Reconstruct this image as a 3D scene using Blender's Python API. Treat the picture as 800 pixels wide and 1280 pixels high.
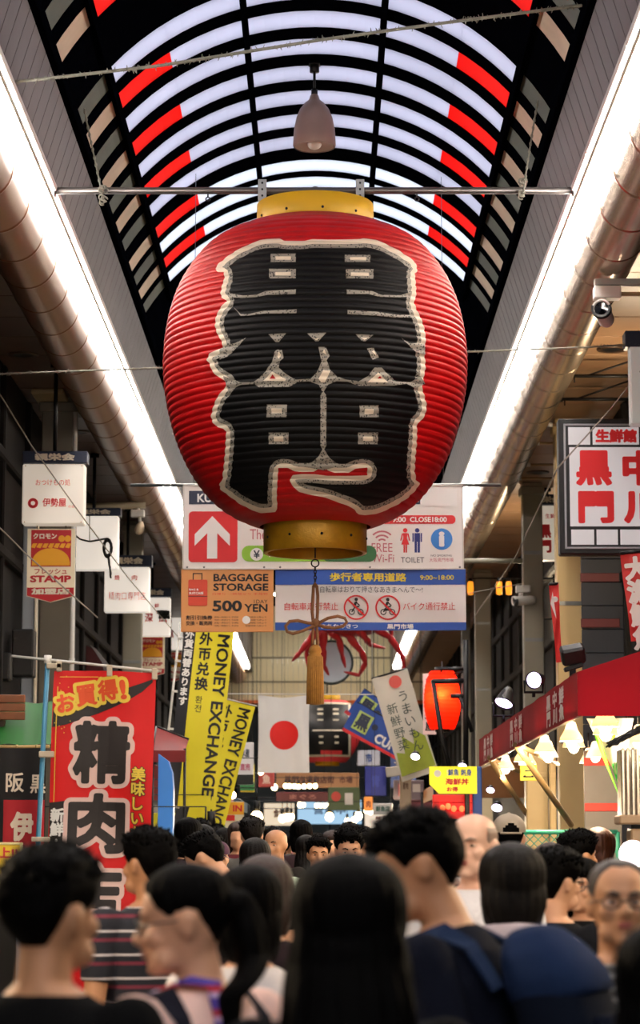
import bpy, bmesh, math, random
import numpy as np
from mathutils import Vector, Matrix, Euler
PI = math.pi
random.seed(7); rng = np.random.default_rng(7)
SC = bpy.context.scene
COL = SC.collection
for o in list(bpy.data.objects):
    bpy.data.objects.remove(o)

# ------------------------------------------------------------------ camera
CAM_H = 1.60
PITCH = math.atan((1058 - 640) / 3022.2)
YAW = 5 / 3022.2
cam_data = bpy.data.cameras.new('camera')
cam = bpy.data.objects.new('camera', cam_data); COL.objects.link(cam)
cam_data.sensor_fit = 'VERTICAL'; cam_data.sensor_height = 36.0; cam_data.sensor_width = 24.0
cam_data.lens = 85.0
cam.location = (0, 0, CAM_H)
cam.rotation_euler = (PI / 2 + PITCH, 0, YAW)
cam_data.clip_end = 400
cam_data.dof.use_dof = True
cam_data.dof.focus_distance = 17.6
cam_data.dof.aperture_fstop = 4.2
SC.camera = cam

# ------------------------------------------------------------------ world, exposure
w = bpy.data.worlds.new('sky'); SC.world = w; w.use_nodes = True
bg = w.node_tree.nodes['Background']
bg.inputs['Color'].default_value = (0.84, 0.90, 1.0, 1)
bg.inputs['Strength'].default_value = 1.75
SC.view_settings.view_transform = 'Standard'
SC.view_settings.look = 'None'
SC.view_settings.gamma = 1.0
SC.view_settings.use_curve_mapping = False
SC.view_settings.exposure = 0.12
TUBE = 56.0          # emission of the fluorescent tubes
LAMP = 1.0           # factor on all shop lamps

# ------------------------------------------------------------------ helpers
_R = cam.rotation_euler.to_matrix()
_F = 3022.2
def P(px, py, Y):
    """point at street distance Y seen along the line of photo pixel (px, py)"""
    d = _R @ Vector(((px - 400) / _F, (640 - py) / _F, -1.0))
    t = Y / d.y
    return Vector((d.x * t, Y, CAM_H + d.z * t))
def ray(px, py):
    return _R @ Vector(((px - 400) / _F, (640 - py) / _F, -1.0))
def M_PX(Y):            # metres per photo pixel at distance Y
    return Y * 1.012 / _F

def lin(c):
    if isinstance(c, str):
        c = c.lstrip('#'); c = [int(c[i:i + 2], 16) / 255 for i in (0, 2, 4)]
    return [x / 12.92 if x <= 0.04045 else ((x + 0.055) / 1.055) ** 2.4 for x in c]

MATS = {}
def mat(name, color='#808080', rough=0.6, metal=0.0, noise=0.12, scale=6.0, bump=0.0, bscale=60.0,
        emit=0.0, ecolor=None, translucent=0.0, spec=0.5, color2=None, sheen=0.0):
    if name in MATS: return MATS[name]
    m = bpy.data.materials.new(name); m.use_nodes = True
    nt = m.node_tree; N = nt.nodes; L = nt.links
    b = N['Principled BSDF']
    c = lin(color)
    b.inputs['Roughness'].default_value = rough
    b.inputs['Metallic'].default_value = metal
    b.inputs['Specular IOR Level'].default_value = spec
    if sheen: b.inputs['Sheen Weight'].default_value = sheen
    tc = N.new('ShaderNodeTexCoord')
    if noise > 0:
        t = N.new('ShaderNodeTexNoise'); t.inputs['Scale'].default_value = scale; t.inputs['Detail'].default_value = 4
        L.new(tc.outputs['Object'], t.inputs['Vector'])
        mx = N.new('ShaderNodeMix'); mx.data_type = 'RGBA'
        c2 = lin(color2) if color2 else [x * (1 - noise * 1.6) for x in c]
        c1 = c if color2 else [min(1, x * (1 + noise * 0.5)) for x in c]
        mx.inputs[6].default_value = (*c1, 1); mx.inputs[7].default_value = (*c2, 1)
        L.new(t.outputs['Fac'], mx.inputs[0]); L.new(mx.outputs[2], b.inputs['Base Color'])
        colsock = mx.outputs[2]
    else:
        b.inputs['Base Color'].default_value = (*c, 1); colsock = None
    if bump > 0:
        t2 = N.new('ShaderNodeTexNoise'); t2.inputs['Scale'].default_value = bscale; t2.inputs['Detail'].default_value = 3
        L.new(tc.outputs['Object'], t2.inputs['Vector'])
        bp = N.new('ShaderNodeBump'); bp.inputs['Strength'].default_value = bump; bp.inputs['Distance'].default_value = 0.01
        L.new(t2.outputs['Fac'], bp.inputs['Height']); L.new(bp.outputs['Normal'], b.inputs['Normal'])
    if emit > 0:
        b.inputs['Emission Color'].default_value = (*lin(ecolor or color), 1)
        b.inputs['Emission Strength'].default_value = emit
    if translucent > 0:
        tr = N.new('ShaderNodeBsdfTranslucent'); ms = N.new('ShaderNodeMixShader')
        ms.inputs[0].default_value = translucent
        if colsock: L.new(colsock, tr.inputs['Color'])
        else: tr.inputs['Color'].default_value = (*c, 1)
        out = N['Material Output']
        L.new(b.outputs[0], ms.inputs[1]); L.new(tr.outputs[0], ms.inputs[2]); L.new(ms.outputs[0], out.inputs[0])
    MATS[name] = m
    return m

def tag(o, label=None, cat=None, group=None, kind=None):
    if label: o['label'] = label
    if cat: o['category'] = cat
    if group: o['group'] = group
    if kind: o['kind'] = kind
    return o

def thing(name, label, cat, loc=(0, 0, 0), rot=(0, 0, 0), group=None, scale=1.0):
    o = bpy.data.objects.new(name, None); COL.objects.link(o)
    o.empty_display_size = 0.1
    o.location = loc; o.rotation_euler = rot if hasattr(rot, '__len__') else (0, 0, rot)
    o.scale = (scale,) * 3
    return tag(o, label, cat, group)

def kids(o):
    return list(o.children)

def dup(root, loc, rot=None, label=None, group=None):
    r = root.copy(); COL.objects.link(r); r.location = loc
    if rot is not None: r.rotation_euler = rot
    if label: r['label'] = label
    if group: r['group'] = group
    for ch in kids(root):
        c = ch.copy(); COL.objects.link(c); c.parent = r
        for g in kids(ch):
            d = g.copy(); COL.objects.link(d); d.parent = c
    return r

class MB:
    """collects simple shapes, builds ONE mesh object"""
    def __init__(s): s.v = []; s.f = []; s.m = []; s.sm = []
    def add(s, verts, faces, mi=0, smooth=False, M=None):
        b = len(s.v)
        if M is not None: verts = [M @ Vector(v) for v in verts]
        s.v.extend([tuple(v) for v in verts])
        for f in faces:
            s.f.append([b + i for i in f]); s.m.append(mi); s.sm.append(smooth)
        return s
    def box(s, c, size, b=None, mi=0, rot=None):
        hx, hy, hz = [x / 2 for x in size]
        if b is None: b = min(hx, hy, hz) * 0.15
        V = []; idx = {}
        for sx in (-1, 1):
            for sy in (-1, 1):
                for sz in (-1, 1):
                    for a in range(3):
                        p = [sx * (hx - (a != 0) * b), sy * (hy - (a != 1) * b), sz * (hz - (a != 2) * b)]
                        idx[(sx, sy, sz, a)] = len(V); V.append(p)
        F = []
        for a in range(3):
            for sg in (-1, 1):
                o1, o2 = [q for q in range(3) if q != a]
                ring = []
                for (u, w_) in ((-1, -1), (1, -1), (1, 1), (-1, 1)):
                    k = [0, 0, 0]; k[a] = sg; k[o1] = u; k[o2] = w_
                    ring.append(idx[(*k, a)])
                F.append(ring if (sg > 0) == (a != 1) else ring[::-1])
            o1, o2 = [q for q in range(3) if q != a]
            for u in (-1, 1):
                for w_ in (-1, 1):
                    k = [0, 0, 0]; k[o1] = u; k[o2] = w_
                    k0 = list(k); k0[a] = -1; k1 = list(k); k1[a] = 1
                    F.append([idx[(*k0, o1)], idx[(*k1, o1)], idx[(*k1, o2)], idx[(*k0, o2)]])
        for sx in (-1, 1):
            for sy in (-1, 1):
                for sz in (-1, 1):
                    F.append([idx[(sx, sy, sz, a)] for a in range(3)])
        M = Matrix.Translation(Vector(c))
        if rot is not None: M = M @ Euler(rot).to_matrix().to_4x4()
        return s.add(V, F, mi, False, M)
    def tube(s, pts, r, seg=10, mi=0, closed=False, caps=True):
        pts = [Vector(p) for p in pts]; n = len(pts)
        rs = r if hasattr(r, '__len__') else [r] * n
        V = []; F = []
        up = None
        for i, p in enumerate(pts):
            if closed: t = pts[(i + 1) % n] - pts[i - 1]
            else: t = pts[min(i + 1, n - 1)] - pts[max(i - 1, 0)]
            t.normalize()
            if up is None:
                up = Vector((0, 0, 1)) if abs(t.z) < 0.9 else Vector((0, 1, 0))
            a = t.cross(up)
            if a.length < 1e-6: a = t.cross(Vector((1, 0, 0)))
            a.normalize(); bb = a.cross(t).normalized(); up = bb
            for k in range(seg):
                th = 2 * PI * k / seg
                V.append(p + (a * math.cos(th) + bb * math.sin(th)) * rs[i])
        for i in range(n if closed else n - 1):
            j = (i + 1) % n
            for k in range(seg):
                k2 = (k + 1) % seg
                F.append([i * seg + k, i * seg + k2, j * seg + k2, j * seg + k])
        if caps and not closed:
            F.append(list(range(seg))[::-1]); F.append([(n - 1) * seg + k for k in range(seg)])
        return s.add(V, F, mi, True)
    def lathe(s, prof, seg=32, mi=0, M=None, smooth=True, a0=0, a1=2 * PI):
        full = abs(a1 - a0 - 2 * PI) < 1e-6
        V = []; F = []; ns = seg if full else seg + 1
        for (r, z) in prof:
            for k in range(ns):
                th = a0 + (a1 - a0) * k / seg
                V.append((r * math.sin(th), -r * math.cos(th), z))
        for i in range(len(prof) - 1):
            for k in range(seg):
                k2 = (k + 1) % ns
                F.append([i * ns + k, i * ns + k2, (i + 1) * ns + k2, (i + 1) * ns + k])
        return s.add(V, F, mi, smooth, M)
    def ell(s, c, r, mi=0, nu=14, nv=9, M=None):
        V = []; F = []
        for i in range(nv + 1):
            ph = PI * i / nv
            for k in range(nu):
                th = 2 * PI * k / nu
                V.append((c[0] + r[0] * math.sin(ph) * math.cos(th), c[1] + r[1] * math.sin(ph) * math.sin(th), c[2] + r[2] * math.cos(ph)))
        for i in range(nv):
            for k in range(nu):
                k2 = (k + 1) % nu
                F.append([i * nu + k, i * nu + k2, (i + 1) * nu + k2, (i + 1) * nu + k])
        return s.add(V, F, mi, True, M)
    def prism(s, poly, y0, y1, mi=0):
        """polygon in XZ extruded along Y"""
        n = len(poly)
        V = [(x, y0, z) for x, z in poly] + [(x, y1, z) for x, z in poly]
        F = [list(range(n)), list(range(n, 2 * n))[::-1]]
        for i in range(n):
            j = (i + 1) % n; F.append([i, n + i, n + j, j])
        return s.add(V, F, mi)
    def sheet(s, fn, nu, nv, mi=0, smooth=True):
        V = [fn(i / nu, j / nv) for j in range(nv + 1) for i in range(nu + 1)]
        F = [[j * (nu + 1) + i, j * (nu + 1) + i + 1, (j + 1) * (nu + 1) + i + 1, (j + 1) * (nu + 1) + i] for j in range(nv) for i in range(nu)]
        return s.add(V, F, mi, smooth)
    def build(s, name, mats, parent=None, recenter=False, fix=False):
        if not isinstance(mats, (list, tuple)): mats = [mats]
        V = s.v; off = None
        if recenter and parent is None:
            A = np.array(V); off = ((A[:, 0].min() + A[:, 0].max()) / 2, (A[:, 1].min() + A[:, 1].max()) / 2, A[:, 2].min())
            V = (A - off).tolist()
        me = bpy.data.meshes.new(name)
        me.from_pydata(V, [], s.f)
        for m in mats: me.materials.append(m)
        me.polygons.foreach_set('material_index', s.m)
        me.polygons.foreach_set('use_smooth', s.sm)
        if fix:
            bm = bmesh.new(); bm.from_mesh(me); bmesh.ops.recalc_face_normals(bm, faces=bm.faces[:]); bm.to_mesh(me); bm.free()
        me.update()
        o = bpy.data.objects.new(name, me); COL.objects.link(o)
        if off: o.location = off
        if parent: o.parent = parent
        return o

def solo(mb, name, mats, label, cat, group=None, fix=False):
    o = mb.build(name, mats, None, recenter=True, fix=fix)
    return tag(o, label, cat, group)
def struct(mb, name, mats):
    o = mb.build(name, mats, None); o['kind'] = 'structure'; return o

# ---- writing: glyph meshes made from the built-in font
_G = {}
def _flat(s):
    if s in _G: return _G[s]
    c = bpy.data.curves.new('t', 'FONT'); c.body = s; c.resolution_u = 3
    o = bpy.data.objects.new('t', c); COL.objects.link(o)
    dg = bpy.context.evaluated_depsgraph_get(); oe = o.evaluated_get(dg); m = oe.to_mesh()
    V = np.array([v.co[:2] for v in m.vertices]).reshape(-1, 2); F = [list(p.vertices) for p in m.polygons]
    oe.to_mesh_clear(); bpy.data.objects.remove(o); bpy.data.curves.remove(c)
    _G[s] = (V, F); return _G[s]
def fill2d(polys):
    """closed outlines (with holes) -> filled flat bmesh"""
    c = bpy.data.curves.new('t', 'CURVE'); c.dimensions = '2D'; c.fill_mode = 'BOTH'
    for p in polys:
        q = c.splines.new('POLY'); q.points.add(len(p) - 1); q.use_cyclic_u = True
        co = np.zeros((len(p), 4)); co[:, :2] = p; co[:, 3] = 1; q.points.foreach_set('co', co.ravel())
    o = bpy.data.objects.new('t', c); COL.objects.link(o)
    dg = bpy.context.evaluated_depsgraph_get(); oe = o.evaluated_get(dg); me = oe.to_mesh()
    bm = bmesh.new(); bm.from_mesh(me); oe.to_mesh_clear(); bpy.data.objects.remove(o); bpy.data.curves.remove(c)
    return bm
def contours(A, B, grow, h):
    """outlines at distance `grow` outside the shape whose boundary segments are A-B (even-odd inside)"""
    lo = np.minimum(A.min(0), B.min(0)) - max(grow, 0) - 3 * h; hi = np.maximum(A.max(0), B.max(0)) + max(grow, 0) + 3 * h
    xs = np.arange(lo[0], hi[0] + h, h); ys = np.arange(lo[1], hi[1] + h, h)
    D = np.zeros((len(ys), len(xs)))
    T = 48; pad = abs(grow) + 3 * h
    for i0 in range(0, len(xs), T):
        xx = xs[i0:i0 + T]
        PX, PY = np.meshgrid(xx, ys); PX, PY = PX.ravel(), PY.ravel()
        near = (np.maximum(A[:, 0], B[:, 0]) > xx[0] - pad) & (np.minimum(A[:, 0], B[:, 0]) < xx[-1] + pad)
        d2 = np.full(len(PX), 1e9)
        for a, b in zip(A[near], B[near]):
            e = b - a; L2 = max(e @ e, 1e-12)
            t = np.clip(((PX - a[0]) * e[0] + (PY - a[1]) * e[1]) / L2, 0, 1)
            np.minimum(d2, (PX - a[0] - t * e[0]) ** 2 + (PY - a[1] - t * e[1]) ** 2, out=d2)
        ins = np.zeros(len(PX), bool)
        span = (np.maximum(A[:, 0], B[:, 0]) >= xx[0]) & (np.minimum(A[:, 0], B[:, 0]) <= xx[-1])
        for a, b in zip(A[span], B[span]):      # vertical ray, even-odd
            if a[0] == b[0]: continue
            c = (a[0] > PX) != (b[0] > PX)
            yi = a[1] + (PX - a[0]) / (b[0] - a[0]) * (b[1] - a[1])
            ins ^= c & (yi > PY)
        D[:, i0:i0 + T] = (np.sqrt(d2) * np.where(ins, -1, 1)).reshape(len(ys), len(xx))
    S = D - grow
    S[np.abs(S) < 1e-9] = 1e-9
    nxt = {}
    n_x = len(xs)
    neg = S < 0
    cells = np.argwhere((neg[:-1, :-1] != neg[1:, 1:]) | (neg[:-1, 1:] != neg[1:, :-1]) | (neg[:-1, :-1] != neg[:-1, 1:]))
    pts = {}
    def cut(i0, j0, i1, j1):
        k = (i0, j0, i1, j1)
        if k not in pts:
            u = S[i0, j0] / (S[i0, j0] - S[i1, j1])
            pts[k] = (xs[j0] + (xs[j1] - xs[j0]) * u, ys[i0] + (ys[i1] - ys[i0]) * u)
        return k
    for i, j in cells:
        i, j = int(i), int(j)
        c = (neg[i, j], neg[i, j + 1], neg[i + 1, j + 1], neg[i + 1, j])
        e = [cut(i, j, i, j + 1) if c[0] != c[1] else None, cut(i, j + 1, i + 1, j + 1) if c[1] != c[2] else None,
             cut(i + 1, j, i + 1, j + 1) if c[2] != c[3] else None, cut(i, j, i + 1, j) if c[3] != c[0] else None]
        for q in range(4):            # walk keeping the inside on the left
            if e[q] is not None and c[q] and not c[(q + 1) % 4]:
                r = q
                for w_ in range(1, 4):
                    r = (q - w_) % 4
                    if e[r] is not None and not c[r] and c[(r + 1) % 4]: break
                nxt[e[q]] = e[r]
    out = []
    while nxt:
        k0, k = next(iter(nxt)), None
        loop = [k0]; k = nxt.pop(k0)
        while k != k0 and k in nxt: loop.append(k); k = nxt.pop(k)
        if len(loop) > 5: out.append(np.array([pts[q] for q in loop]))
    return out
def poly_segs(polys):
    A = np.concatenate([np.array(p, float) for p in polys]); B = np.concatenate([np.roll(np.array(p, float), -1, 0) for p in polys]); return A, B
_GB = {}
def glyphs(s, bold=0.0):
    """flat mesh of the text; a bold one is grown outwards evenly"""
    V, F = _flat(s)
    if bold <= 0.012 or len(V) == 0: return V, F
    k = (s, bold)
    if k in _GB: return _GB[k]
    cnt = {}
    for f in F:
        for i in range(len(f)):
            a, b = f[i], f[(i + 1) % len(f)]
            # corners are shared by position, not by index
            ka, kb = tuple(np.round(V[a], 5)), tuple(np.round(V[b], 5)); e = (ka, kb) if ka < kb else (kb, ka); cnt[e] = cnt.get(e, 0) + 1
    ed = [e for e, c in cnt.items() if c == 1]
    A = np.array([e[0] for e in ed]); B = np.array([e[1] for e in ed])
    bm = fill2d(contours(A, B, bold, 1 / 52))
    bm.verts.index_update()
    _GB[k] = (np.array([v.co[:2] for v in bm.verts]), [[v.index for v in f.verts] for f in bm.faces]); bm.free()
    return _GB[k]
class TX:
    """writing in the XZ plane, facing -Y"""
    def __init__(s): s.v = []; s.f = []
    def _put(s, V, F):
        b = len(s.v); s.v.extend(V.tolist()); s.f.extend([[b + i for i in f] for f in F])
    def line(s, t, cx, cz, w=None, h=None, bold=0.0, rot=0.0, shear=0.0):
        V, F = glyphs(t, bold)
        if len(V) == 0: return s
        lo, hi = V.min(0), V.max(0); sz = hi - lo
        U = V - (lo + hi) / 2
        kx = w / sz[0] if w else None; ky = h / sz[1] if h else None
        if kx is None: kx = ky
        if ky is None: ky = kx
        U = U * (kx, ky)
        if shear: U[:, 0] += U[:, 1] * shear
        if rot:
            c, n = math.cos(rot), math.sin(rot); U = U @ np.array([[c, n], [-n, c]])
        s._put(U + (cx, cz), F); return s
    def column(s, t, cx, ztop, size, bold=0.0, pitch=1.05, wid=1.0, fit=False, rot=0.0):
        z = ztop
        for ch in t:
            V, F = glyphs(ch, bold)
            if len(V):
                lo, hi = V.min(0), V.max(0)
                if fit: U = (V - (lo + hi) / 2) / (hi - lo) * (size * wid, size)
                else: U = (V - ((lo[0] + hi[0]) / 2, 0.37)) * (size * wid, size)
                s._put(U + (cx, z - size / 2), F)
            z -= size * pitch
        return s
    def poly(s, pts):
        b = len(s.v); s.v.extend([list(p) for p in pts]); s.f.append(list(range(b, b + len(pts)))); return s
    def rect(s, cx, cz, w, h): return s.poly([(cx - w/2, cz - h/2), (cx + w/2, cz - h/2), (cx + w/2, cz + h/2), (cx - w/2, cz + h/2)])
    def disc(s, cx, cz, r, n=40): return s.poly([(cx + r*math.cos(2*PI*i/n), cz + r*math.sin(2*PI*i/n)) for i in range(n)])
    def ring(s, cx, cz, r0, r1, n=40, a0=0.0, a1=2*PI):
        b = len(s.v)
        for i in range(n + 1):
            a = a0 + (a1-a0)*i/n
            s.v.append([cx + r0*math.cos(a), cz + r0*math.sin(a)]); s.v.append([cx + r1*math.cos(a), cz + r1*math.sin(a)])
        for i in range(n): s.f.append([b+2*i, b+2*i+1, b+2*i+3, b+2*i+2])
        return s
    def seg(s, x0, z0, x1, z1, wd):
        d = math.hypot(x1-x0, z1-z0); nx, nz = -(z1-z0)/d*wd/2, (x1-x0)/d*wd/2
        return s.poly([(x0+nx, z0+nz), (x0-nx, z0-nz), (x1-nx, z1-nz), (x1+nx, z1+nz)])
    def rrect(s, cx, cz, w, h, r, n=8):
        pts = []
        for (sx, sz, a) in ((1, 1, 0), (-1, 1, PI/2), (-1, -1, PI), (1, -1, 1.5*PI)):
            for i in range(n+1):
                t = a + PI/2*i/n; pts.append((cx + sx*(w/2-r) + r*math.cos(t), cz + sz*(h/2-r) + r*math.sin(t)))
        return s.poly(pts)
    def build(s, name, m, parent, y=-0.004, warp=None):
        me = bpy.data.meshes.new(name)
        me.from_pydata([(p[0], y, p[1]) for p in s.v], [], s.f); me.materials.append(m)
        if warp:                       # cut finely so that print follows the folds of the cloth
            bm = bmesh.new(); bm.from_mesh(me); A = np.array(s.v); lo, hi = A.min(0), A.max(0)
            for ax, q in ((0, 0), (2, 1)):
                st = .05 if hi[q] - lo[q] < 3 else .1; k = math.floor(lo[q] / st) * st + st
                while k < hi[q]:
                    co = [0, 0, 0]; co[ax] = k; no = [0, 0, 0]; no[ax] = 1
                    bmesh.ops.bisect_plane(bm, geom=bm.verts[:] + bm.edges[:] + bm.faces[:], plane_co=co, plane_no=no); k += st
            for v in bm.verts: v.co = warp(v.co.x, v.co.z, v.co.y)
            bm.to_mesh(me); bm.free()
        me.update()
        o = bpy.data.objects.new(name, me); COL.objects.link(o); o.parent = parent
        return o

# ------------------------------------------------------------------ shared materials
DARK = mat('black_paint', '#0b0c10', 0.5, 0, 0.2)
NAVY = mat('navy_board', '#10182a', 0.5, 0, 0.1)
WHITE = mat('white_panel', '#efece6', 0.45, 0, 0.04)
CREAM = mat('cream_print', '#e9dfc8', 0.6, 0, 0.05)
RED = mat('red_print', '#d01a20', 0.5, 0, 0.06)
BLACKP = mat('black_print', '#08080a', 0.5, 0, 0.0)
WHITEP = mat('white_print', '#f2f0ec', 0.6, 0, 0.03)
STEEL = mat('galvanised_steel', '#8b8d8c', 0.4, 0.8, 0.15)
DKMETAL = mat('dark_metal', '#1d1d1f', 0.45, 0.6, 0.15)
# ------------------------------------------------------------------ the arcade
# cross-section of the arcade, read at the cross bar 18 m down the street
YL = 18.0
pl, pr = P(65, 242, YL), P(720, 238, YL)
AX = (pl.x + pr.x) / 2                 # centre line of the arcade
HB = (pr.x - pl.x) / 2; ZB = (pl.z + pr.z) / 2      # lower edge of the fascia
e1 = P(157.6, 340, 22.8); e2 = P(636, 340, 22.8)
HT = (e2.x - e1.x) / 2; ZT = e1.z                   # spring line of the vault
ZA = P(397, 203, 22.8).z                            # crown of the vault
sag = ZA - ZT
RD = (HT * HT + sag * sag) / (2 * sag); ZC = ZA - RD
TH = math.asin(min(1, HT / RD))
Y0, Y1 = -9.0, 92.0
WL, WR = -3.35, 3.40
YV = 45.0                              # the vault ends here; a flat roof follows                   # the two facades

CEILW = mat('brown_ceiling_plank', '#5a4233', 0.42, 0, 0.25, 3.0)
CEILR = mat('warm_lit_ceiling_plank', '#a88462', 0.40, 0, 0.2, 3.0)  # right planks lighter and warmer, shop light put into the colour
FASC = mat('grey_fascia_panel', '#625a5a', 0.5, 0.1, 0.15, 2.0, 0.05, 30)
VAULT = mat('black_vault_frame', '#040509', 0.95, 0.0, 0.2, 4, spec=.0)
WALLD = mat('dark_facade', '#141110', 0.8, 0, 0.3, 2.5, spec=.2)
WALLG = mat('grey_facade', '#232220', 0.8, 0, 0.25, 2.5, spec=.2)
FLOOR = mat('grey_street_paving', '#6b675f', 0.55, 0, 0.2, 3)

# floor
m = MB()
for k in range(50):
    y = Y0 + k * (Y1 - Y0) / 50
    for i in range(6):
        x0 = WL - .1 + (WR - WL + .2) * i / 6; x1 = WL - .1 + (WR - WL + .2) * (i + 1) / 6
        m.box(((x0 + x1) / 2, y + 1.01, -0.05), (x1 - x0 - 0.006, 2.012, 0.1), 0.004)
m.box((0, (Y0 + Y1) / 2, -.14), (8, Y1 - Y0 + 1, .06), .01)
struct(m, 'floor', FLOOR)

# fascia boards (panel by panel) on both sides of the vault
for sd, nm in ((-1, 'left'), (1, 'right')):
    m = MB()
    n = int((YV - Y0) / 0.30)
    dx, dz = HB - HT, ZB - ZT
    for k in range(n):
        y = Y0 + 0.30 * k
        a = (AX + sd * HT, ZT); b = (AX + sd * HB, ZB)
        t = 0.03
        V = [(a[0], y + .008, a[1]), (a[0], y + .292, a[1]), (b[0], y + .292, b[1]), (b[0], y + .008, b[1])]
        V += [(x + sd * t, yy, z + 0.02) for x, yy, z in V]
        m.add(V, [[0, 1, 2, 3], [7, 6, 5, 4], [0, 4, 5, 1], [1, 5, 6, 2], [2, 6, 7, 3], [3, 7, 4, 0]])
    struct(m, 'trim_1' if sd < 0 else 'trim_2', FASC)
    # backing that keeps the loft dark behind the panel joints
    m = MB()
    m.add([(AX + sd * (HT + .05), Y0, ZT + .02), (AX + sd * (HT + .05), YV, ZT + .02), (AX + sd * (HB + .05), YV, ZB), (AX + sd * (HB + .05), Y0, ZB)], [[0, 1, 2, 3]])
    struct(m, 'trim_3' if sd < 0 else 'trim_4', DARK)

# side ceilings of planks running across
ZS = ZB + 0.02
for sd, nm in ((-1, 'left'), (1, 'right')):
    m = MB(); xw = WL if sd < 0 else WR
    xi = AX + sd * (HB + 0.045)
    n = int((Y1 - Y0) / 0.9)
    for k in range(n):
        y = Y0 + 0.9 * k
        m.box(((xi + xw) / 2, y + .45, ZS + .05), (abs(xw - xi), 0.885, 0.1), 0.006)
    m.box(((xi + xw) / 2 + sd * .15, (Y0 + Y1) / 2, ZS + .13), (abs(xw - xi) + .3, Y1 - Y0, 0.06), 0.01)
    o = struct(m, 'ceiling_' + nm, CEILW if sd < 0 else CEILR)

# the vault: dark arched bands between rows of translucent panels
def arc(t, r=0.0):
    return (AX + (RD + r) * math.sin(t), ZC + (RD + r) * math.cos(t))
def band(m, ya, yb, ta, tb, r0, r1, n, mi=0):
    V = []; F = []
    for i in range(n + 1):
        t = ta + (tb - ta) * i / n
        for rr in (r0, r1):
            x, z = arc(t, rr)
            V.append((x, ya, z)); V.append((x, yb, z))
    for i in range(n):
        a, b = 4 * i, 4 * i + 4
        F += [[a, a + 1, b + 1, b], [a + 2, b + 2, b + 3, a + 3], [a, b, b + 2, a + 2], [a + 1, a + 3, b + 3, b + 1]]
    F += [[0, 2, 3, 1], [4 * n, 4 * n + 1, 4 * n + 3, 4 * n + 2]]
    m.add(V, F, mi)
rows = []      # (y centre, red?, section)
for k, (y, red) in enumerate([(13.1, 0), (13.78, 1), (14.46, 0), (15.14, 1), (15.82, 0), (16.5, 1)]): rows.append((y, red, 1))
for k, y in enumerate([18.0, 18.66, 19.33, 20.02, 20.70, 21.38, 22.05]): rows.append((y, k % 2, 2))
for k, y in enumerate([22.86, 23.46, 24.08, 24.70]): rows.append((y, 1 - k % 2, 3))
HWID = 0.20
vault = MB()
edges = [Y0]
for (y, _, _) in rows: edges += [y - HWID, y + HWID]
edges.append(YV)
for i in range(0, len(edges), 2):
    band(vault, edges[i], edges[i + 1], -TH, TH, -0.012, 0.10, 28)
for t in (-49, -15.4, 15.4, 49):                # lengthwise purlins
    t = math.radians(t); w_ = 0.023 / RD
    band(vault, 12.5, 25.5, t - w_, t + w_, -0.07, -0.01, 1)
for sd in (-1, 1):
    x, z = AX + sd * HT, ZT
    vault.box((x, (Y0 + YV) / 2, z + .05), (0.10, YV - Y0, 0.16), 0.01)
struct(vault, 'ceiling', VAULT)
PW2 = mat('frosted_panel_dull', '#e8e6f0', 0.35, 0, 0.12, 1.2, translucent=0.85)
PW3 = mat('frosted_panel_clear', '#f6f8ff', 0.35, 0, 0.05, 1.2, translucent=0.92)
PR = mat('red_translucent_panel', '#ff2a12', 0.35, 0, 0.08, 1.2, translucent=0.9)
PT = mat('tan_opaque_panel', '#c9b194', 0.6, 0, 0.25, 3)
PG = mat('olive_opaque_panel', '#2c3620', 0.6, 0, 0.3, 3)
for sec in (1, 2, 3):
    m = MB()
    for (y, red, s_) in rows:
        if s_ != sec: continue
        ya, yb = y - HWID, y + HWID
        r = math.radians
        for a, b, mi in ((-33, 33, 0), (-49, -33, 1 if red else 0), (33, 49, 1 if red else 0)):
            band(m, ya, yb, r(a), r(b), -0.008, -0.002, 18 if a == -33 else 6, mi)
        for a, b in ((-math.degrees(TH), -49), (49, math.degrees(TH))):
            band(m, ya, yb, r(a), r(b), -0.008, 0.05, 4, 2 if red else 3)
    struct(m, 'window_%d' % sec, [PW3 if sec == 3 else PW2, PR, PT, PG])

# facades
def facade(nm, x, sd, m_):
    m = MB()
    L = Y1 - Y0
    m.box((x + sd * .1, (Y0 + Y1) / 2, ZS / 2), (0.2, L, ZS + .3), 0.02)
    for z in (2.9, 4.6, 5.6):
        m.box((x - sd * .03, (Y0 + Y1) / 2, z), (0.1, L, 0.12), 0.02)
    y = 10.0
    while y < Y1:
        m.box((x - sd * .02, y, 4.75), (0.08, 0.14, 3.6), 0.02); y += 2.1
    struct(m, nm, m_)
facade('wall_left', WL, -1, WALLD)
facade('wall_right', WR, 1, WALLG)

# cross wall of pale cladding that closes the vault far down the street
CLAD = mat('pale_ribbed_cladding', '#eadfba', 0.55, 0, 0.06, 2)
m = MB(); zb = P(400, 876, 70).z
nb = 44
for k in range(nb):
    x0 = WL + (WR - WL) * k / nb; x1 = WL + (WR - WL) * (k + 1) / nb
    m.box(((x0 + x1) / 2, 70.1, (zb + 9.2) / 2), (x1 - x0 - .006, 0.12, 9.2 - zb), 0.008)
for z in (zb + .55, zb + 1.25):
    m.box((0, 70.03, z), (WR - WL, 0.03, 0.05), 0.005, 1)
m.box((0, 70.0, zb - .04), (WR - WL, 0.3, 0.1), 0.02, 2)
struct(m, 'wall_back', [CLAD, mat('cladding_seam', '#8f8870', 0.6), mat('orange_rail', '#d9682a', 0.5)])
m = MB(); m.box((0, Y1 + .1, 4.2), (WR - WL + .4, 0.2, 8.6), 0.02)
struct(m, 'wall_end', mat('pale_end_facade', '#a9bccb', 0.6, 0, 0.3, 0.8))
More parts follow.
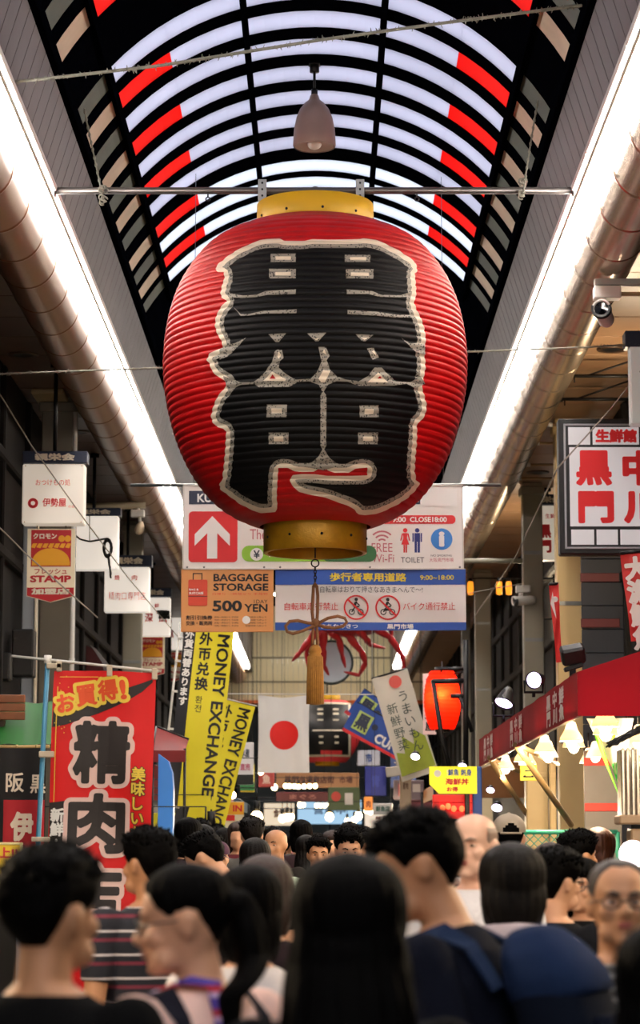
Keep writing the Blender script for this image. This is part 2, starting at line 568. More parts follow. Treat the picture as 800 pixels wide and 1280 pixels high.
m = MB(); m.box((AX, (YV + Y1) / 2, 8.75), (WR - WL + 1, Y1 - YV + .4, 0.1), 0.02)
for k in range(8): m.box((AX, YV + 3 + k * 5.5, 8.62), (2 * HB, .18, .2), .02)
struct(m, 'ceiling_far', VAULT)
for sd, nm in ((-1, 'trim_5'), (1, 'trim_6')):
    m = MB(); m.box((AX + sd * (HB + .03), (YV + Y1) / 2, (ZB + 8.7) / 2 + .05), (.05, Y1 - YV, 8.7 - ZB), .01)
    m.box((AX + sd * (HB - .0), (YV + Y1) / 2, ZB + .06), (.03, Y1 - YV, .1), .01)
    struct(m, nm, FASC)
m = MB(); m.box((AX, YV + .05, 8.4), (2 * HB + .2, .1, .9), .02); struct(m, 'trim_7', VAULT)
def vz(x):
    return ZC + math.sqrt(max(0.0, RD * RD - (x - AX) ** 2)) + .01

# big round ducts along both sides, with ring seams
DUCTL = mat('tan_painted_duct', '#7c5a3e', 0.34, 0.45, 0.12, 1.5, 0.04, 15)
DUCTR = mat('shiny_metal_duct', '#b9a48c', 0.26, 0.8, 0.12, 1.5, 0.04, 15)
RDU = 0.24
for sd, nm in ((-1, 'left'), (1, 'right')):
    cx, cz = AX + sd * (HB + 0.37), ZB - 0.17
    m = MB(); V = []
    prof = []
    y = Y0
    while y < 68:
        prof += [(RDU, y), (RDU, y + .03), (RDU, y + .45), (RDU, y + .84), (RDU, y + .866), (RDU + .004, y + .87), (RDU + .004, y + .90), (RDU, y + .905)]; y += 0.92
    M = Matrix.Translation((cx, 0, cz)) @ Matrix.Rotation(-PI / 2, 4, 'X')
    m.lathe(prof, 36, 0, M)
    solo(m, 'round_duct', DUCTL if sd < 0 else DUCTR, 'large round %s metal duct running along the %s edge of the arcade ceiling' % (('tan', 'left') if sd < 0 else ('shiny', 'right')), 'duct')

# fluorescent strip lights, two tubes each, end to end between fascia and duct
TUBEM = mat('fluorescent_tube_light', '#ffffff', 0.4, 0, 0, emit=TUBE, ecolor='#fff9f4')
HOUS = mat('white_lamp_housing', '#e4ddd6', 0.4, 0, 0.05)
LIP = mat('clear_cream_lip', '#d8cdb4', 0.25, 0, 0.1, 2)
def strip_light(sd, label, group):
    t = thing('fluorescent_light', label, 'light', (0, 0, 0), 0, group)
    L = 2.4
    m = MB(); m.box((sd * 0.11, L / 2, 0.085), (0.26, L - .02, 0.05), 0.008)
    m.box((sd * 0.005, L / 2, -0.012), (0.014, L - .01, 0.035), 0.003, 1)
    m.build('housing', [HOUS, LIP], t)
    for dx, dz in ((0.05, 0.02), (0.15, 0.03)):
        m = MB(); m.tube([(sd * dx, 0.03, dz), (sd * dx, L - .03, dz)], 0.021, 8)
        m.build('tube', TUBEM, t)
    return t
for sd, nm in ((-1, 'left'), (1, 'right')):
    proto = None
    y = -4.6
    while y < 66:
        loc = (AX + sd * (HB - 0.02), y, ZB - 0.06)
        if proto is None:
            proto = strip_light(sd, 'white fluorescent strip light in the row beside the %s ceiling duct' % nm, '%s row of fluorescent strip lights' % nm); proto.location = loc
        else: dup(proto, loc)
        y += 2.4
# ------------------------------------------------------------------ the great paper lantern
LX, LY = P(394, 455, YL).x, YL
SX = (P(583, 455, YL).x - P(205, 455, YL).x) / 378      # metres per pixel at the lantern
def ZP(py): return P(394, py, YL).z
sil = [(285, 84), (288, 92), (294, 108), (302, 124), (315, 140), (332, 154), (352, 167), (375, 177), (400, 184), (428, 188.5), (456, 190),
       (485, 188.5), (512, 184), (540, 177), (565, 168), (588, 157), (608, 144), (626, 129), (640, 112), (650, 95), (656, 80), (659, 70)]
sz = np.array([ZP(a) for a, b in sil])[::-1]; sr = np.array([b * SX for a, b in sil])[::-1]
# smooth the profile
zz = np.linspace(sz[0], sz[-1], 400); rr = np.interp(zz, sz, sr)
for _ in range(60): rr[1:-1] = (rr[:-2] + 2 * rr[1:-1] + rr[2:]) / 4
NR = 47
def rad_smooth(z): return np.interp(z, zz, rr)
def rib_phase(z): return (z - sz[0]) / (sz[-1] - sz[0]) * NR
def rad(z):
    return rad_smooth(z) + 0.011 * (np.abs(np.sin(PI * rib_phase(z))) ** 0.8) - 0.008
LAMP_T = thing('paper_lantern', 'huge round red paper lantern with black lettering hanging below the crossbar', 'lantern', (LX, LY, sz[0]), 0)
REDP = mat('red_lantern_paper', '#c4080c', 0.5, 0, 0.16, 5.0, 0.12, 25, color2='#9c070b', spec=.3)
m = MB()
prof = []
for i in range(NR * 8 + 1):
    z = sz[0] + (sz[-1] - sz[0]) * i / (NR * 8)
    prof.append((float(rad(z)), float(z - sz[0])))
m.lathe(prof, 160)
m.build('paper_shade', REDP, LAMP_T)

# lettering: outlines are laid on the ribbed paper
def chaikin(p, n=1):
    p = np.array(p, float)
    for _ in range(n):
        q = np.roll(p, -1, 0)
        p = np.stack([0.75 * p + 0.25 * q, 0.25 * p + 0.75 * q], 1).reshape(-1, 2)
    return p
def resample(p, step):
    p = np.array(p, float); q = np.roll(p, -1, 0); out = []
    for a, b in zip(p, q):
        n = max(1, int(np.hypot(*(b - a)) / step))
        for k in range(n): out.append(a + (b - a) * k / n)
    return np.array(out)
def inset(p, d):
    """outline moved inwards by d"""
    A, B = poly_segs([resample(chaikin(p, 2), 2.0)])
    return [chaikin(q, 1) for q in contours(A, B, -d, 1.0) if len(q) > 14]
def project(px, py, zoff=0):
    """pixels of the flat drawing -> points on the smooth lantern body"""
    D = np.array([ray(x, y) for x, y in zip(px, py)])
    O = np.array([-LX, -LY, CAM_H])
    lo = np.full(len(px), (LY - 1.6)); hi = np.full(len(px), LY + 0.0)
    lo = lo / D[:, 1]; hi = hi / D[:, 1]
    for _ in range(40):
        mid = (lo + hi) / 2
        Q = O + D * mid[:, None]
        inside = np.hypot(Q[:, 0], Q[:, 1]) < rad_smooth(np.clip(Q[:, 2], sz[0], sz[-1]))
        hi = np.where(inside, mid, hi); lo = np.where(inside, lo, mid)
    return O + D * hi[:, None]
def decal(name, polys, m_, lift, fine=True):
    bm = fill2d(polys)
    co = np.array([v.co[:2] for v in bm.verts]); lo, hi = co.min(0), co.max(0)
    for ax, st in ((1, 1.9 if fine else 2.5), (0, 9.0)):
        ks = []; k = math.floor(lo[ax] / st) * st + st
        while k < hi[ax]:
            ks.append(k)
            if ax == 1 and k < 345: ks += [k + st * q for q in (.25, .5, .75)]
            k += st
        for k in ks:
            pc = [0, 0, 0]; pc[ax] = k; nn = [0, 0, 0]; nn[ax] = 1
            bmesh.ops.bisect_plane(bm, geom=bm.verts[:] + bm.edges[:] + bm.faces[:], plane_co=pc, plane_no=nn)
    co = np.array([v.co[:2] for v in bm.verts])
    Q = project(co[:, 0], co[:, 1])
    ang = np.arctan2(Q[:, 0], -Q[:, 1]); r = rad(Q[:, 2]) + lift
    for i, v in enumerate(bm.verts):
        v.co = (r[i] * math.sin(ang[i]), -r[i] * math.cos(ang[i]), Q[i, 2] - sz[0])
    me = bpy.data.meshes.new(name); bm.to_mesh(me); bm.free(); me.materials.append(m_)
    for p in me.polygons: p.use_smooth = True
    o = bpy.data.objects.new(name, me); COL.objects.link(o); o.parent = LAMP_T
    return o
OUT = [(334,299),(350,298.5),(355,301),(380,301),(390,299),(410,299.5),(430,299.5),(450,299),(454,298),(470,300),(482,305),(498,313),(510,321),(518,327),(521,334),(521,340),(518,342),(519,350),(520,364),(519.5,372),(517,377),(520,386),(526,398),(530,410),(532,424),(531,434),(528.5,437),(531,448),(531.6,460),(529,474),(527,484),(530,494),(533,506),(532,516),(528,524),(521,530),(521,544),(520.5,556),(519,570),(518,590),(520,600),(524.5,604),(520,612),(510,622),(498,630),(482,638),(470,642.5),(456,644),(448,643),(443,637),(434,632),(420,627),(406,622),(390,619),(374,615),(366,608),(362,600),(366,594),(378,592.7),(394,593),(410,595),(440,595),(459,594.4),(459,584.5),(444,586),(436,591),(418,591),(410,588),(404,583),(392,589.5),(378,590),(368,589),(360,585),(348,585),(347,600),(346,620),(347,636),(344,640),(326,641.5),(316,638),(300,630),(288,621),(276,612),(274,606),(278,601),(280,584),(282,560),(283,540),(280,536),(272,534),(266,528),(264,520),(267,508),(272,496),(280,486),(286,479),(280,475),(270,469),(265,463),(262,454),(258.5,450),(262,442),(270,438),(279,434),(277,426),(272,418),(269,408),(270,396),(276,384),(284,376),(277,372),(276,366),(278,356),(281,348),(280,340),(272,340),(269.5,335),(274,329),(284,321),(294,314),(310,306),(326,300)]
# wobble the outline at every rib as the folded paper does
ow = resample(OUT, 2.5)
CREAML = mat('cream_outline_paint', '#efe2cc', 0.6, 0, 0.06, 8)
BLKL = mat('black_lantern_paint', '#040405', 0.6, 0, 0.1, 8, 0.1, 25, spec=.2)
def speckle_mat():
    m_ = bpy.data.materials.new('speckled_outline'); m_.use_nodes = True
    nt = m_.node_tree; N = nt.nodes; L = nt.links; b = N['Principled BSDF']
    tc = N.new('ShaderNodeTexCoord'); vo = N.new('ShaderNodeTexVoronoi'); vo.inputs['Scale'].default_value = 60
    mp = N.new('ShaderNodeMapping'); mp.inputs['Scale'].default_value = (1.0, 0.3, 1.0)
    L.new(tc.outputs['Object'], mp.inputs[0]); L.new(mp.outputs[0], vo.inputs['Vector'])
    rp = N.new('ShaderNodeValToRGB'); rp.color_ramp.interpolation = 'CONSTANT'
    rp.color_ramp.elements[0].color = (0.03, 0.03, 0.028, 1); rp.color_ramp.elements[1].position = 0.33
    rp.color_ramp.elements[1].color = (0.30, 0.28, 0.235, 1)
    L.new(vo.outputs['Distance'], rp.inputs[0]); L.new(rp.outputs[0], b.inputs['Base Color'])
    b.inputs['Roughness'].default_value = 0.6
    return m_
SPK = speckle_mat()
decal('cream_outline', [chaikin(ow, 1)], CREAML, 0.003)
decal('speckled_outline', inset(OUT, 6.0), SPK, 0.006)
decal('black_lettering', inset(OUT, 11.0), BLKL, 0.009)
def R_(x0, y0, x1, y1): return [(x0, y0), (x1, y0), (x1, y1), (x0, y1)]
spk = [R_(339,317.5,370,328), R_(337,336.5,370,348.5), R_(430.5,319,462,328), R_(432,337,466,348.5),
  [(286,366),(305,370),(322,369),(333,364),(370,362),(370,368),(335,369),(322,371.5),(303,373),(290,372)],
  [(293,384),(302,393),(312,393),(330,389),(371,387),(371,392),(330,392.5),(312,395),(302,395.5)],
  [(433,362),(465,364),(475,369),(500,369.5),(514,364),(512,371),(498,372),(474,371.5),(460,368),(433,368)],
  [(434,388),(470,390),(495,394),(512,394),(514,397),(494,397.5),(470,395),(434,393)],
  [(336,418),(358,417),(349,428),(345,428)], [(384,417),(408,416),(398,427),(394,427)], [(444,418),(466,419),(456,427),(452,427)],
  [(276,436),(284,432),(296,429),(309,421.5),(298,434),(286,446),(276,450)],
  [(500,422),(512,430),(520,429),(530,430),(530,444),(520,442)],
  [(458,436),(466,435),(473,447),(465,450)],
  [(398,434),(407,434),(412,445),(408,451),(404,453),(401,449)],
  [(280,470),(302,478.5),(318,478),(330,468),(341,452),(344,440),(347,437),(353,438),(355,448),(350,452),(349,460),(358,468),(370,475),(388,474),(396,466),(402,452),(409,452),(412,462),(420,470),(432,475),(448,477),(460,470),(467,460),(476,460),(484,468),(494,477),(512,478),(524,470),(530,480),(518,486),(507,480),(490,482.5),(448,482.5),(434,477.5),(420,477),(410,481),(404.5,490),(408,495),(407.5,558),(405,562),(412,573),(420,579),(430,582),(404,588),(380,584),(390,578),(398,571),(403,562),(400.5,558),(400.5,495),(403,490),(398,481),(386,477),(372,478),(362,484),(325,484.5),(318,480.5),(302,481.5),(286,488)],
  R_(334,506,359,522), R_(336.5,541,361,555.5), R_(449,507,472.5,522), R_(447,541,471.5,555.5)]
decal('speckled_details', [np.array(p, float) for p in spk], SPK, 0.012)
cr = [R_(345,321,364,325.5), R_(345,340.5,364,345), R_(437,322,457,326), R_(438,341,460,345.5),
  R_(340,511,353,517), R_(343,546,355,552), R_(455,511.5,466,518), R_(453,546,465,551.5),
  [(330,476.5),(341,465),(358,474.5),(357,477)], [(398,474),(404,463),(413,464),(406,478),(401,478)], [(458,478.5),(472,466),(484,478.5)],
  [(392,424),(399,423.5),(396.5,425.5),(394.5,425.5)], [(451,423),(459,423),(455,425.5)], [(347,446),(349,440),(352,444),(349,449)], [(403,441),(405,437),(408,444)], [(464,440),(467,438),(469,445)]]
decal('cream_details', [np.array(p, float) for p in cr], CREAML, 0.015)
decal('red_details', [np.array([(337.5, 474), (341.5, 468.5), (345.5, 474)], float), np.array([(471, 473.5), (473.5, 470.5), (476, 473.5)], float)], REDP, 0.018, True)
# gold rings at top and bottom, with their rivets
GOLDT = mat('yellow_painted_ring', '#d8aa12', 0.45, 0.1, 0.12, 3, 0.1, 20)
GOLDB = mat('gold_brushed_ring', '#b98a1c', 0.4, 0.35, 0.22, 14, 0.25, 60)
def ring_part(name, zt, zb, r, mt):
    m = MB(); zt -= sz[0]; zb -= sz[0]
    m.lathe([(r - .03, zb), (r - .004, zb), (r, zb + .004), (r, zt - .004), (r - .004, zt), (r - .03, zt), (r - .03, zb)], 64)
    m.lathe([(0.001, zb + .10), (r - .03, zb + .10)], 64)
    o = m.build(name, mt, LAMP_T)
    m = MB()
    for k in range(10):
        a = -0.5 + k * 2 * PI / 10
        m.ell((r * math.sin(a), -r * math.cos(a), (zt + zb) / 2 - .02), (.011, .011, .011), nu=8, nv=6)
    m.build('rivets', DKMETAL, o)
ring_part('top_ring', ZP(257), ZP(291), 73.5 * SX, GOLDT)
ring_part('bottom_ring', ZP(651), ZP(692), 64 * SX, GOLDB)
# hook at the top
m = MB(); zt = ZP(252) - sz[0]
m.tube([(0, 0, zt - .05), (0, 0, zt + .06)], 0.012, 8)
m.tube([(.03 * math.cos(a), 0, zt + .085 + .03 * math.sin(a)) for a in np.linspace(-PI / 2, 1.3 * PI, 14)], 0.007, 8)
m.tube([(-66 * SX, 0, zt - .03), (66 * SX, 0, zt - .03)], 0.02, 8)
m.build('hanging_hook', STEEL, LAMP_T)

# cross bar with two bracket plates and eye bolts
t = thing('crossbar', 'grey steel pipe spanning the arcade above the big lantern', 'pipe', (AX, YL, ZB + .01))
m = MB(); m.tube([(-HB + .02, 0, 0), (HB - .02, 0, 0)], 0.027, 16)
for x in (-HB + .02, HB - .02): m.tube([(x - .01, 0, 0), (x + .01, 0, 0)], 0.05, 16)
m.build('pipe', mat('weathered_pipe', '#6c6663', 0.4, 0.7, 0.25, 6), t)
for px in (328, 450):
    q = P(px, 240, YL); x = q.x - AX
    m = MB(); m.box((x, -.035, -.005), (.065, .012, .17), .003)
    for dz in (-.05, 0, .05): m.tube([(x, -.05, dz), (x, -.03, dz)], .008, 8, 1)
    m.build('bracket_plate', [mat('pale_steel_plate', '#b0b4b4', 0.4, 0.5, 0.1), DKMETAL], t)
for px in (260, 390, 521):
    x = P(px, 240, YL).x - AX
    m = MB(); m.tube([(x, 0, -.02), (x, 0, -.05)], .006, 6); m.tube([(x + .016 * math.cos(a), 0, -.066 + .016 * math.sin(a)) for a in np.linspace(0, 2 * PI, 12)], .005, 6)
    m.build('eye_bolt', DKMETAL, t)
# hanger links from the bar to the hook
# tassel under the lantern
CORD = mat('brown_twisted_cord', '#8a5a34', 0.7, 0, 0.3, 60, 0.4, 200)
TASS = mat('ochre_tassel_thread', '#a8742a', 0.75, 0, 0.3, 40)
q = P(394, 700, YL)
t = thing('tassel', 'brown rope tassel with a bow hanging under the big lantern', 'tassel', (LX, YL, P(394, 880, YL).z))
z0 = P(394, 880, YL).z
def TZ(py): return P(394, py, YL).z - z0
def TXX(px): return P(px, 770, YL).x - LX
m = MB()
m.tube([(.028 * math.cos(a), 0, TZ(704) + .028 * math.sin(a)) for a in np.linspace(0, 2 * PI, 20)], .005, 8)
m.tube([(0, 0, TZ(698)), (0, 0, TZ(660))], .006, 8)
zz_ = TZ(709)
for k in range(5):
    zc = zz_ - .012 - k * .022
    m.tube([((.010 if k % 2 else .004) * math.cos(a), (.004 if k % 2 else .010) * math.cos(a), zc + .016 * math.sin(a)) for a in np.linspace(0, 2 * PI, 12)], .0035, 6)
m.build('chain', DKMETAL, t)
m = MB()
m.tube([(-.012, 0, TZ(732)), (-.016, 0, TZ(745)), (-.022, 0, TZ(765)), (-.012, 0, TZ(780)), (-.018, 0, TZ(795)), (-.02, 0, TZ(808))], .012, 8)
m.tube([(.012, 0, TZ(732)), (.02, 0, TZ(745)), (.018, 0, TZ(765)), (.012, 0, TZ(780)), (.016, 0, TZ(795)), (.018, 0, TZ(808))], .012, 8)
m.tube([(-.012, 0, TZ(734)), (0, 0, TZ(729)), (.012, 0, TZ(734))], .014, 8)
m.ell((.004, -.01, TZ(779)), (.035, .03, .035))
m.build('cord', CORD, t)
m = MB()
m.tube([(TXX(a), -.02, TZ(b)) for a, b in ((396,780),(385,779),(372,776),(362,777),(357,783),(359,790),(366,792.5),(378,789),(394,782))], .012, 8)
m.tube([(TXX(a), -.02, TZ(b)) for a, b in ((397,780),(410,773),(422,770.5),(431,773),(433.5,778),(429,783),(418,785.5),(406,784),(396,781))], .012, 8)
m.build('bow', CORD, t)
m = MB(); hr = 9.5 * SX
m.lathe([(.02, TZ(806)), (hr * .75, TZ(810)), (hr * .88, TZ(815)), (hr * .7, TZ(817)), (hr * .92, TZ(820)), (hr, TZ(845)), (hr * 1.05, TZ(879)), (hr * .6, TZ(881)), (.002, TZ(881))], 26)
for k in range(26):
    a = 2 * PI * k / 26
    m.tube([(hr * .93 * math.sin(a), -hr * .93 * math.cos(a), TZ(821)), (hr * 1.02 * math.sin(a), -hr * 1.02 * math.cos(a), TZ(850)), (hr * 1.06 * math.sin(a), -hr * 1.06 * math.cos(a), TZ(880))], .006, 5)
m.build('tassel_head', TASS, t)
# ------------------------------------------------------------------ signs, lamps and shop fronts
class Board:
    """a thing whose local X/Z follow the sign, seen at pixel rectangle x0..x1, y0..y1 at distance Y"""
    def __init__(s, name, label, cat, x0, y0, x1, y1, Y, group=None, tilt=0.0, yaw=0.0):
        a, b = P(x0, y1, Y), P(x1, y0, Y)
        s.ox, s.oz = (a.x + b.x) / 2, P((x0 + x1) / 2, y1, Y).z
        s.W, s.H, s.Y = b.x - a.x, b.z - a.z, Y
        s.k = s.W / (x1 - x0)
        s.t = thing(name, label, cat, (s.ox, Y, s.oz), (0, tilt, yaw), group)
    def X(s, px): return P(px, 700, s.Y).x - s.ox if False else (px - s._cx()) * s.k
    def _cx(s): return s.cx
    def Z(s, py): return P(s.cx, py, s.Y).z - s.oz
def board(name, label, cat, x0, y0, x1, y1, Y, **k):
    b = Board(name, label, cat, x0, y0, x1, y1, Y, **k); b.cx = (x0 + x1) / 2; b.rect = (x0, y0, x1, y1); return b
def panel(b, m_, depth=.03, name='panel', rim=None, rimw=.012):
    m = MB(); m.box((0, depth / 2, b.H / 2), (b.W, depth, b.H), .004)
    o = m.build(name, m_, b.t)
    if rim:
        m = MB(); W, H = b.W, b.H
        for (cx, cz, w_, h_) in ((0, rimw / 2, W + .004, rimw), (0, H - rimw / 2, W + .004, rimw), (-W / 2 + rimw / 2, H / 2, rimw, H), (W / 2 - rimw / 2, H / 2, rimw, H)):
            m.box((cx, depth / 2 - .004, cz), (w_, depth + .012, h_), .002)
        m.build('frame', rim, b.t)
    return o
LITW = mat('lit_white_acrylic', '#f4efe8', 0.4, 0, 0.02, emit=0.55, ecolor='#fff4e6')
LITW2 = mat('dim_white_acrylic', '#efe9dc', 0.4, 0, 0.03, emit=0.30, ecolor='#fff0dc')
REDT = mat('red_lettering', '#d02028', 0.5, 0, 0, emit=0.05)
POLE = mat('black_pole', '#17181a', 0.4, 0.5, 0.1)
NAVYS = mat('navy_sign_board', '#14223c', 0.45, 0, 0.05)
BLUES = mat('blue_sign_print', '#1f50a8', 0.5, 0, 0.05, emit=0.02)
ORG = mat('orange_sign_board', '#dc9a5c', 0.55, 0, 0.06, 2)
GREYP = mat('grey_beige_column', '#8d8878', 0.5, 0, 0.12, 2)
YELP = mat('warm_lit_column', '#d9bd86', 0.5, 0, 0.1, 2)  # column paint with the warm lamp light put into its colour
GREENP = mat('lime_green_print', '#8fc63a', 0.5)
DGREEN = mat('dark_green_print', '#2d6b3c', 0.5)

# --- white market sign
b = board('market_sign', 'wide white market sign with a red arrow square behind the big lantern', 'sign', 228, 606, 579, 712, 22.0)
panel(b, WHITE, .03, 'panel', mat('thin_white_frame', '#d8d4cc', 0.4))
X, Z, k = b.X, b.Z, b.k
x = TX(); x.rect(X(403), Z(622), 335 * k, 17 * k); x.build('navy_header', NAVYS, b.t)
x = TX(); x.line('KUROMON', X(282), Z(622.5), h=11 * k, w=72 * k, bold=.03); x.line('ICHIBA', X(402), Z(622.5), h=11 * k, w=66 * k, bold=.03); x.line('MARKET', X(501), Z(622.5), h=11 * k, w=66 * k, bold=.03)
x.build('header_lettering', WHITEP, b.t, -.006)
x = TX(); x.rect(X(548), Z(622), 46 * k, 22 * k); x.build('white_patch', WHITEP, b.t, -.0055)
x = TX(); x.rrect(X(266), Z(671), 61 * k, 64 * k, 5 * k); x.build('red_square', RED, b.t)
x = TX()
cx_, cz_ = X(265), Z(671)
ar = [(0, 26), (22, 3), (22, -11.5), (6.3, 4.5), (6.3, -27.5), (-6.3, -27.5), (-6.3, 4.5), (-22, -11.5), (-22, 3)]
x.f.append([len(ar) * 0 + i for i in (0, 1, 3, 6, 8)]); x.v.extend([[cx_ + a * k, cz_ + c * k] for a, c in ar]); x.f.append([1, 2, 3]); x.f.append([6, 7, 8]); x.f.append([3, 4, 5, 6])
x.build('white_arrow', WHITEP, b.t, -.006)
x = TX(); x.line('The Kuromon Market', X(372), Z(668), h=13 * k, w=120 * k); x.line('FREE', X(477), Z(684.5), h=11 * k, w=26 * k); x.line('Wi-Fi', X(478), Z(698), h=10 * k, w=28 * k, bold=.012)
x.line('大阪黒門市場', X(551), Z(700), h=5 * k, w=30 * k)
for r_ in (6, 11, 16): x.ring(X(477), Z(680 - 0), (r_ - 1.2) * k, (r_ + .9) * k, 14, PI * .25, PI * .75)
x.build('rose_lettering', mat('rose_print', '#c8707a', 0.5), b.t)
x = TX(); x.rrect(X(386), Z(692), 168 * k, 20 * k, 9 * k); x.build('green_lozenge', GREENP, b.t)
x = TX(); x.rrect(X(436), Z(692.2), 68 * k, 20 * k, 9 * k); x.build('dark_green_lozenge', DGREEN, b.t, -.005)
x = TX(); x.disc(X(320.5), Z(693), 8 * k); x.line('MONEY EXCHANGE', X(385), Z(693), h=7 * k, w=98 * k, bold=.02); x.build('white_lettering', WHITEP, b.t, -.0065)
x = TX(); x.line('¥', X(320.5), Z(693), h=10 * k, bold=.02); x.build('yen_mark', NAVYS, b.t, -.008)
x = TX(); x.rrect(X(505), Z(649.5), 128 * k, 11 * k, 5 * k); x.build('red_band', RED, b.t)
x = TX(); x.line('OPEN 9:00', X(484), Z(649.5), h=6.5 * k, w=46 * k, bold=.03); x.line('CLOSE18:00', X(535), Z(649.5), h=6.5 * k, w=46 * k, bold=.03); x.build('band_lettering', WHITEP, b.t, -.006)
def figure(x, cx, ztop, k, dress):
    x.disc(cx, ztop - 3 * k, 2.8 * k, 16)
    if dress:
        x.poly([(cx - 3*k, ztop - 6.5*k), (cx + 3*k, ztop - 6.5*k), (cx + 2.2*k, ztop - 13*k), (cx + 5*k, ztop - 21*k), (cx - 5*k, ztop - 21*k), (cx - 2.2*k, ztop - 13*k)])
        x.rect(cx - 1.3*k, ztop - 26*k, 1.9*k, 10*k); x.rect(cx + 1.3*k, ztop - 26*k, 1.9*k, 10*k)
        x.seg(cx - 3.4*k, ztop - 7*k, cx - 5.6*k, ztop - 16*k, 1.5*k); x.seg(cx + 3.4*k, ztop - 7*k, cx + 5.6*k, ztop - 16*k, 1.5*k)
    else:
        x.rect(cx, ztop - 12*k, 7*k, 11*k); x.rect(cx - 1.9*k, ztop - 24*k, 2.9*k, 14*k); x.rect(cx + 1.9*k, ztop - 24*k, 2.9*k, 14*k)
        x.rect(cx - 5.2*k, ztop - 12*k, 1.7*k, 11*k); x.rect(cx + 5.2*k, ztop - 12*k, 1.7*k, 11*k)
x = TX(); figure(x, X(506), Z(660), k, True); x.build('woman_symbol', RED, b.t)
x = TX(); figure(x, X(521), Z(660), k, False); x.build('man_symbol', mat('dark_blue_print', '#1c2a78', 0.5), b.t)
x = TX(); x.line('TOILET', X(515), Z(700), h=7 * k, w=29 * k, bold=.01); x.line('NO SMOKING', X(551), Z(694.5), h=2.5 * k, w=26 * k); x.build('grey_lettering', mat('grey_print', '#3c4046', 0.5), b.t)
x = TX(); x.disc(X(551.5), Z(674), 13.5 * k); x.build('blue_disc', mat('bright_blue_print', '#2f7fd0', 0.5), b.t)
x = TX(); x.line('i', X(551.5), Z(674), h=19 * k, w=7 * k, bold=.05); x.build('information_mark', WHITEP, b.t, -.006)
m = MB()
for px in (234, 255, 330, 350, 462, 574): m.ell((X(px), -.004, Z(709)), (.010, .006, .010), nu=8, nv=6)
m.build('screws', STEEL, b.t)
# its hanging rail
m = MB(); zr = P(400, 606, 22.0).z
m.tube([(AX - HB + .3, 22.02, zr), (AX + HB - .3, 22.02, zr)], .016, 10)
for xx in (-1.2, 1.1): m.tube([(xx, 22.02, zr), (xx, 22.02, vz(xx))], .003, 5)
solo(m, 'sign_rail', STEEL, 'thin steel rail holding the wide white market sign', 'rail')

# --- orange baggage sign
b = board('baggage_sign', 'orange baggage storage sign below the left end of the white market sign', 'sign', 226, 711, 342, 790, 22.0)
panel(b, ORG, .02); X, Z, k = b.X, b.Z, b.k
x = TX(); x.line('BAGGAGE', X(301), Z(722), h=9.5 * k, w=69 * k, bold=.03); x.line('STORAGE', X(301), Z(734), h=9.5 * k, w=69 * k, bold=.03)
x.line('500', X(284), Z(757.5), h=14 * k, w=37 * k, bold=.035); x.line('YEN', X(320), Z(760), h=10 * k, w=29 * k, bold=.025); x.line('1DAY', X(326), Z(752), h=4.5 * k, w=17 * k)
x.line('割引引換券', X(249), Z(772), h=5.5 * k, w=33 * k, bold=.02); x.line('交換・販売所', X(249), Z(779), h=5.5 * k, w=33 * k, bold=.02)
for i in range(4):
    x.line('荷物一時預かり 手荷物', X(283), Z(771.5 + i * 3.6), h=2.2 * k, w=30 * k); x.line('営業時間 九時より', X(320), Z(771.5 + i * 3.6), h=2.2 * k, w=26 * k)
x.ring(X(247), Z(720), 0, .1 * k); x.seg(X(241), Z(725), X(241), Z(717), 1.2 * k); x.seg(X(252), Z(725), X(252), Z(717), 1.2 * k); x.seg(X(240.4), Z(717), X(252.6), Z(717), 1.2 * k)
x.build('black_lettering', BLACKP, b.t)
x = TX(); x.rrect(X(247), Z(741), 24 * k, 33 * k, 2 * k); x.line('日帰り 一時預かり 手荷物', X(300), Z(742.5), h=3 * k, w=69 * k); x.build('red_suitcase', mat('orange_red_print', '#d8452a', 0.5), b.t)
x = TX(); x.line('BAG &', X(242), Z(737), h=2.6 * k, w=12 * k, bold=.03); x.line('SUITCASE', X(245), Z(741.5), h=3 * k, w=18 * k, bold=.03); x.disc(X(308), Z(775), 5 * k); x.build('white_lettering', WHITEP, b.t, -.0065)
x = TX(); x.rect(X(247), Z(745.5), 24 * k, .8 * k); x.build('suitcase_seam', BLACKP, b.t, -.0065)

# --- blue and white pedestrian banner
b = board('pedestrian_banner', 'blue and white no cycling banner below the right side of the market sign', 'banner', 344, 711, 582, 788, 22.01)
X, Z, k = b.X, b.Z, b.k
def wav(px_, pz, y=0.0): return (px_, y + .012 * math.sin(px_ * 5.5) + .006 * math.sin(pz * 14 + px_ * 3), pz)
m = MB(); m.sheet(lambda u, v: wav((u - .5) * b.W, v * b.H), 40, 12)
m.build('cloth', mat('white_vinyl_cloth', '#e8e6e2', 0.5, 0, 0.05, 2), b.t)
def strip(mname, y0, y1, lift):
    m = MB(); m.sheet(lambda u, v: wav((u - .5) * b.W, Z(y1) + v * (Z(y0) - Z(y1)), -lift), 40, 3); m.build(mname, BLUES, b.t)
strip('blue_top_band', 712, 731, .003); strip('blue_bottom_band', 778, 788, .003)
x = TX(); x.line('歩行者専用道路', X(460), Z(721.5), h=11 * k, w=96 * k, bold=.03); x.line('9:00~18:00', X(546), Z(722), h=6 * k, w=42 * k, bold=.02); x.build('yellow_lettering', mat('yellow_print', '#e8d238', 0.5), b.t, -.009, wav)
x = TX(); x.line('自転車はおりて押さなあきまへんで〜!', X(464), Z(737), h=8 * k, w=128 * k); x.line
x.build('grey_lettering', MATS['grey_print'], b.t, -.008, wav)
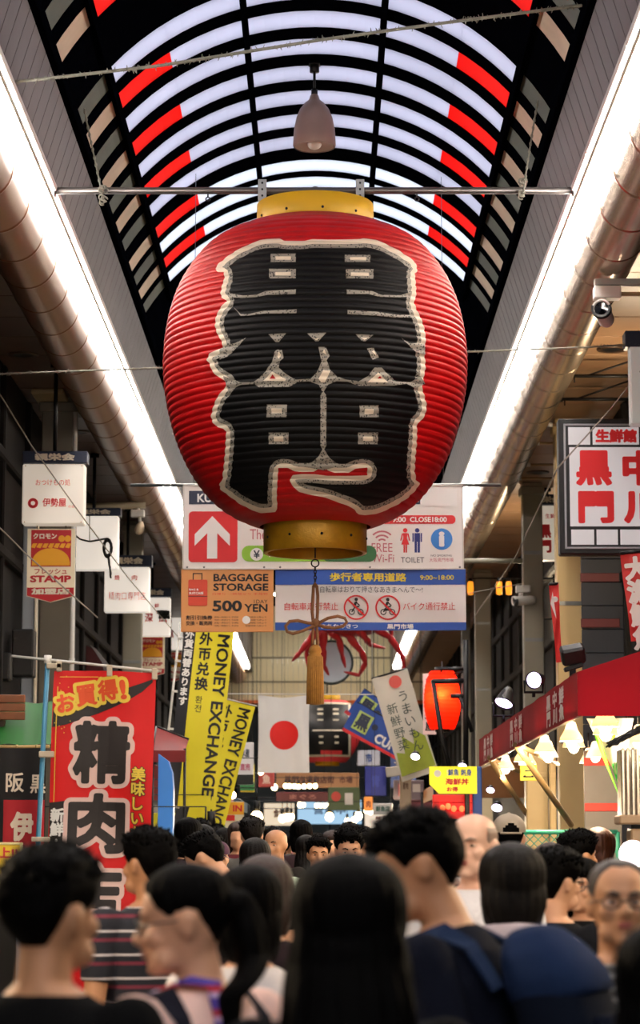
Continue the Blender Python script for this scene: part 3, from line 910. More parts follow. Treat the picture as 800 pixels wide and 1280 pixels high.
x = TX(); x.line('自転車走行禁止', X(389), Z(758), h=9.5 * k, w=67 * k, bold=.012); x.line('バイク通行禁止', X(536), Z(758), h=9.5 * k, w=65 * k, bold=.012)
for cx in (445, 484.5):
    x.ring(X(cx), Z(759.5), 13.6 * k, 15.6 * k); x.seg(X(cx - 10), Z(750), X(cx + 10), Z(769), 2.2 * k)
x.build('red_lettering', RED, b.t, -.009, wav)
x = TX()
for cx in (445, 484.5):
    for dx in (-5.5, 5.5): x.ring(X(cx + dx), Z(765), 2.6 * k, 3.8 * k, 18)
    x.seg(X(cx - 5.5), Z(765), X(cx - 1), Z(758), 1.6 * k); x.seg(X(cx - 1), Z(758), X(cx + 5.5), Z(765), 1.6 * k); x.seg(X(cx - 3), Z(759), X(cx + 4), Z(758), 1.6 * k)
    x.disc(X(cx), Z(749.5), 2.2 * k, 14); x.poly([(X(cx - 1.5), Z(752)), (X(cx + 1.5), Z(752)), (X(cx - 1), Z(759)), (X(cx - 4.5), Z(758))]); x.seg(X(cx), Z(753), X(cx + 4.5), Z(757), 1.4 * k)
x.rect(X(484.5), Z(762), 9 * k, 3 * k)
x.build('rider_symbols', BLACKP, b.t, -.007, wav)
x = TX(); x.line('まちなみきつ', X(424), Z(783), h=5.5 * k, w=46 * k, bold=.02); x.line('黒門市場', X(500), Z(783), h=6.5 * k, w=33 * k, bold=.03); x.build('white_lettering', WHITEP, b.t, -.009, wav)

# --- hanging light boxes along the left side
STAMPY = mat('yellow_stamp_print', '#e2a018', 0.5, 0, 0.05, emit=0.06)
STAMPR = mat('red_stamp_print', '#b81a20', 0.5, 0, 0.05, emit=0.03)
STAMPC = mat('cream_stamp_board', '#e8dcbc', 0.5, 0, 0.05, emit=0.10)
def light_box(label, x0, y0, x1, y1, Y, hx0, hy0, hx1, hy1, head, lines, lit, group, poles=True, ztop=None):
    b = board('hanging_light_box', label, 'sign', x0, y0, x1, y1, Y, group=group)
    D = .20
    m = MB(); m.box((0, D / 2, b.H / 2), (b.W, D, b.H), .012); m.build('light_panel', lit, b.t)
    m = MB(); m.box(((b.X(hx0) + b.X(hx1)) / 2, D / 2, (b.Z(hy0) + b.Z(hy1)) / 2), ((hx1 - hx0) * b.k, D + .03, b.Z(hy0) - b.Z(hy1)), .006)
    o = m.build('header_board', NAVYS, b.t)
    x = TX(); x.line(head, (b.X(hx0) + b.X(hx1)) / 2, (b.Z(hy0) + b.Z(hy1)) / 2, h=(hy1 - hy0) * b.k * .62, w=(hx1 - hx0) * b.k * .62, bold=.05); x.build('header_lettering', CREAM, o, -.022)
    m = MB()
    for s_ in (-1, 1):
        for zz_ in (.02, b.H - .02): m.ell((s_ * (b.W / 2 - .03), -.003, zz_), (.006, .005, .006), nu=6, nv=5)
    m.build('screws', DKMETAL, b.t)
    if lines:
        x = TX()
        for (t_, px, py, w_, h_, bo) in lines: x.line(t_, b.X(px), b.Z(py), w=w_ * b.k, h=h_ * b.k, bold=bo)
        x.build('red_lettering', REDT, b.t)
    if poles:
        m = MB(); zt = ZS - b.oz
        m.tube([(0, D / 2, b.Z(hy0) - .02), (0, D / 2, zt)], .022, 10); m.tube([(0, D / 2, zt - .05), (0, D / 2, zt)], .06, 12)
        m.build('ceiling_pole', POLE, b.t)
    return b
def stamp_board(label, x0, y0, x1, y1, Y, group):
    b = board('stamp_sign', label, 'sign', x0, y0, x1, y1, Y, group=group)
    W, H = b.W, b.H; tip = H * .085
    m = MB(); m.prism([(-W / 2, tip), (0, 0), (W / 2, tip), (W / 2, H), (-W / 2, H)], 0, .02); m.build('board', STAMPC, b.t, fix=True)
    x = TX(); x.rect(0, H * .735, W * .84, H * .50); x.poly([(-W * .49, H * .20), (-W * .49, tip + .004), (0, .005), (W * .49, tip + .004), (W * .49, H * .20)])
    x.line('フレッシュ', 0, H * .42, w=W * .68, h=H * .075, bold=.02); x.line('STAMP', 0, H * .318, w=W * .86, h=H * .095, bold=.045)
    x.build('red_print', STAMPR, b.t)
    x = TX()
    # plain yellow field under a braided band
    pts = []
    for i in range(25):
        a = PI * i / 24; pts.append((W * .40 * math.cos(a), H * .50 + H * .235 * math.sin(a) ** .8))
    x.poly(pts)
    for i in range(7):
        c = -W * .36 + W * .12 * i; x.poly([(c - W * .07, H * .735 + H * .012 * (i - 3)**0), (c + W * .02, H * .735), (c + W * .07, H * .80), (c - W * .02, H * .80)])
    for c in (W * .22, W * .35): x.disc(c, H * .865, W * .07, 16)
    x.build('yellow_print', STAMPY, b.t, -.006)
    x = TX(); x.line('クロモン', -W * .13, H * .90, w=W * .5, h=H * .08, bold=.05)
    x.line('加盟店', 0, H * .148, w=W * .80, h=H * .085, bold=.05); x.build('white_lettering', CREAM, b.t, -.008)
    m = MB()
    for s_ in (-1, 1): m.tube([(s_ * W * .30, .01, H - .01), (s_ * W * .30, .01, H + .035)], .005, 6)
    m.build('hooks', DKMETAL, b.t)
    return b
GLB = 'white light boxes hanging along the left side'
light_box('nearest white hanging light box on the left with a pickle shop name', 27, 580, 106, 655, 24.6, 27, 564, 109, 579, '親栄会',
          [('おつけもの処', 66, 603, 44, 8, .01), ('◎', 41, 629, 13, 13, .03), ('伊勢屋', 68, 628, 30, 11, .02), ('の店', 90, 633, 8, 4, 0)], LITW2, GLB)
GST = 'stamp shop signs hanging under light boxes'
stamp_board('nearest yellow and red stamp sign hanging under the pickle shop light box', 33, 661, 94, 753, 24.65, GST)
light_box('blank white hanging light box with no lettering on the left', 84, 645, 148, 712, 30.5, 84, 635, 151, 645, '親栄会', None, LITW, GLB)
light_box('white light box with red meat shop writing, third on the left', 130, 709, 187, 765, 35.5, 130, 694, 190, 708, '親栄会',
          [('焼', 146, 722, 7, 7, .02), ('肉', 168, 722, 7, 7, .02), ('精肉口専門店', 159, 745, 47, 11, .01)], LITW, GLB)
light_box('white light box with big red characters, fourth on the left', 166, 747, 213, 795, 42.5, 166, 735, 214, 746, '親栄会',
          [('鮮', 196, 757, 6, 6, .02), ('深', 186, 772, 11, 12, .03), ('広', 204, 772, 11, 12, .03)], LITW, GLB)
stamp_board('farther stamp sign under the fourth light box on the left', 174, 796, 206, 846, 42.55, GST)
light_box('white light box nearly hidden beside the baggage sign on the left', 190, 767, 228, 812, 53, 190, 756, 230, 766, '親栄会',
          [('魚', 213, 776, 5, 5, .02), ('黒', 213, 793, 9, 10, .03)], LITW, GLB)
stamp_board('farthest stamp sign, half behind the tilted yellow banner pole', 203, 815, 229, 852, 53.05, GST)

# --- steel columns on both sides
def column(label, x0, x1, Y, m_, ytop=None, extra=None, D=.25):
    a, c = P(x0, 800, Y), P(x1, 800, Y)
    w_ = c.x - a.x
    t = thing('arcade_column', label, 'column', ((a.x + c.x) / 2, Y + D / 2, 0))
    m = MB(); m.box((0, 0, ZS / 2 + .01), (w_, D, ZS - .02), .012); m.build('shaft', m_, t)
    m = MB(); m.box((0, 0, .12), (w_ + .05, D + .05, .24), .015); m.box((0, 0, ZS - .12), (w_ + .06, D + .06, .12), .015); m.build('collars', m_, t)
    m = MB()
    for z in (1.2, 2.8, 4.4, 5.6): m.box((0, -D / 2 - .003, z), (w_ * .9, .008, .05), .002)
    m.build('clamp_bands', STEEL, t)
    return t
BROWNG = mat('brown_grey_column', '#6a6457', 0.5, 0, 0.15, 2)
column('brown grey steel column behind the nearest stamp sign', 48, 91, 26.6, BROWNG)
column('grey beige column under the meat shop light box', 153, 177, 37, GREYP)
column('cream yellow column rising behind the red awning, beside the framed sign', 697, 734, 28, YELP)
column('grey column behind the lit floodlight on the awning', 655, 680, 33, GREYP)
column('slim grey column beyond the far end of the red awning', 594, 614, 43.6, GREYP)
column('far grey column beside the glowing red lantern', 577, 588, 50, GREYP)
def pipe(label, x, y0, y1, Y, r, m_, name='drain_pipe'):
    a, c = P(x, y0, Y), P(x, y1, Y)
    m = MB(); m.tube([(a.x, Y, max(0, c.z)), (a.x, Y, a.z)], r, 12)
    z = max(0, c.z) + .3
    while z < a.z: m.tube([(a.x, Y, z - .03), (a.x, Y, z + .03)], r * 1.25, 12); z += 1.1
    solo(m, name, m_, label, 'pipe')
PALEB = mat('pale_blue_grey_paint', '#9aa4ae', 0.45, 0, 0.1, 2)
WPIPE = mat('white_pipe_paint', '#d8d6cf', 0.4, 0, 0.08, 2)
pipe('white pipe running down right of the nearest stamp sign', 94, 515, 1330, 26.3, .025, WPIPE)
m = MB(); a = P(30, 655, 26.2); c = P(44, 785, 26.2); c.z = .0
m.box(((a.x + c.x) / 2, 26.2, (a.z + c.z) / 2), (c.x - a.x, .12, a.z - c.z), .01)
m.box((c.x + .012, 26.18, (a.z + c.z) / 2 - .0), (.022, .14, a.z - c.z - .04), .004, 1)
solo(m, 'upright_post', [PALEB, CREAM], 'pale blue grey upright panel left of the nearest stamp sign', 'panel')

# --- black loudspeakers below it
for (x0, y0, x1, y1, Y, lb) in ((14, 786, 42, 846, 25.5, 'tall dark grey speaker cabinet below the pale upright panel'), (-12, 815, 12, 850, 25, 'black speaker cabinet at the left edge above the wooden board')):
    b = board('speaker_cabinet', lb, 'speaker', x0, y0, x1, y1, Y)
    m = MB(); m.box((0, .14, b.H / 2), (b.W, .28, b.H), .015); m.build('cabinet', DARK, b.t)
    m = MB(); m.box((0, -.004, b.H / 2), (b.W * .88, .012, b.H * .92), .004); m.build('grille', mat('dark_grey_cloth', '#2c2b2a', 0.8, 0, 0.2, 40), b.t)
    m = MB(); m.box((0, .25, b.H * .5), (.06, .5, .05), .01); m.tube([(0, .3, b.H * .5), (WL - b.ox, .3, b.H * .5)], .02, 8); m.build('bracket', DKMETAL, b.t)
# --- rolled dark red awning behind the red banner
t0 = P(112, 838, 34)
t = thing('rolled_awning', 'dark red and grey rolled awning end above the red nobori banner', 'awning', (t0.x, 34, t0.z))
m = MB()
pts = [(-.16, 0), (.2, 0), (.17, .12), (.05, .3), (-.08, .37), (-.16, .34)]
m.prism(pts, 0, 1.6); m.build('cover', mat('dark_red_canvas', '#4c1015', 0.7, 0, 0.1), t, fix=True)
m = MB(); m.prism([(.2, 0), (.31, .0), (.26, .09), (.09, .3), (.0, .36), (.05, .3), (.17, .12)], -.02, .03); m.build('end_plate', mat('grey_plastic', '#8a8688', 0.5), t, fix=True)
m = MB(); m.tube([(0, .8, .1), (WL - t0.x, .8, .1)], .03, 8); m.build('wall_arm', DKMETAL, t)

# --- left shop front: wooden board, green awning, bamboo rail, black curtain, price card
b = board('wooden_board', 'brown wooden board above the green awning at the left edge', 'board', -30, 868, 31, 900, 15.5)
m = MB()
for i in range(3): m.box((0, .02, b.H * (i + .5) / 3), (b.W, .04, b.H / 3 - .004), .004)
m.build('planks', mat('reddish_wood', '#8a4f28', 0.55, 0, 0.3, 8), b.t)
m = MB(); m.box((0, .06, -.3), (.05, .05, .7), .005); m.build('post', mat('dark_wood', '#3a2818', 0.6), b.t)
t0 = P(10, 931, 15.3)
t = thing('green_awning', 'bright green shop awning at the left edge behind the blue pole', 'awning', (t0.x, 15.3, t0.z))
m = MB(); w_ = 62 * M_PX(15.3) * 1.0
m.sheet(lambda u, v: (-.5 + (u * 1.0) * .78, .0 + v * .55, v * .30 + .008 * math.sin(u * 22)), 20, 4); m.sheet(lambda u, v: (-.5 + u * .78, -.002, -.02 + v * .02), 20, 1)
m.build('canvas', mat('green_canvas', '#136a1e', 0.6, 0, 0.1, 3, translucent=.1), t)
m = MB(); m.tube([(-.5, .28, .0), (-.5, .55, .30)], .012, 6); m.tube([(.28, 0, 0), (.28, .55, .30)], .012, 6); m.build('frame', DKMETAL, t)
m = MB(); a = P(-20, 933, 15.2); c = P(62, 933, 15.2); m.tube([(a.x, 15.2, a.z), ((a.x + c.x) / 2, 15.2, a.z - .004), (c.x, 15.2, a.z)], .011, 10)
for q in (.2, .5, .8): m.tube([(a.x + (c.x - a.x) * q - .006, 15.2, a.z - .002), (a.x + (c.x - a.x) * q + .006, 15.2, a.z - .002)], .014, 10)
solo(m, 'bamboo_rail', mat('bamboo', '#c0a468', 0.5, 0, 0.2, 10), 'bamboo rail carrying the black shop curtain on the left', 'rail')
b = board('shop_curtain', 'black shop curtain with cream characters and a red lower panel on the left', 'curtain', -30, 935, 58, 1110, 15.18)
def cw(px_, pz, y=0.0): return (px_, y + .02 * math.sin(px_ * 26) * (1 - .5 * pz / b.H), pz)
m = MB(); m.sheet(lambda u, v: cw((u - .5) * b.W, v * b.H), 50, 12); m.build('cloth', mat('black_curtain_cloth', '#1a1a1a', 0.8, 0, 0.15, 8), b.t)
m = MB(); xa, xb = b.X(4), b.X(66)
m.sheet(lambda u, v: cw(xa + u * (b.X(57) - xa), b.Z(1100) + v * (b.Z(1000) - b.Z(1100)), -.004), 30, 6); m.build('red_panel', mat('red_curtain_cloth', '#b0202a', 0.8, 0, 0.1, 8), b.t)
x = TX(); x.line('大', b.X(-14), b.Z(979), h=24 * b.k, bold=.02); x.line('阪', b.X(18), b.Z(978), h=25 * b.k, w=23 * b.k, bold=.02); x.line('黒', b.X(48), b.Z(980), h=24 * b.k, w=20 * b.k, bold=.02)
x.line('伊', b.X(28), b.Z(1033), h=38 * b.k, w=30 * b.k, bold=.05); x.build('cream_lettering', CREAM, b.t, -.009, cw)
b = board('price_card', 'yellow price card with red marks at the lower left edge', 'sign', -34, 1053, 28, 1110, 12.5)
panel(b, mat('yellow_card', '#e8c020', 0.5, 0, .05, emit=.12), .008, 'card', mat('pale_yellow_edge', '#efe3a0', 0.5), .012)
x = TX(); x.line('以上!!', b.X(2), b.Z(1066), h=14 * b.k, w=40 * b.k, bold=.04); x.build('red_lettering', RED, b.t)
m = MB(); m.tube([(0, .03, 0), (0, .03, -b.oz)], .012, 8); m.box((0, .03, -b.oz + .01), (.3, .3, .02), .004); m.build('stand', DKMETAL, b.t)

# --- red nobori banner with its blue pole
YN = 14.0
b = board('nobori_banner', 'tall red nobori banner with big black characters on a blue pole at left', 'banner', 55, 838, 195, 1240, YN)
X, Z, k = b.X, b.Z, b.k
def edge(z):            # the cloth leans a little: lower part swings left
    f = 1 - z / b.H
    return (-9 * k * f, 1.0)
def nw(px_, pz, y=0.0):
    dx, _ = edge(pz)
    u = px_ / b.W + .5
    return (px_ + dx, y + .018 * math.sin(u * 8 + pz * 3) + .012 * math.sin(pz * 7 + u * 3), pz + .02 * (-(u - .3) ** 2) * 2 * (pz / b.H) )
NRED = mat('red_banner_cloth', '#dd1a1c', 0.65, 0, 0.08, 5, translucent=.25)
NBLK = mat('dark_brush_print', '#231a18', 0.6, 0, 0.1, 8)
NPINK = mat('pale_pink_outline', '#ecc8bf', 0.6, 0, 0.03)
NYEL = mat('yellow_banner_print', '#efcf4a', 0.6, 0, 0.05)
NORG = mat('orange_banner_print', '#e8521c', 0.6, 0, 0.1, 12)
xl, xr = X(62), X(195)
m = MB(); m.sheet(lambda u, v: nw(xl + u * (xr - xl), v * b.H), 30, 50); m.build('cloth', NRED, b.t)
x = TX()
def stroke(x, pts, lift=0):
    for (a, c, d, e) in zip(pts[:-1], pts[1:], pts[:-1], pts[1:]): x.poly([(X(a[0]), Z(a[1])), (X(c[0]), Z(c[1])), (X(c[0]), Z(c[2])), (X(a[0]), Z(a[2]))])
stroke(x, [(63, 888, 909), (80, 886, 906), (100, 880, 899), (120, 871, 892), (140, 864, 884), (160, 858, 874), (178, 851, 862), (191, 845, 849)])
x.poly([(X(62), Z(1003)), (X(82), Z(1001)), (X(84), Z(1063)), (X(64), Z(1066))])
x.build('brush_stroke', NBLK, b.t, -.006, nw)
bigs = [('精', 128, 940, 74, 82), ('肉', 124, 1029, 74, 78), ('店', 122, 1120, 74, 80)]
x = TX()
for ch, px, py, w_, h_ in bigs: x.line(ch, X(px), Z(py), w=(w_ + 12) * k, h=(h_ + 11) * k, bold=.11)
x.build('pale_outline', NPINK, b.t, -.009, nw)
x = TX()
for ch, px, py, w_, h_ in bigs: x.line(ch, X(px), Z(py), w=w_ * k, h=h_ * k, bold=.036)
x.build('black_lettering', NBLK, b.t, -.012, nw)
x = TX()
for ch, px, py, s_ in (('お', 79, 879, 24), ('買', 105, 869, 28), ('得', 133, 862, 28), ('!', 153, 861, 26)): x.line(ch, X(px), Z(py), h=(s_ + 9) * k, w=(s_ + 8) * k * (.5 if ch == '!' else 1), bold=.12, rot=.16)
for i in range(14):
    x.rect(X(66 + rng.uniform(0, 20)), Z(842 + rng.uniform(0, 75)), 1.2 * k, 1.2 * k)
x.rect(X(68), Z(930), 1.1 * k, 150 * k); x.rect(X(95), Z(846), 50 * k, .9 * k)
x.build('yellow_print', NYEL, b.t, -.014, nw)
x = TX()
for ch, px, py, s_ in (('お', 79, 879, 24), ('買', 105, 869, 28), ('得', 133, 862, 28), ('!', 153, 861, 26)): x.line(ch, X(px), Z(py), h=s_ * k, w=s_ * k * (.32 if ch == '!' else .95), bold=.04, rot=.16)
x.build('orange_lettering', NORG, b.t, -.017, nw)
x = TX(); x.column('美味しいお肉', X(177), Z(957), 19 * k, .075, 1.0); x.build('side_lettering_edge', NBLK, b.t, -.012, nw)
x = TX(); x.column('美味しいお肉', X(177), Z(957), 19 * k, .03, 1.0); x.build('side_lettering', NYEL, b.t, -.015, nw)
x = TX(); x.column('新鮮!', X(73), Z(1010), 18 * k, .045, 1.02); x.build('small_white_lettering', WHITEP, b.t, -.012, nw)
m = MB(); BP = mat('blue_pole_paint', '#4a90b4', 0.35, 0.1, 0.08, 3)
m.tube([(X(38), .02, -b.oz + .02), (X(44), .02, Z(1050)), (X(53), .01, Z(826))], .0145, 12); m.build('blue_pole', BP, b.t)
m = MB(); m.tube([(X(53), .01, Z(829)), (X(53.2), .01, Z(819))], .022, 12); m.build('pole_cap', WHITEP, b.t)
m = MB(); m.tube([(X(6), .0, Z(820)), (X(198), .0, Z(839))], .0075, 8); m.build('cross_rod', WPIPE, b.t)
LOOP = mat('beige_loops', '#c9bba4', 0.7, 0, 0.05)
for (xa, ya, xb, yb) in ((52, 829, 72, 836), (65, 826, 72, 840), (131, 831, 138, 846), (190, 835, 197, 850), (44, 939, 64, 947), (36, 1046, 60, 1052)):
    m = MB(); m.box(((X(xa) + X(xb)) / 2, -.012, (Z(ya) + Z(yb)) / 2), ((xb - xa) * k, .03, (yb - ya) * k), .004); m.build('loop', LOOP, b.t)
m = MB(); m.lathe([(.001, .0), (.2, .0), (.21, .03), (.17, .14), (.03, .16), (.001, .16)], 24, 0, Matrix.Translation((X(38), .02, -b.oz))); m.build('weighted_base', mat('blue_plastic_base', '#2b5c88', 0.5), b.t)
# ------------------------------------------------------------------ yellow money exchange banners
def exchange_banner(label, TL, TR, BL, Y, text_at, full, pole, group):
    """leaning nobori: TL, TR top corners and BL bottom-left corner in photo pixels"""
    a, c, d = P(*TL, Y), P(*TR, Y), P(*BL, Y)
    w_ = (c - a).length; L = (a - d).length
    t = thing('exchange_banner', label, 'banner', tuple(d), (0, math.atan2(a.x - d.x, a.z - d.z), 0), group)
    def ew(px_, pz, y=0.0): return (px_, y + .015 * math.sin(px_ * 9 + pz * 3) + .012 * math.sin(pz * 5), pz)
    YEL = mat('yellow_banner_cloth', '#f4e636', 0.6, 0, 0.06, 4, translucent=.3)
    bw = w_ * .235
    m = MB(); m.sheet(lambda u, v: ew(bw + u * (w_ - bw), v * L), 16, 50); m.build('yellow_cloth', YEL, t)
    m = MB(); m.sheet(lambda u, v: ew(u * bw, v * L), 6, 50); m.build('black_strip', mat('black_banner_cloth', '#22242a', 0.65, 0, 0.1), t)
    x = TX(); s_ = w_ * .27
    x.column('外币兑换', w_ * .455, L - .05, s_, .03, 1.12)
    x.column('환전', w_ * .44, L - .05 - s_ * 4.75, s_ * .6, 0, 1.1)
    x.line('MONEY EXCHANGE', w_ * .81, L * .52, w=L * .90, h=w_ * .245, bold=.025, rot=-PI / 2)
    x.build('black_lettering', BLACKP, t, -.008, ew)
    x = TX(); x.column('外貨両替あります', bw * .52, L - .04, bw * .78, .04, 1.05); x.build('white_lettering', WHITEP, t, -.008, ew)
    if pole:
        m = MB(); m.tube([(-.06, .03, -d.z + .05 if False else -L * .12), (-.055, .03, L + .03)], .014, 10)
        m.tube([(-.07, .03, L + .0), (w_ + .02, .0, L + .015)], .008, 8)
        for q in (.04, .18, .42, .63, .80, .93): m.box((-.02, .01, L * q), (.10, .02, .025), .004)
        m.build('white_pole', WPIPE, t)
    return t
GEX = 'yellow money exchange banners'
exchange_banner('yellow money exchange banner hanging below the orange baggage sign', (231, 782), (293, 786), (207, 1006), 27, 0, True, True, GEX)
exchange_banner('second money exchange banner leaning more, behind and right of the first', (258, 868), (319, 884), (213, 1040), 29, 0, True, True, GEX)

# small yellow stand and wire rack beneath
b = board('yellow_stall', 'yellow stall front under the exchange banners', 'stall', 186, 1016, 262, 1075, 30)
m = MB()
for i in range(4): m.box((0, .1, b.H * (i + .5) / 4), (b.W, .2, b.H / 4 - .006), .006)
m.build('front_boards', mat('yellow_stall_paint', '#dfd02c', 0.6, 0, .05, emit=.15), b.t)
m = MB()
for z in (.25, .5, .78): m.tube([(b.X(203), -.05, b.H * z), (b.X(243), -.05, b.H * z)], .006, 6)
for px in range(203, 244, 8): m.tube([(b.X(px), -.05, b.H * .2), (b.X(px), -.05, b.H * .82)], .006, 6)
m.build('wire_rack', DKMETAL, b.t)
m = MB(); m.box((0, .1, -b.oz / 2), (b.W * .96, .16, b.oz - .02), .01); m.build('plinth', WALLMAT if False else DARK, b.t)
# poster
b = board('menu_poster', 'menu poster with a yellow top beside the exchange banner', 'poster', 281, 1002, 305, 1062, 31)
panel(b, CREAM, .015, 'board'); k = b.k
x = TX(); x.rect(0, b.H * .86, b.W, b.H * .26); x.build('yellow_top', STAMPY, b.t)
x = TX(); x.line('/ IN', 0, b.H * .86, w=b.W * .8, h=b.H * .14, bold=.04); x.rect(b.X(288), b.H * .66, b.W * .45, b.H * .12); x.disc(b.X(293), b.H * .38, b.W * .28, 18); x.build('red_print', RED, b.t, -.007)
x = TX(); x.disc(b.X(296), b.H * .32, b.W * .22, 18); x.disc(b.X(289), b.H * .45, b.W * .16, 18); x.build('dish_print', NORG, b.t, -.009)
m = MB(); m.tube([(0, .03, 0), (0, .03, -b.oz)], .015, 8); m.box((0, .03, -b.oz + .01), (.3, .3, .02), .004); m.build('stand', DKMETAL, b.t)
# bright blue curved cover left of the pole
b = board('blue_cover', 'bright blue plastic cover between the red and yellow banners', 'cover', 197, 942, 217, 1060, 24)
m = MB(); m.prism([(-b.W / 2, 0), (b.W * .42, 0), (b.W * .5, b.H * .3), (b.W * .5, b.H * .62), (b.W * .4, b.H * .80), (b.W * .15, b.H * .92), (-b.W / 2, b.H)], 0, .25)
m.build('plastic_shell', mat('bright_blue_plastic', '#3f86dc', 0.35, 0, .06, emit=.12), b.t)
m = MB(); m.box((0, .12, -b.oz / 2), (b.W * .9, .22, b.oz - .01), .02); m.build('stand', WPIPE, b.t)
# dark red tent corner above it
b = board('side_awning', 'dark red side awning behind the bright blue cover', 'awning', 190, 905, 232, 938, 25)
m = MB(); m.sheet(lambda u, v: ((u - .5) * b.W, v * .6, v * b.H * (1 - .5 * u) + .0), 8, 4); m.sheet(lambda u, v: ((u - .5) * b.W, -.004, -.12 * (1 - v)), 8, 2)
m.build('canvas', mat('dark_red_awning', '#7d1216', 0.6), b.t)
m = MB(); m.tube([(-b.W / 2, .6, b.H), (b.W / 2, .6, b.H * .5)], .015, 8); m.tube([(-b.W/2, 0, 0), (-b.W/2, .6, b.H)], .012, 6)
for s_ in (-1, 1): m.tube([(s_ * b.W * .48, .02, .02), (s_ * b.W * .48, .02, -b.oz)], .015, 6)
m.build('frame', DKMETAL, b.t)

# ------------------------------------------------------------------ Japanese flag on its string
b = board('national_flag', 'white flag with a red disc hanging under the tassel', 'flag', 322, 870, 387, 966, 33)
def fw(px_, pz, y=0.0): return (px_ * (1 - .03 * math.sin(pz / b.H * 3)), y + .02 * math.sin(px_ * 14 + pz * 2), pz - .02 * math.cos(px_ * 6.5) * pz / b.H)
m = MB(); m.sheet(lambda u, v: fw((u - .5) * b.W, v * b.H), 24, 24); m.build('cloth', mat('white_flag_cloth', '#f0efee', 0.7, 0, .03, translucent=.35), b.t)
bmx = MB(); n = 40; rr_ = 18.5 * b.k; cx_, cz_ = b.X(355), b.Z(918)
V = []; F = []
for i in range(7):
    for j in range(n):
        a = 2 * PI * j / n; r_ = rr_ * i / 6; V.append(fw(cx_ + r_ * math.cos(a), cz_ + r_ * math.sin(a), -.006))
for i in range(6):
    for j in range(n): F.append([i * n + j, i * n + (j + 1) % n, (i + 1) * n + (j + 1) % n, (i + 1) * n + j])
bmx.add(V, F, 0, True); bmx.build('red_disc', mat('red_flag_disc', '#e01008', 0.6, 0, 0.02), b.t)
m = MB(); a = P(255, 868, 33); c = P(470, 868, 33); m.tube([(a.x, 33.02, a.z + .01), (c.x, 33.02, c.z + .0)], .008, 8)
for xx in (a.x + .05, c.x - .05): m.tube([(xx, 33.02, a.z), (xx, 33.02, vz(xx) if abs(xx - AX) < HT else ZS + .02)], .005, 6)
solo(m, 'flag_string', WPIPE, 'pale horizontal rod that the red disc flag hangs from', 'rod')

# ------------------------------------------------------------------ second lantern far down the arcade
q = P(409, 915, 66); kk = M_PX(66)
t = thing('far_lantern', 'distant red and black paper lantern behind the white flag', 'lantern', (q.x, 66, P(409, 955, 66).z))
Hh = 80 * kk
m = MB(); pr_ = []
for i in range(61):
    u = i / 60; r_ = 41 * kk * math.sin(PI * (.13 + .74 * u)) ** .62; pr_.append((r_ + .012 * abs(math.sin(u * PI * 22)), .05 + u * (Hh - .1)))
m.lathe(pr_, 48); m.build('paper_shade', mat('red_far_paper', '#e03a40', 0.5, 0, .1), t)
def fr(z): return np.interp(z, [p[1] for p in pr_], [p[0] for p in pr_]) + .02
def patch(name, x0, z0, x1, z1, m_, lift=0.0, nx=10, nz=16):
    m = MB()
    def fn(u, v):
        x_ = (x0 + u * (x1 - x0)) * kk; z_ = Hh * (z0 + v * (z1 - z0)); r_ = max(fr(z_) + lift, abs(x_) + .001)
        return (x_, -math.sqrt(max(r_ * r_ - x_ * x_, 1e-4)), z_)
    m.sheet(fn, nx, nz); return m.build(name, m_, t)
patch('cream_outline', -31, .10, 29, .93, CREAM)
patch('black_lettering', -28, .13, 26, .90, BLACKP, .03)
for (xa, za, xb, zb_) in ((-12, .80, -5, .83), (7, .80, 14, .83), (-12, .73, -5, .76), (7, .73, 14, .76), (-12, .64, -5, .66), (7, .64, 14, .66), (-18, .48, 20, .50), (-10, .38, -5, .41), (9, .38, 14, .41), (-10, .29, -5, .32), (9, .29, 14, .32), (-8, .13, 18, .19)):
    patch('pale_detail', xa, za, xb, zb_, CREAM if zb_ > .2 else MATS['red_far_paper'], .06, 3, 2)
m = MB(); m.lathe([(14 * kk, -.05), (15 * kk, -.05), (15 * kk, .12), (14 * kk, .12)], 32); m.lathe([(15 * kk, Hh - .12), (16 * kk, Hh - .12), (16 * kk, Hh + .1), (15 * kk, Hh + .1)], 32); m.build('rings', GOLDT, t)
m = MB(); m.tube([(0, 0, Hh), (0, 0, 8.7 - t.location.z)], .02, 8); m.build('hanger', DKMETAL, t)

# ------------------------------------------------------------------ giant red crab on wires
YC = 44; kc = M_PX(YC)
c0 = P(430, 789, YC)
CRABM = mat('red_crab_shell', '#a81a20', 0.4, 0, .25, 6, .2, 30)
t = thing('crab_figure', 'giant red crab figure with jointed legs hanging below the pedestrian banner', 'sculpture', tuple(c0))
def C(px, py, dy=0): return (P(px, py, YC).x - c0.x, dy, P(px, py, YC).z - c0.z)
m = MB(); m.ell(C(436, 780), (45 * kc, .55, 16 * kc), nu=24, nv=14)
for k_ in range(9):
    a = -.9 + k_ * .225; m.ell((40 * kc * math.sin(a), -.42 * math.cos(a), C(436, 772)[2] + .12 * math.cos(k_)), (.06, .06, .07), nu=8, nv=6)
m.build('shell', CRABM, t)
legs = [
 [(400, 788), (388, 800), (383, 815), (386, 838)], [(404, 788), (404, 812), (405, 832), (411, 843)],
 [(414, 790), (424, 800), (428, 820), (432, 834)], [(424, 786), (436, 796), (452, 815), (457, 828), (449, 843), (430, 838)],
 [(446, 786), (458, 800), (462, 806), (482, 810)], [(452, 784), (470, 787), (487, 797), (502, 818), (506, 832), (500, 850)],
 [(460, 784), (478, 784), (488, 786), (490, 800)], [(398, 790), (386, 803), (374, 818), (365, 827)]]
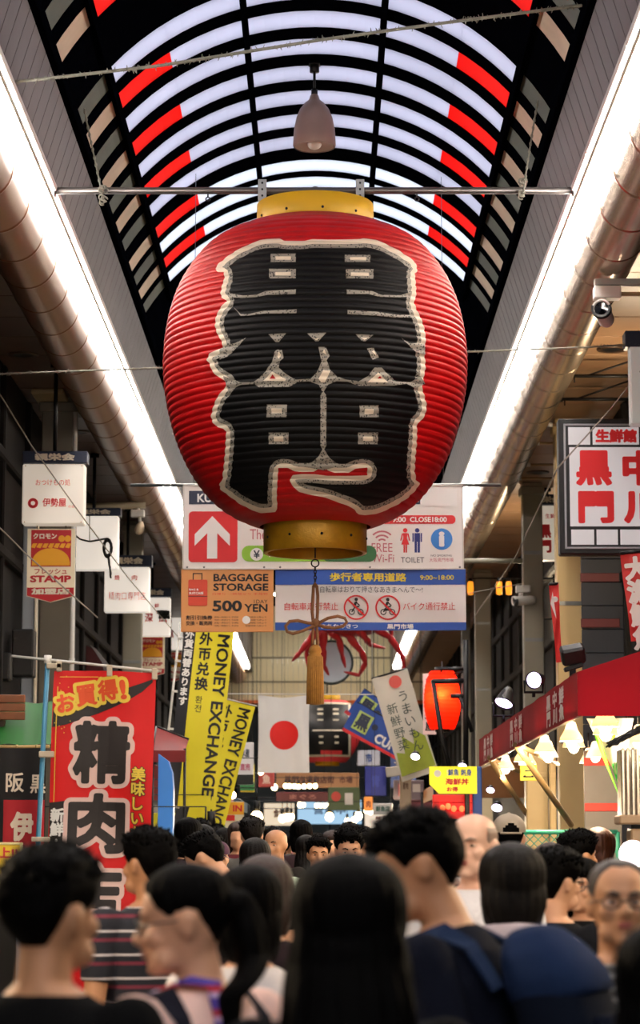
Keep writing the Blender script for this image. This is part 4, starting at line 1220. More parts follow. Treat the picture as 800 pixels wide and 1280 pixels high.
for i, L in enumerate(legs):
    m = MB(); n = len(L)
    rs = [(6.2 if i != 5 else 6.6) * kc * (1 - .72 * j / (n - 1)) for j in range(n)]
    pts = [C(p_[0], p_[1], -.1 - .05 * i + .12 * j) for j, p_ in enumerate(L)]
    P2 = []; R2 = []
    for j in range(n - 1):
        for u in (0, .15, .5, .85):
            P2.append(tuple(Vector(pts[j]).lerp(Vector(pts[j + 1]), u))); rr0 = rs[j] + (rs[j + 1] - rs[j]) * u; R2.append(rr0 * (1.0 if u in (.15, .5) else .78))
    P2.append(pts[-1]); R2.append(rs[-1] * .4)
    m.tube(P2, R2, 10); m.build('leg', CRABM, t)
for s_, L in ((-1, [(404, 782), (386, 780), (374, 786)]), (1, [(468, 781), (484, 778), (495, 784)])):
    m = MB(); m.tube([C(*p_, -.35) for p_ in L], [5 * kc, 4 * kc, 6 * kc], 10); e = C(*L[-1], -.35)
    m.tube([e, (e[0] + s_ * 7 * kc, -.4, e[2] - 3 * kc)], [6 * kc, 1 * kc], 8); m.tube([e, (e[0] + s_ * 6 * kc, -.4, e[2] + 4 * kc)], [4 * kc, 1 * kc], 8); m.build('claw', CRABM, t)
m = MB()
for px in (415, 455): m.tube([C(px, 775), (C(px, 775)[0], 0, vz(c0.x + C(px, 775)[0]) - c0.z)], .008, 6)
m.build('wires', DKMETAL, t)
# round sign behind the crab
b = board('round_sign', 'round pale blue sign with a dark rim behind the crab', 'sign', 400, 800, 428, 856, 44.7)
m = MB(); r_ = b.H / 2
m.lathe([(.001, 0), (r_ * .9, 0), (r_ * .9, .05), (r_, .05), (r_, -.08), (r_ * .9, -.08), (r_ * .9, 0)], 40, 0, Matrix.Translation((0, 0, r_)) @ Matrix.Rotation(PI / 2, 4, 'X')); m.build('rim', mat('dark_green_rim', '#2c3a34', 0.5), b.t)
m = MB(); m.lathe([(.001, .04), (r_ * .9, .03)], 40, 0, Matrix.Translation((0, 0, r_)) @ Matrix.Rotation(PI / 2, 4, 'X')); m.build('face', mat('pale_blue_face', '#b9c8d4', 0.4, 0, .08), b.t)
m = MB(); m.tube([(0, .0, b.H), (0, 0, vz(b.ox) - b.oz)], .012, 8); m.build('hanger', DKMETAL, b.t)

# ------------------------------------------------------------------ tilted banners right of the far lantern
def tilted(name, label, cat, px, py, w_px, h_px, Y, ang, m_, fn, grp=None, wires=True):
    q = P(px, py, Y); k = M_PX(Y)
    t = thing(name, label, cat, tuple(q), (0, ang, 0), grp)
    m = MB(); m.sheet(lambda u, v: ((u - .5) * w_px * k, .012 * math.sin(u * 7 + v * 4), (v - .5) * h_px * k), 14, 14); m.build('cloth', m_, t)
    fn(t, k)
    if wires:
        m = MB()
        m.tube([(-w_px * k / 2, 0, h_px * k / 2), (w_px * k / 2, 0, h_px * k / 2)], .012, 8)
        Mi = Euler((0, ang, 0)).to_matrix().inverted()
        for s_ in (-.45, .45):
            a_ = Vector((s_ * w_px * k, 0, h_px * k / 2)); wpt = q + Euler((0, ang, 0)).to_matrix() @ a_
            zt_ = vz(wpt.x) if abs(wpt.x - AX) < HT else ZS + .02
            m.tube([a_, a_ + Mi @ Vector((0, 0, zt_ - wpt.z))], .004, 5)
        m.build('rod', DKMETAL, t)
    return t
BLB = mat('royal_blue_cloth', '#2a4ea0', 0.6, 0, .08, translucent=.2)
def blue_fn(txt):
    def f(t, k):
        x = TX(); x.rect(-30 * k, 0 * k, 20 * k, 24 * k); x.build('pale_block', mat('pale_green_print', '#b9cf6a', 0.6), t, -.02)
        x = TX(); x.line('黒', -30 * k, 0, h=20 * k, w=17 * k, bold=.04); x.disc(-14 * k, 2 * k, 4 * k, 14); x.build('blue_character', NAVYS, t, -.024)
        x = TX(); x.line(txt[0], 20 * k, 9 * k, h=11 * k, bold=.03); x.line(txt[1], 14 * k, -8 * k, h=12 * k, w=44 * k, bold=.04); x.build('white_lettering', WHITEP, t, -.022)
        x = TX(); x.rect(0, -18.5 * k, 96 * k, 4 * k); x.build('red_edge', RED, t, -.02)
    return f
tilted('blue_banner', 'upper tilted blue banner behind the long white vertical banner', 'banner', 482, 902, 90, 36, 42, .62, BLB, blue_fn(('EX', 'CUNIU')), 'tilted blue banners')
tilted('blue_banner', 'lower tilted blue banner with white letters and a red edge', 'banner', 480, 918, 96, 38, 41.5, .50, BLB, blue_fn(('EX', 'CUNIU')), 'tilted blue banners')
def white_fn(t, k):
    x = TX(); x.column('うまいもん', 8 * k, 42 * k, 15 * k, .01, 1.05); x.column('新鮮野菜', -9 * k, 30 * k, 14 * k, .0, 1.1); x.build('brush_lettering', mat('green_black_print', '#27403a', 0.6), t, -.02)
    x = TX(); x.disc(4 * k, 54 * k, 8 * k, 18); x.build('red_mark', mat('soft_red_print', '#d8584e', 0.6), t, -.02)
    x = TX(); x.poly([(-22 * k, -60 * k), (22 * k, -58 * k), (20 * k, -20 * k), (8 * k, -8 * k), (4 * k, -26 * k), (-8 * k, -12 * k), (-10 * k, -34 * k), (-20 * k, -30 * k)]); x.build('green_leaves', mat('leaf_green_print', '#a9b83a', 0.6, 0, .2, 8), t, -.018)
tilted('white_banner', 'long tilted white banner with brush writing and green leaves', 'banner', 506, 906, 46, 132, 32, -.29, mat('off_white_banner', '#ddd6c8', 0.65, 0, .06, translucent=.2), white_fn)
# ------------------------------------------------------------------ glowing red lantern with its black bracket
q = P(553, 912, 30); k = M_PX(30)
t = thing('red_lantern', 'glowing red paper lantern on a black bracket by the grey column', 'lantern', tuple(q))
m = MB(); hh = 72 * k
m.lathe([(22.5 * k * math.sin(PI * (.12 + .76 * u)) ** .45 + .006 * abs(math.sin(u * PI * 14)), u * hh) for u in np.linspace(0, 1, 57)], 32)
gl = mat('glowing_red_paper', '#f0240e', 0.5, 0, .1, 3, translucent=.85, emit=.12, ecolor='#ff2410'); m.build('paper_shade', gl, t)
m = MB(); m.lathe([(8 * k, -.03), (9 * k, -.03), (9 * k, .02), (8 * k, .02)], 20); m.lathe([(8 * k, hh - .02), (9 * k, hh - .02), (9 * k, hh + .05), (8 * k, hh + .05)], 20); m.tube([(0, 0, hh), (0, 0, hh + .12)], .01, 6); m.build('rings', DARK, t)
m = MB(); m.ell((-.02, -.08, hh * .58), (.04, .04, .06)); m.build('bulb', mat('orange_bulb', '#ffa030', 0.5, 0, 0, emit=6.0, ecolor='#ffa020'), t); RLQ = (q.x - .02, 29.88, q.z + hh * .58)
t2 = thing('lantern_bracket', 'black angled iron bracket in front of the glowing red lantern', 'bracket', tuple(P(560, 960, 29.5)))
def BR(px, py, dy=0): p_ = P(px, py, 29.5); o_ = t2.location; return (p_.x - o_.x, dy, p_.z - o_.z)
m = MB(); m.tube([BR(540, 852), BR(580, 851)], .03, 8); m.tube([BR(541, 850), BR(552, 920), BR(562, 962)], .028, 8); m.tube([BR(563, 870), BR(582, 870)], .028, 8); m.tube([BR(574, 868), BR(590, 915)], .025, 8); m.tube([BR(582, 800), BR(582, 962)], .035, 8); m.tube([BR(582, 962), (BR(582, 962)[0], 0, -t2.location.z)], .035, 8); m.tube([BR(582, 836), BR(553, 836)], .02, 8); m.tube([BR(553, 836), (BR(553, 836)[0], .5, BR(553, 836)[2] - .01)], .015, 6)
m.build('iron_bars', DARK, t2)
b = board('vertical_sign', 'narrow white and red vertical sign left of the glowing red lantern', 'sign', 529, 842, 545, 918, 31)
panel(b, mat('pink_white_panel', '#e8c8c0', 0.5, 0, .05, emit=.3), .05); m = MB(); m.tube([(0, .02, b.H * .9), (P(582, 850, 29.5).x - b.ox, -1.5, b.H * .9)], .015, 6); m.build('wall_arm', DKMETAL, b.t)
x = TX(); x.column('日本料理屋', 0, b.H * .93, b.H * .16, .03, 1.12); x.build('black_lettering', BLACKP, b.t)
# yellow and red stall signs below
b = board('yellow_sign', 'bright yellow sign with blue and red print over the red stall', 'sign', 537, 958, 596, 992, 26)
m = MB(); W, H = b.W, b.H; m.prism([(-W / 2, H * .35), (-W * .3, .0), (W / 2, 0), (W / 2, H), (-W / 2, H)], 0, .06); m2 = MB(); m2.box((W * .3, .09, H * .5 - b.oz * .5), (.05, .05, b.oz + H * .5), .006); m2.build('post', DARK, b.t); m.build('panel', mat('lit_yellow_panel', '#f0e428', 0.5, 0, .04, emit=.55, ecolor='#f0e020'), b.t, fix=True)
x = TX(); x.disc(-W * .33, H * .74, H * .13, 18); x.line('!', -W * .12, H * .78, h=H * .2); x.build('white_print', WHITEP, b.t)
x = TX(); x.line('鮮魚 刺身', W * .14, H * .78, w=W * .5, h=H * .26, bold=.03); x.build('blue_lettering', BLUES, b.t)
x = TX(); x.line('海鮮丼', W * .08, H * .44, w=W * .5, h=H * .24, bold=.04); x.line('お得', -W * .02, H * .16, w=W * .24, h=H * .18, bold=.04); x.build('red_lettering', RED, b.t)
b = board('red_stall_front', 'red stall front under the yellow sign with small round lamps', 'stall', 541, 993, 593, 1024, 26.2)
m = MB()
for i in range(3): m.box((0, .05, b.H * (i + .5) / 3), (b.W, .1, b.H / 3 - .004), .006)
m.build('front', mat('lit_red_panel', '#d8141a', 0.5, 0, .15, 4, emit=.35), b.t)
m = MB(); m.box((b.W / 2 + .03, .03, b.H * .5 + .1), (.1, .12, b.H + .4), .01); m.build('blue_post', BLUES, b.t)
for px, py in ((553, 1010), (567, 1011), (577, 1011), (560, 1008)):
    m = MB(); m.ell((b.X(px), -.03, b.Z(py)), (.03, .03, .035)); m.build('lamp', mat('small_warm_lamp', '#ff8050', 0.5, 0, 0, emit=1.5, ecolor='#ff7040'), b.t)
m = MB(); m.box((0, .05, -b.oz / 2), (b.W, .1, b.oz - .02), .01); m.build('base', DARK, b.t)

# ------------------------------------------------------------------ red awning of the right hand shop
xa = P(722, 895, 14.3).x; Yn, Yf = 14.3, 23.4
zb_, zt_ = P(722, 895, Yn).z, P(722, 840, Yn).z
zf = P(600, 916, Yf).z
AWN = mat('red_awning_canvas', '#8e0a1a', 0.7, 0, .1, 2.5, .05, 12, translucent=.08, spec=.15)
t = thing('shop_awning', 'long dark red awning with pale lettering along the right hand shop', 'awning', (xa, Yn, zb_))
dzv = zt_ - zb_; L = Yf - Yn; wx = WR - xa
m = MB(); m.sheet(lambda u, v: (.004 * math.sin(u * 60), u * L, v * dzv), 40, 3); m.build('valance', AWN, t)
rise = .62
m = MB(); m.sheet(lambda u, v: (v * wx, u * L, dzv + v * rise + .006 * math.sin(u * 50)), 40, 8); m.build('roof_canvas', AWN, t)
m = MB(); m.sheet(lambda u, v: (u * wx, -.004, v * (dzv + u * rise)), 12, 4); m.build('end_canvas', AWN, t)
m = MB()
for y in (0.05, 3.0, 6.0, L - .05):
    m.tube([(0.02, y, .01), (0.02, y, dzv)], .014, 8); m.tube([(.02, y, dzv - .015), (wx, y, dzv + rise - .02)], .014, 8)
m.tube([(.02, 0, .012), (.02, L, .012)], .014, 8); m.tube([(.02, 0, dzv - .01), (.02, L, dzv - .01)], .014, 8); m.build('frame', mat('pale_alloy', '#a89c88', 0.4, 0.5), t)
x = TX()
for y in (1.15, 4.35, 7.55):
    x.column('黒門', y - .42, dzv * .88, dzv * .40, .05, 1.02, 3.0); x.column('中川', y + .02, dzv * .88, dzv * .40, .05, 1.02, 3.0); x.column('鮮魚', y + .46, dzv * .88, dzv * .40, .05, 1.02, 3.0)
me = bpy.data.meshes.new('pale_lettering'); me.from_pydata([(-.008, L - p_[0] if False else (p_[0]), p_[1]) for p_ in x.v], [], x.f); me.materials.append(mat('pale_awning_print', '#e4d8d0', 0.6)); o = bpy.data.objects.new('pale_lettering', me); COL.objects.link(o); o.parent = t
for p_ in me.vertices: pass
# mirror so that it reads from the street
for v in me.vertices: v.co.y = (8.9 - v.co.y)
WOOD = mat('pale_timber_strut', '#94764a', 0.6, 0, .2, 8)
for (y_, z0_) in ((7.9, 0), (5.6, 0)):
    pass
for (a_, b2_, r_) in (((645, 931, 18.9), (714, 1031, 21.5), .026), ((612, 947, 21.9), (661, 1022, 26), .026), ((647, 931, 18.8), (697, 955, 22), .022), ((612, 948, 21.8), (650, 965, 26), .022)):
    m = MB(); m.tube([P(*a_) - t.location, P(*b2_) - t.location], r_, 8); m.build('strut', WOOD, t)

# floodlights on the awning
def flood(label, px, py, Y, r, yaw, pitch, lit):
    q = P(px, py, Y)
    t = thing('floodlight', label, 'lamp', tuple(q), (0, 0, 0))
    M = Euler((pitch, 0, yaw)).to_matrix().to_4x4()
    m = MB(); m.lathe([(.001, .16), (r * .45, .155), (r * .7, .10), (r, .0), (r * 1.08, -.02), (r * 1.0, -.02), (r * .95, .0)], 24, 0, M @ Matrix.Rotation(PI / 2, 4, 'X') @ Matrix.Rotation(PI, 4, 'X'))
    m.build('housing', DARK, t)
    m = MB(); m.lathe([(.001, -.004), (r * .94, -.002)], 24, 0, M @ Matrix.Rotation(PI / 2, 4, 'X') @ Matrix.Rotation(PI, 4, 'X'))
    m.build('lens', mat('lit_flood_lens', '#ffffff', 0.3, 0, 0, emit=9, ecolor='#e2ccff') if lit else mat('dark_lens', '#151518', 0.15), t)
    m = MB(); m.tube([(-r * 1.1, .05, 0), (-r * 1.1, .08, -r * 1.4), (r * 1.1, .08, -r * 1.4), (r * 1.1, .05, 0)], .012, 6); m.tube([(0, .08, -r * 1.4), (0, .08, -r * 2.0)], .014, 8); m.build('bracket', DKMETAL, t)
    return t
flood('lit white floodlight in the middle of the red awning top', 668, 850, 19.0, .065, -.5, .15, True)
flood('lit floodlight near the far end of the red awning top', 630, 878, 22.0, .085, -.6, .95, True)
b = board('flood_lamp', 'black square floodlight at the near corner of the red awning', 'lamp', 700, 806, 732, 838, 15.5)
m = MB(); m.box((0, 0, b.H * .62), (b.W * .92, .1, b.H * .70), .015, 0, (.5, -.18, 0)); 
for i in range(5): m.box((-b.W * .36 + i * b.W * .18, .07, b.H * .66), (.008, .07, b.H * .55), .002, 0, (.5, -.18, 0))
m.build('housing', DARK, b.t)
m = MB(); m.box((b.W * .02, .0, b.H * .12), (b.W * .75, .06, .03), .006, 0, (0, -.3, 0)); m.box((0, .02, b.H * .02), (.04, .04, .1), .005); m.build('bracket', DKMETAL, b.t)

# bulbs hanging below the awning
SHADE = mat('white_enamel_shade', '#f2e6d0', 0.35, 0, .03, translucent=.4)
BULB = mat('bright_bulb', '#fff2dc', 0.4, 0, 0, emit=30, ecolor='#ffe6c0')
def bulb_lamp(label, group):
    t = thing('hanging_bulb', label, 'lamp', (0, 0, 0), 0, group)
    m = MB(); m.lathe([(.015, .20), (.03, .19), (.045, .14), (.075, .09), (.085, .06), (.082, .06), (.07, .09), (.04, .135)], 18); m.build('shade', SHADE, t)
    m = MB(); m.ell((0, 0, .07), (.042, .042, .055), nu=10, nv=7); m.build('bulb', BULB, t)
    m = MB(); m.tube([(0, 0, .2), (0, 0, .34)], .006, 6); m.build('cord', DARK, t)
    return t
bl = bulb_lamp('white shaded bulb in the row hanging under the red awning', 'shaded bulbs under the red awning')
spots = []
for i in range(9): spots.append((xa + .22 + .12 * (i % 2), Yn + .5 + i * 1.02, zb_ - .10))
for i in range(6): spots.append((xa + .85 + .1 * (i % 2), Yn + .9 + i * 1.45, zb_ - .06))
for i, s_ in enumerate(spots):
    if i == 0: bl.location = s_
    else: dup(bl, s_)

# big framed sign at the right edge
YB = 22.0
b = board('framed_sign', 'large white sign in a black frame with red fish shop characters', 'sign', 700, 523, 858, 693, YB)
X, Z, k = b.X, b.Z, b.k; D = .18
m = MB(); m.box((0, D / 2, b.H / 2), (b.W, D, b.H), .012); m.build('black_frame', DARK, b.t)
m = MB(); W, H = b.W, b.H
for (cx, cz, w_, h_) in ((0, 8 * k, W - 13 * k, 2.4 * k), (0, H - 8 * k, W - 13 * k, 2.4 * k), (-W / 2 + 7.5 * k, H / 2, 2.4 * k, H - 14 * k), (W / 2 - 7.5 * k, H / 2, 2.4 * k, H - 14 * k)): m.box((cx, -.004, cz), (w_, .012, h_), .002)
m.build('silver_trim', mat('silver_trim_metal', '#a9abb0', 0.35, 0.6, .05), b.t)
x = TX()
def pane(x0, y0, x1, y1): x.poly([(X(x0), Z(y1)), (X(x1), Z(y1)), (X(x1), Z(y0)), (X(x0), Z(y0))])
pane(712, 534, 739, 556); pane(742, 534, 799, 556); pane(802, 534, 846, 556); pane(713, 559, 846, 658)
pane(714, 662, 742, 681); pane(745, 662, 771, 681); pane(774, 662, 802, 681); pane(805, 662, 846, 681)
x.build('white_panes', mat('framed_white_acrylic', '#c9c8c8', 0.35, 0, .03, emit=.28, ecolor='#f2f0f4'), b.t)
FR = mat('red_sign_lettering', '#e0161e', 0.45, 0, 0, emit=.1)
x = TX(); x.line('生鮮館', X(771), Z(545), w=51 * k, h=17 * k, bold=.06)
x.line('黒', X(743), Z(585), w=44 * k, h=44 * k, bold=.05); x.line('門', X(745), Z(634), w=44 * k, h=40 * k, bold=.05)
x.line('中', X(799), Z(585), w=42 * k, h=44 * k, bold=.05); x.line('川', X(800), Z(634), w=42 * k, h=40 * k, bold=.06)
x.build('red_lettering', FR, b.t, -.008)
m = MB(); zt = ZS - b.oz
m.tube([(W * .3, D / 2, H * .5), (WR - b.ox, D / 2, H * .5)], .02, 8)
m.build('wall_arm', POLE, b.t)
# tall white light box at the right edge above it
b = board('edge_light_box', 'white light box with a navy header cut by the right edge of the picture', 'sign', 789, 432, 868, 530, 20.5)
m = MB(); m.box((0, .08, b.H / 2), (b.W, .16, b.H), .012); m.build('light_panel', mat('pale_grey_acrylic', '#c8ccc6', 0.4, 0, .03, emit=.2), b.t)
m = MB(); m.box((0, .08, b.H + .06), (b.W + 12 * b.k, .19, .14), .008); m.build('header_board', NAVYS, b.t)
x = TX(); x.column('鮮魚', b.X(832), b.H * .9, .2, .03, 1.1); x.line('親栄会', 0, b.H + .06, w=b.W * .6, h=.08, bold=.05); x.build('lettering', REDT, b.t, -.016)
m = MB(); m.tube([(0, .08, b.H + .1), (0, .08, ZS - b.oz)], .022, 10); m.build('ceiling_pole', POLE, b.t)
# smaller light box behind it
light_box('white light box with vertical red characters left of the framed sign', 658, 632, 712, 700, 33.5, 656, 618, 712, 631, '親栄会',
          [('生鮮', 688, 645, 12, 6, .02), ('黒', 681, 664, 16, 17, .05), ('門', 681, 683, 16, 16, .05)], LITW2, 'white light boxes hanging along the right side')
# black sign arms on the ceiling
BLKA = mat('black_arm_paint', '#141416', 0.5, 0.3)
for (px, py, Y, lb) in ((712, 470, 24.4, 'upper black sign arm reaching in from the right'), (700, 499, 25.6, 'lower black sign arm just above the framed sign')):
    q = P(px, py, Y); m = MB(); xr_ = WR - q.x
    m.tube([(q.x, Y, q.z), (WR, Y, q.z)], .018, 8); m.tube([(q.x + .2, Y, q.z + .01), (WR, Y, q.z + .24)], .010, 8); m.tube([(q.x - .02, Y, q.z), (q.x + .03, Y, q.z)], .03, 8); m.tube([(q.x + .05, Y, q.z), (q.x + .05, Y, q.z - .07)], .008, 6)
    solo(m, 'wall_bracket', BLKA, lb, 'bracket')
for i, (px, py, Y) in enumerate(((684, 531, 27), (668, 554, 28.5), (657, 581, 30.3), (646, 598, 31.5))):
    q = P(px, py, Y); m = MB(); m.tube([(q.x, Y, q.z), (WR, Y, q.z)], .017, 8); m.tube([(q.x - .02, Y, q.z), (q.x + .06, Y, q.z)], .026, 8, 1)
    solo(m, 'wall_bracket', [mat('tan_arm_paint', '#a98a64', 0.45, 0.2), WHITEP], 'short pale arm with white end left of the framed sign, %s' % ('highest of four', 'second of four', 'third of four', 'lowest of four')[i], 'bracket')
q = P(650, 700, 33); q2 = P(575, 700, 33)
m = MB(); m.tube([(q2.x, 33.1, q.z), (q.x + .2, 33.1, q.z)], .035, 10); m.tube([(q2.x - .02, 33.1, q.z), (q2.x + .02, 33.1, q.z)], .045, 10); solo(m, 'cross_pipe', GREYP, 'grey horizontal pipe right of the pedestrian banner', 'pipe')

# cameras
def cctv(label, px, py, Y, s_, yaw, pitch, arm):
    q = P(px, py, Y); t = thing('security_camera', label, 'camera', tuple(q), 0)
    M = Euler((pitch, 0, yaw)).to_matrix().to_4x4() @ Matrix.Rotation(PI / 2, 4, 'X')
    Wc = mat('white_camera_shell', '#d6d2cc', 0.35, 0, .03)
    m = MB(); m.lathe([(.001, -.16 * s_), (.035 * s_, -.155 * s_), (.045 * s_, -.12 * s_), (.048 * s_, .05 * s_), (.052 * s_, .06 * s_), (.052 * s_, .085 * s_), (.042 * s_, .085 * s_), (.040 * s_, .07 * s_)], 22, 0, M); m.build('body', Wc, t)
    m = MB(); m.lathe([(.001, .074 * s_), (.042 * s_, .070 * s_)], 20, 0, M); m.ell((0, 0, 0), (.001, .001, .001)); m.build('lens', mat('black_glass', '#040405', 0.08), t)
    m = MB(); m.lathe([(.041 * s_, .088 * s_), (.053 * s_, .088 * s_), (.055 * s_, .09 * s_), (.055 * s_, .05 * s_)], 20, 0, M, True, -PI * .6, PI * .6); m.build('hood', DARK, t)
    m = MB(); m.tube([(0, .04 * s_, .04 * s_), (0.005, .06 * s_, .10 * s_)], .022 * s_, 10); m.box((.03 * s_, .06 * s_, .125 * s_), (.15 * s_, .09 * s_, .07 * s_), .008); m.build('mount', Wc, t)
    if arm:
        m = MB(); m.box((arm / 2 - .06, .08, .185 * s_), (arm, .06, .055), .006); m.box((arm / 2 + .05, .09, .12 * s_), (arm - .2, .04, .03), .004, 1); m.build('arm', [mat('grey_arm_paint', '#a9a9a4', 0.4, 0.2), mat('tan_arm_paint', '#a98a64', 0.45, 0.2)], t)
    return t
cctv('white security camera on a grey arm at the right edge', 754, 391, 19.0, 1.45, -.25, -.12, WR - P(754, 391, 19).x)
cctv('small white security camera on the grey column, right of the pedestrian banner', 651, 751, 32.9, 1.35, -1.25, .1, 0)
# amber lamps beside the grey columns
AMB = mat('amber_lamp_glass', '#f09a30', 0.4, 0, 0, emit=1.1, ecolor='#ff9a28')
for (px, py, Y, lb) in ((624, 735, 34, 'left amber lamp of the pair above the small security camera'), (636, 735, 34.3, 'right amber lamp of the pair above the small security camera'), (588, 735, 43, 'amber lamp just right of the pedestrian banner edge')):
    q = P(px, py, Y); t = thing('amber_lamp', lb, 'lamp', tuple(q), 0); k = M_PX(Y)
    m = MB(); m.lathe([(.001, -9 * k), (3.5 * k, -8 * k), (4 * k, 0), (3.5 * k, 7 * k), (1.5 * k, 9 * k)], 16); m.build('glass', AMB, t)
    m = MB(); m.tube([(0, 0, 8 * k), (0, 0, 12 * k)], 2.5 * k, 10); m.tube([(0, 0, 11 * k), (.15, .1, 13 * k), (WR - q.x, .1, 13 * k)], .012, 6); m.build('fitting', DKMETAL, t)
# dark shutters on the right facade with red bands
b = board('dark_shutter', 'dark blue grey shutter with red bands behind the framed sign', 'shutter', 735, 640, 783, 1300, 27)
m = MB(); n = 22
for i in range(n): m.box((0, .02, b.H * (i + .5) / n), (b.W, .04, b.H / n - .004), .006)
m.build('slats', mat('blue_grey_shutter', '#1b212e', 0.5, 0.1, .1), b.t)
m = MB()
for py in (722, 779): m.box((b.X(754), -.01, b.Z(py)), (40 * b.k, .02, 9 * b.k), .004)
m.build('red_bands', mat('dull_red_band', '#5e0c14', 0.5, 0, .1), b.t)
m = MB(); m.box((b.W / 2 + .03, .02, b.H / 2), (.07, .1, b.H), .008); m.build('brown_jamb', mat('brown_jamb', '#5b3a26', 0.5), b.t)
b = board('grey_panel', 'grey panel with orange red stripes below the red awning on the right', 'panel', 735, 938, 776, 1300, 22)
m = MB()
for i in range(5): m.box((0, .02, b.H * (i + .5) / 5), (b.W, .04, b.H / 5 - .003), .006)
m.build('boards', mat('grey_board', '#7b7772', 0.5, 0, .1), b.t)
m = MB()
for py in (952, 1009): m.box((0, -.008, b.Z(py)), (b.W, .018, 9 * b.k), .003)
m.build('red_stripes', mat('orange_red_band', '#cf3a2c', 0.5), b.t)
# slabs coloured as the warm lit column feet below the awning
for (x0, x1, y0, Y, lb) in ((657, 684, 938, 25.5, 'wide slab coloured as the warm lit foot of the grey column under the red awning'), (686, 694, 938, 25, 'narrow slab in the warm lit column colour between the wide slab and yellow column')):
    a, c = P(x0, y0, Y), P(x1, y0, Y); m = MB(); m.box(((a.x + c.x) / 2, Y, a.z / 2), (c.x - a.x, .12, a.z), .01); m.box(((a.x + c.x) / 2, Y - .07, a.z * .9), ((c.x - a.x) * .9, .02, .05), .004)
    solo(m, 'lit_column_slab', YELP, lb, 'lit_column_slab')
b = board('notice_card', 'small yellow notice card hanging beside the awning struts', 'sign', 650, 956, 671, 976, 20.5)
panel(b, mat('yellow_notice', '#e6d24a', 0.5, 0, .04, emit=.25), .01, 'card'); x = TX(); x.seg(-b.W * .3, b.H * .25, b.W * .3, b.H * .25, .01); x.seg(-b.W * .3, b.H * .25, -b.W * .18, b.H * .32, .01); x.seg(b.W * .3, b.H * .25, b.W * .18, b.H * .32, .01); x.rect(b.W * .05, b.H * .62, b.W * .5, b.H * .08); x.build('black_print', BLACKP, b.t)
m = MB(); m.tube([(0, .01, b.H), (0, .01, b.H + .35)], .005, 6); m.build('cord', DARK, b.t)
# teal mesh fence
b = board('mesh_fence', 'teal framed wire mesh fence behind the crowd on the right', 'fence', 652, 1040, 772, 1110, 21)
m = MB(); W, H = b.W, b.H
for a, c in (((-W / 2, 0, 0), (-W / 2, 0, H)), ((W / 2, 0, 0), (W / 2, 0, H)), ((-W / 2, 0, H), (W / 2, 0, H)), ((-W / 2, 0, 0), (W / 2, 0, 0)), ((0, 0, 0), (0, 0, H))): m.tube([a, c], .02, 8)
for xx in (-W / 2, W / 2): m.tube([(xx, 0, -b.oz), (xx, 0, 0)], .02, 8)
m.build('frame', mat('teal_paint', '#2f8f78', 0.5, 0, .08), b.t)
m = MB(); st = .07; n = int((W + H) / st)
for i in range(n):
    o_ = -W / 2 - H + i * st
    for sg in (1, -1):
        x0_, x1_ = o_, o_ + H
        lo, hi = max(x0_, -W / 2), min(x1_, W / 2)
        if hi - lo > .02:
            za, zb2 = (lo - x0_), (hi - x0_)
            if sg < 0: za, zb2 = H - za, H - zb2
            m.tube([(lo, 0, za), (hi, 0, zb2)], .004, 4)
m.build('mesh', MATS['teal_paint'], b.t)
# hanging green and white cloths
t0 = P(757, 900, 17)
t = thing('green_cloth', 'translucent white and lime green cloth hanging from the awning end', 'cloth', tuple(t0))
def GP(px, py, dy=0): p_ = P(px, py, 17); return (p_.x - t0.x, dy, p_.z - t0.z)
def tri(name, A, B, C_, m_):
    m = MB(); A, B, C_ = Vector(A), Vector(B), Vector(C_)
    m.sheet(lambda u, v: tuple((A.lerp(B, u)).lerp(C_, v) + Vector((0, .03 * math.sin(u * 6 + v * 5), 0))), 14, 14); m.build(name, m_, t)
tri('white_cloth', GP(733, 898), GP(792, 898), GP(778, 985), mat('sheer_white_cloth', '#efe6d6', 0.6, 0, .05, translucent=.5))
tri('lime_hem', GP(742, 918, -.03), GP(748, 916, -.03), GP(778, 1010, -.03), mat('lime_cloth', '#77d838', 0.6, 0, .1, translucent=.5))
tri('green_hem', GP(764, 955, -.05), GP(782, 950, -.05), GP(779, 1008, -.05), mat('green_cloth_mat', '#2fb24a', 0.6, 0, .1, translucent=.5))
tri('yellow_patch', GP(757, 903, -.06), GP(772, 903, -.06), GP(765, 932, -.06), mat('yellow_green_cloth', '#c9e04a', 0.6, 0, .1, translucent=.5))
# steel cabinet with black wire bunch at right edge
b = board('steel_cabinet', 'stainless steel vertical slat cabinet at the right edge', 'cabinet', 777, 935, 850, 1020, 13.5)
m = MB(); n = 12
for i in range(n): m.box((-b.W / 2 + b.W * (i + .5) / n, .1 + (.012 if i % 2 else 0), b.H / 2), (b.W / n - .004, .2, b.H), .006)
m.build('slats', mat('brushed_stainless', '#b5aa9c', 0.25, 0.9, .1, 6), b.t)
m = MB(); m.box((0, .1, -.02), (b.W + .03, .26, .05), .008); m.box((0, .1, -b.oz / 2 - .03), (b.W * .7, .2, b.oz - .08), .01); m.build('shelf', mat('tan_shelf', '#a88a68', 0.5), b.t)
m = MB()
for i in range(14):
    a = rng.uniform(-1, 1); pts = []
    for j in range(6): pts.append((b.X(762) + j * .042 + rng.uniform(-.01, .01), -.02 + rng.uniform(-.03, .03), b.H + .01 + .02 * j + rng.uniform(-.02, .02)))
    m.tube(pts, .006, 5)
o = solo(m, 'wire_bunch', DARK, 'tangled bunch of black wires lying on the steel cabinet', 'wires')
for v in o.data.vertices: pass
o.location = (b.ox + b.X(785), 13.5, b.oz + b.H)
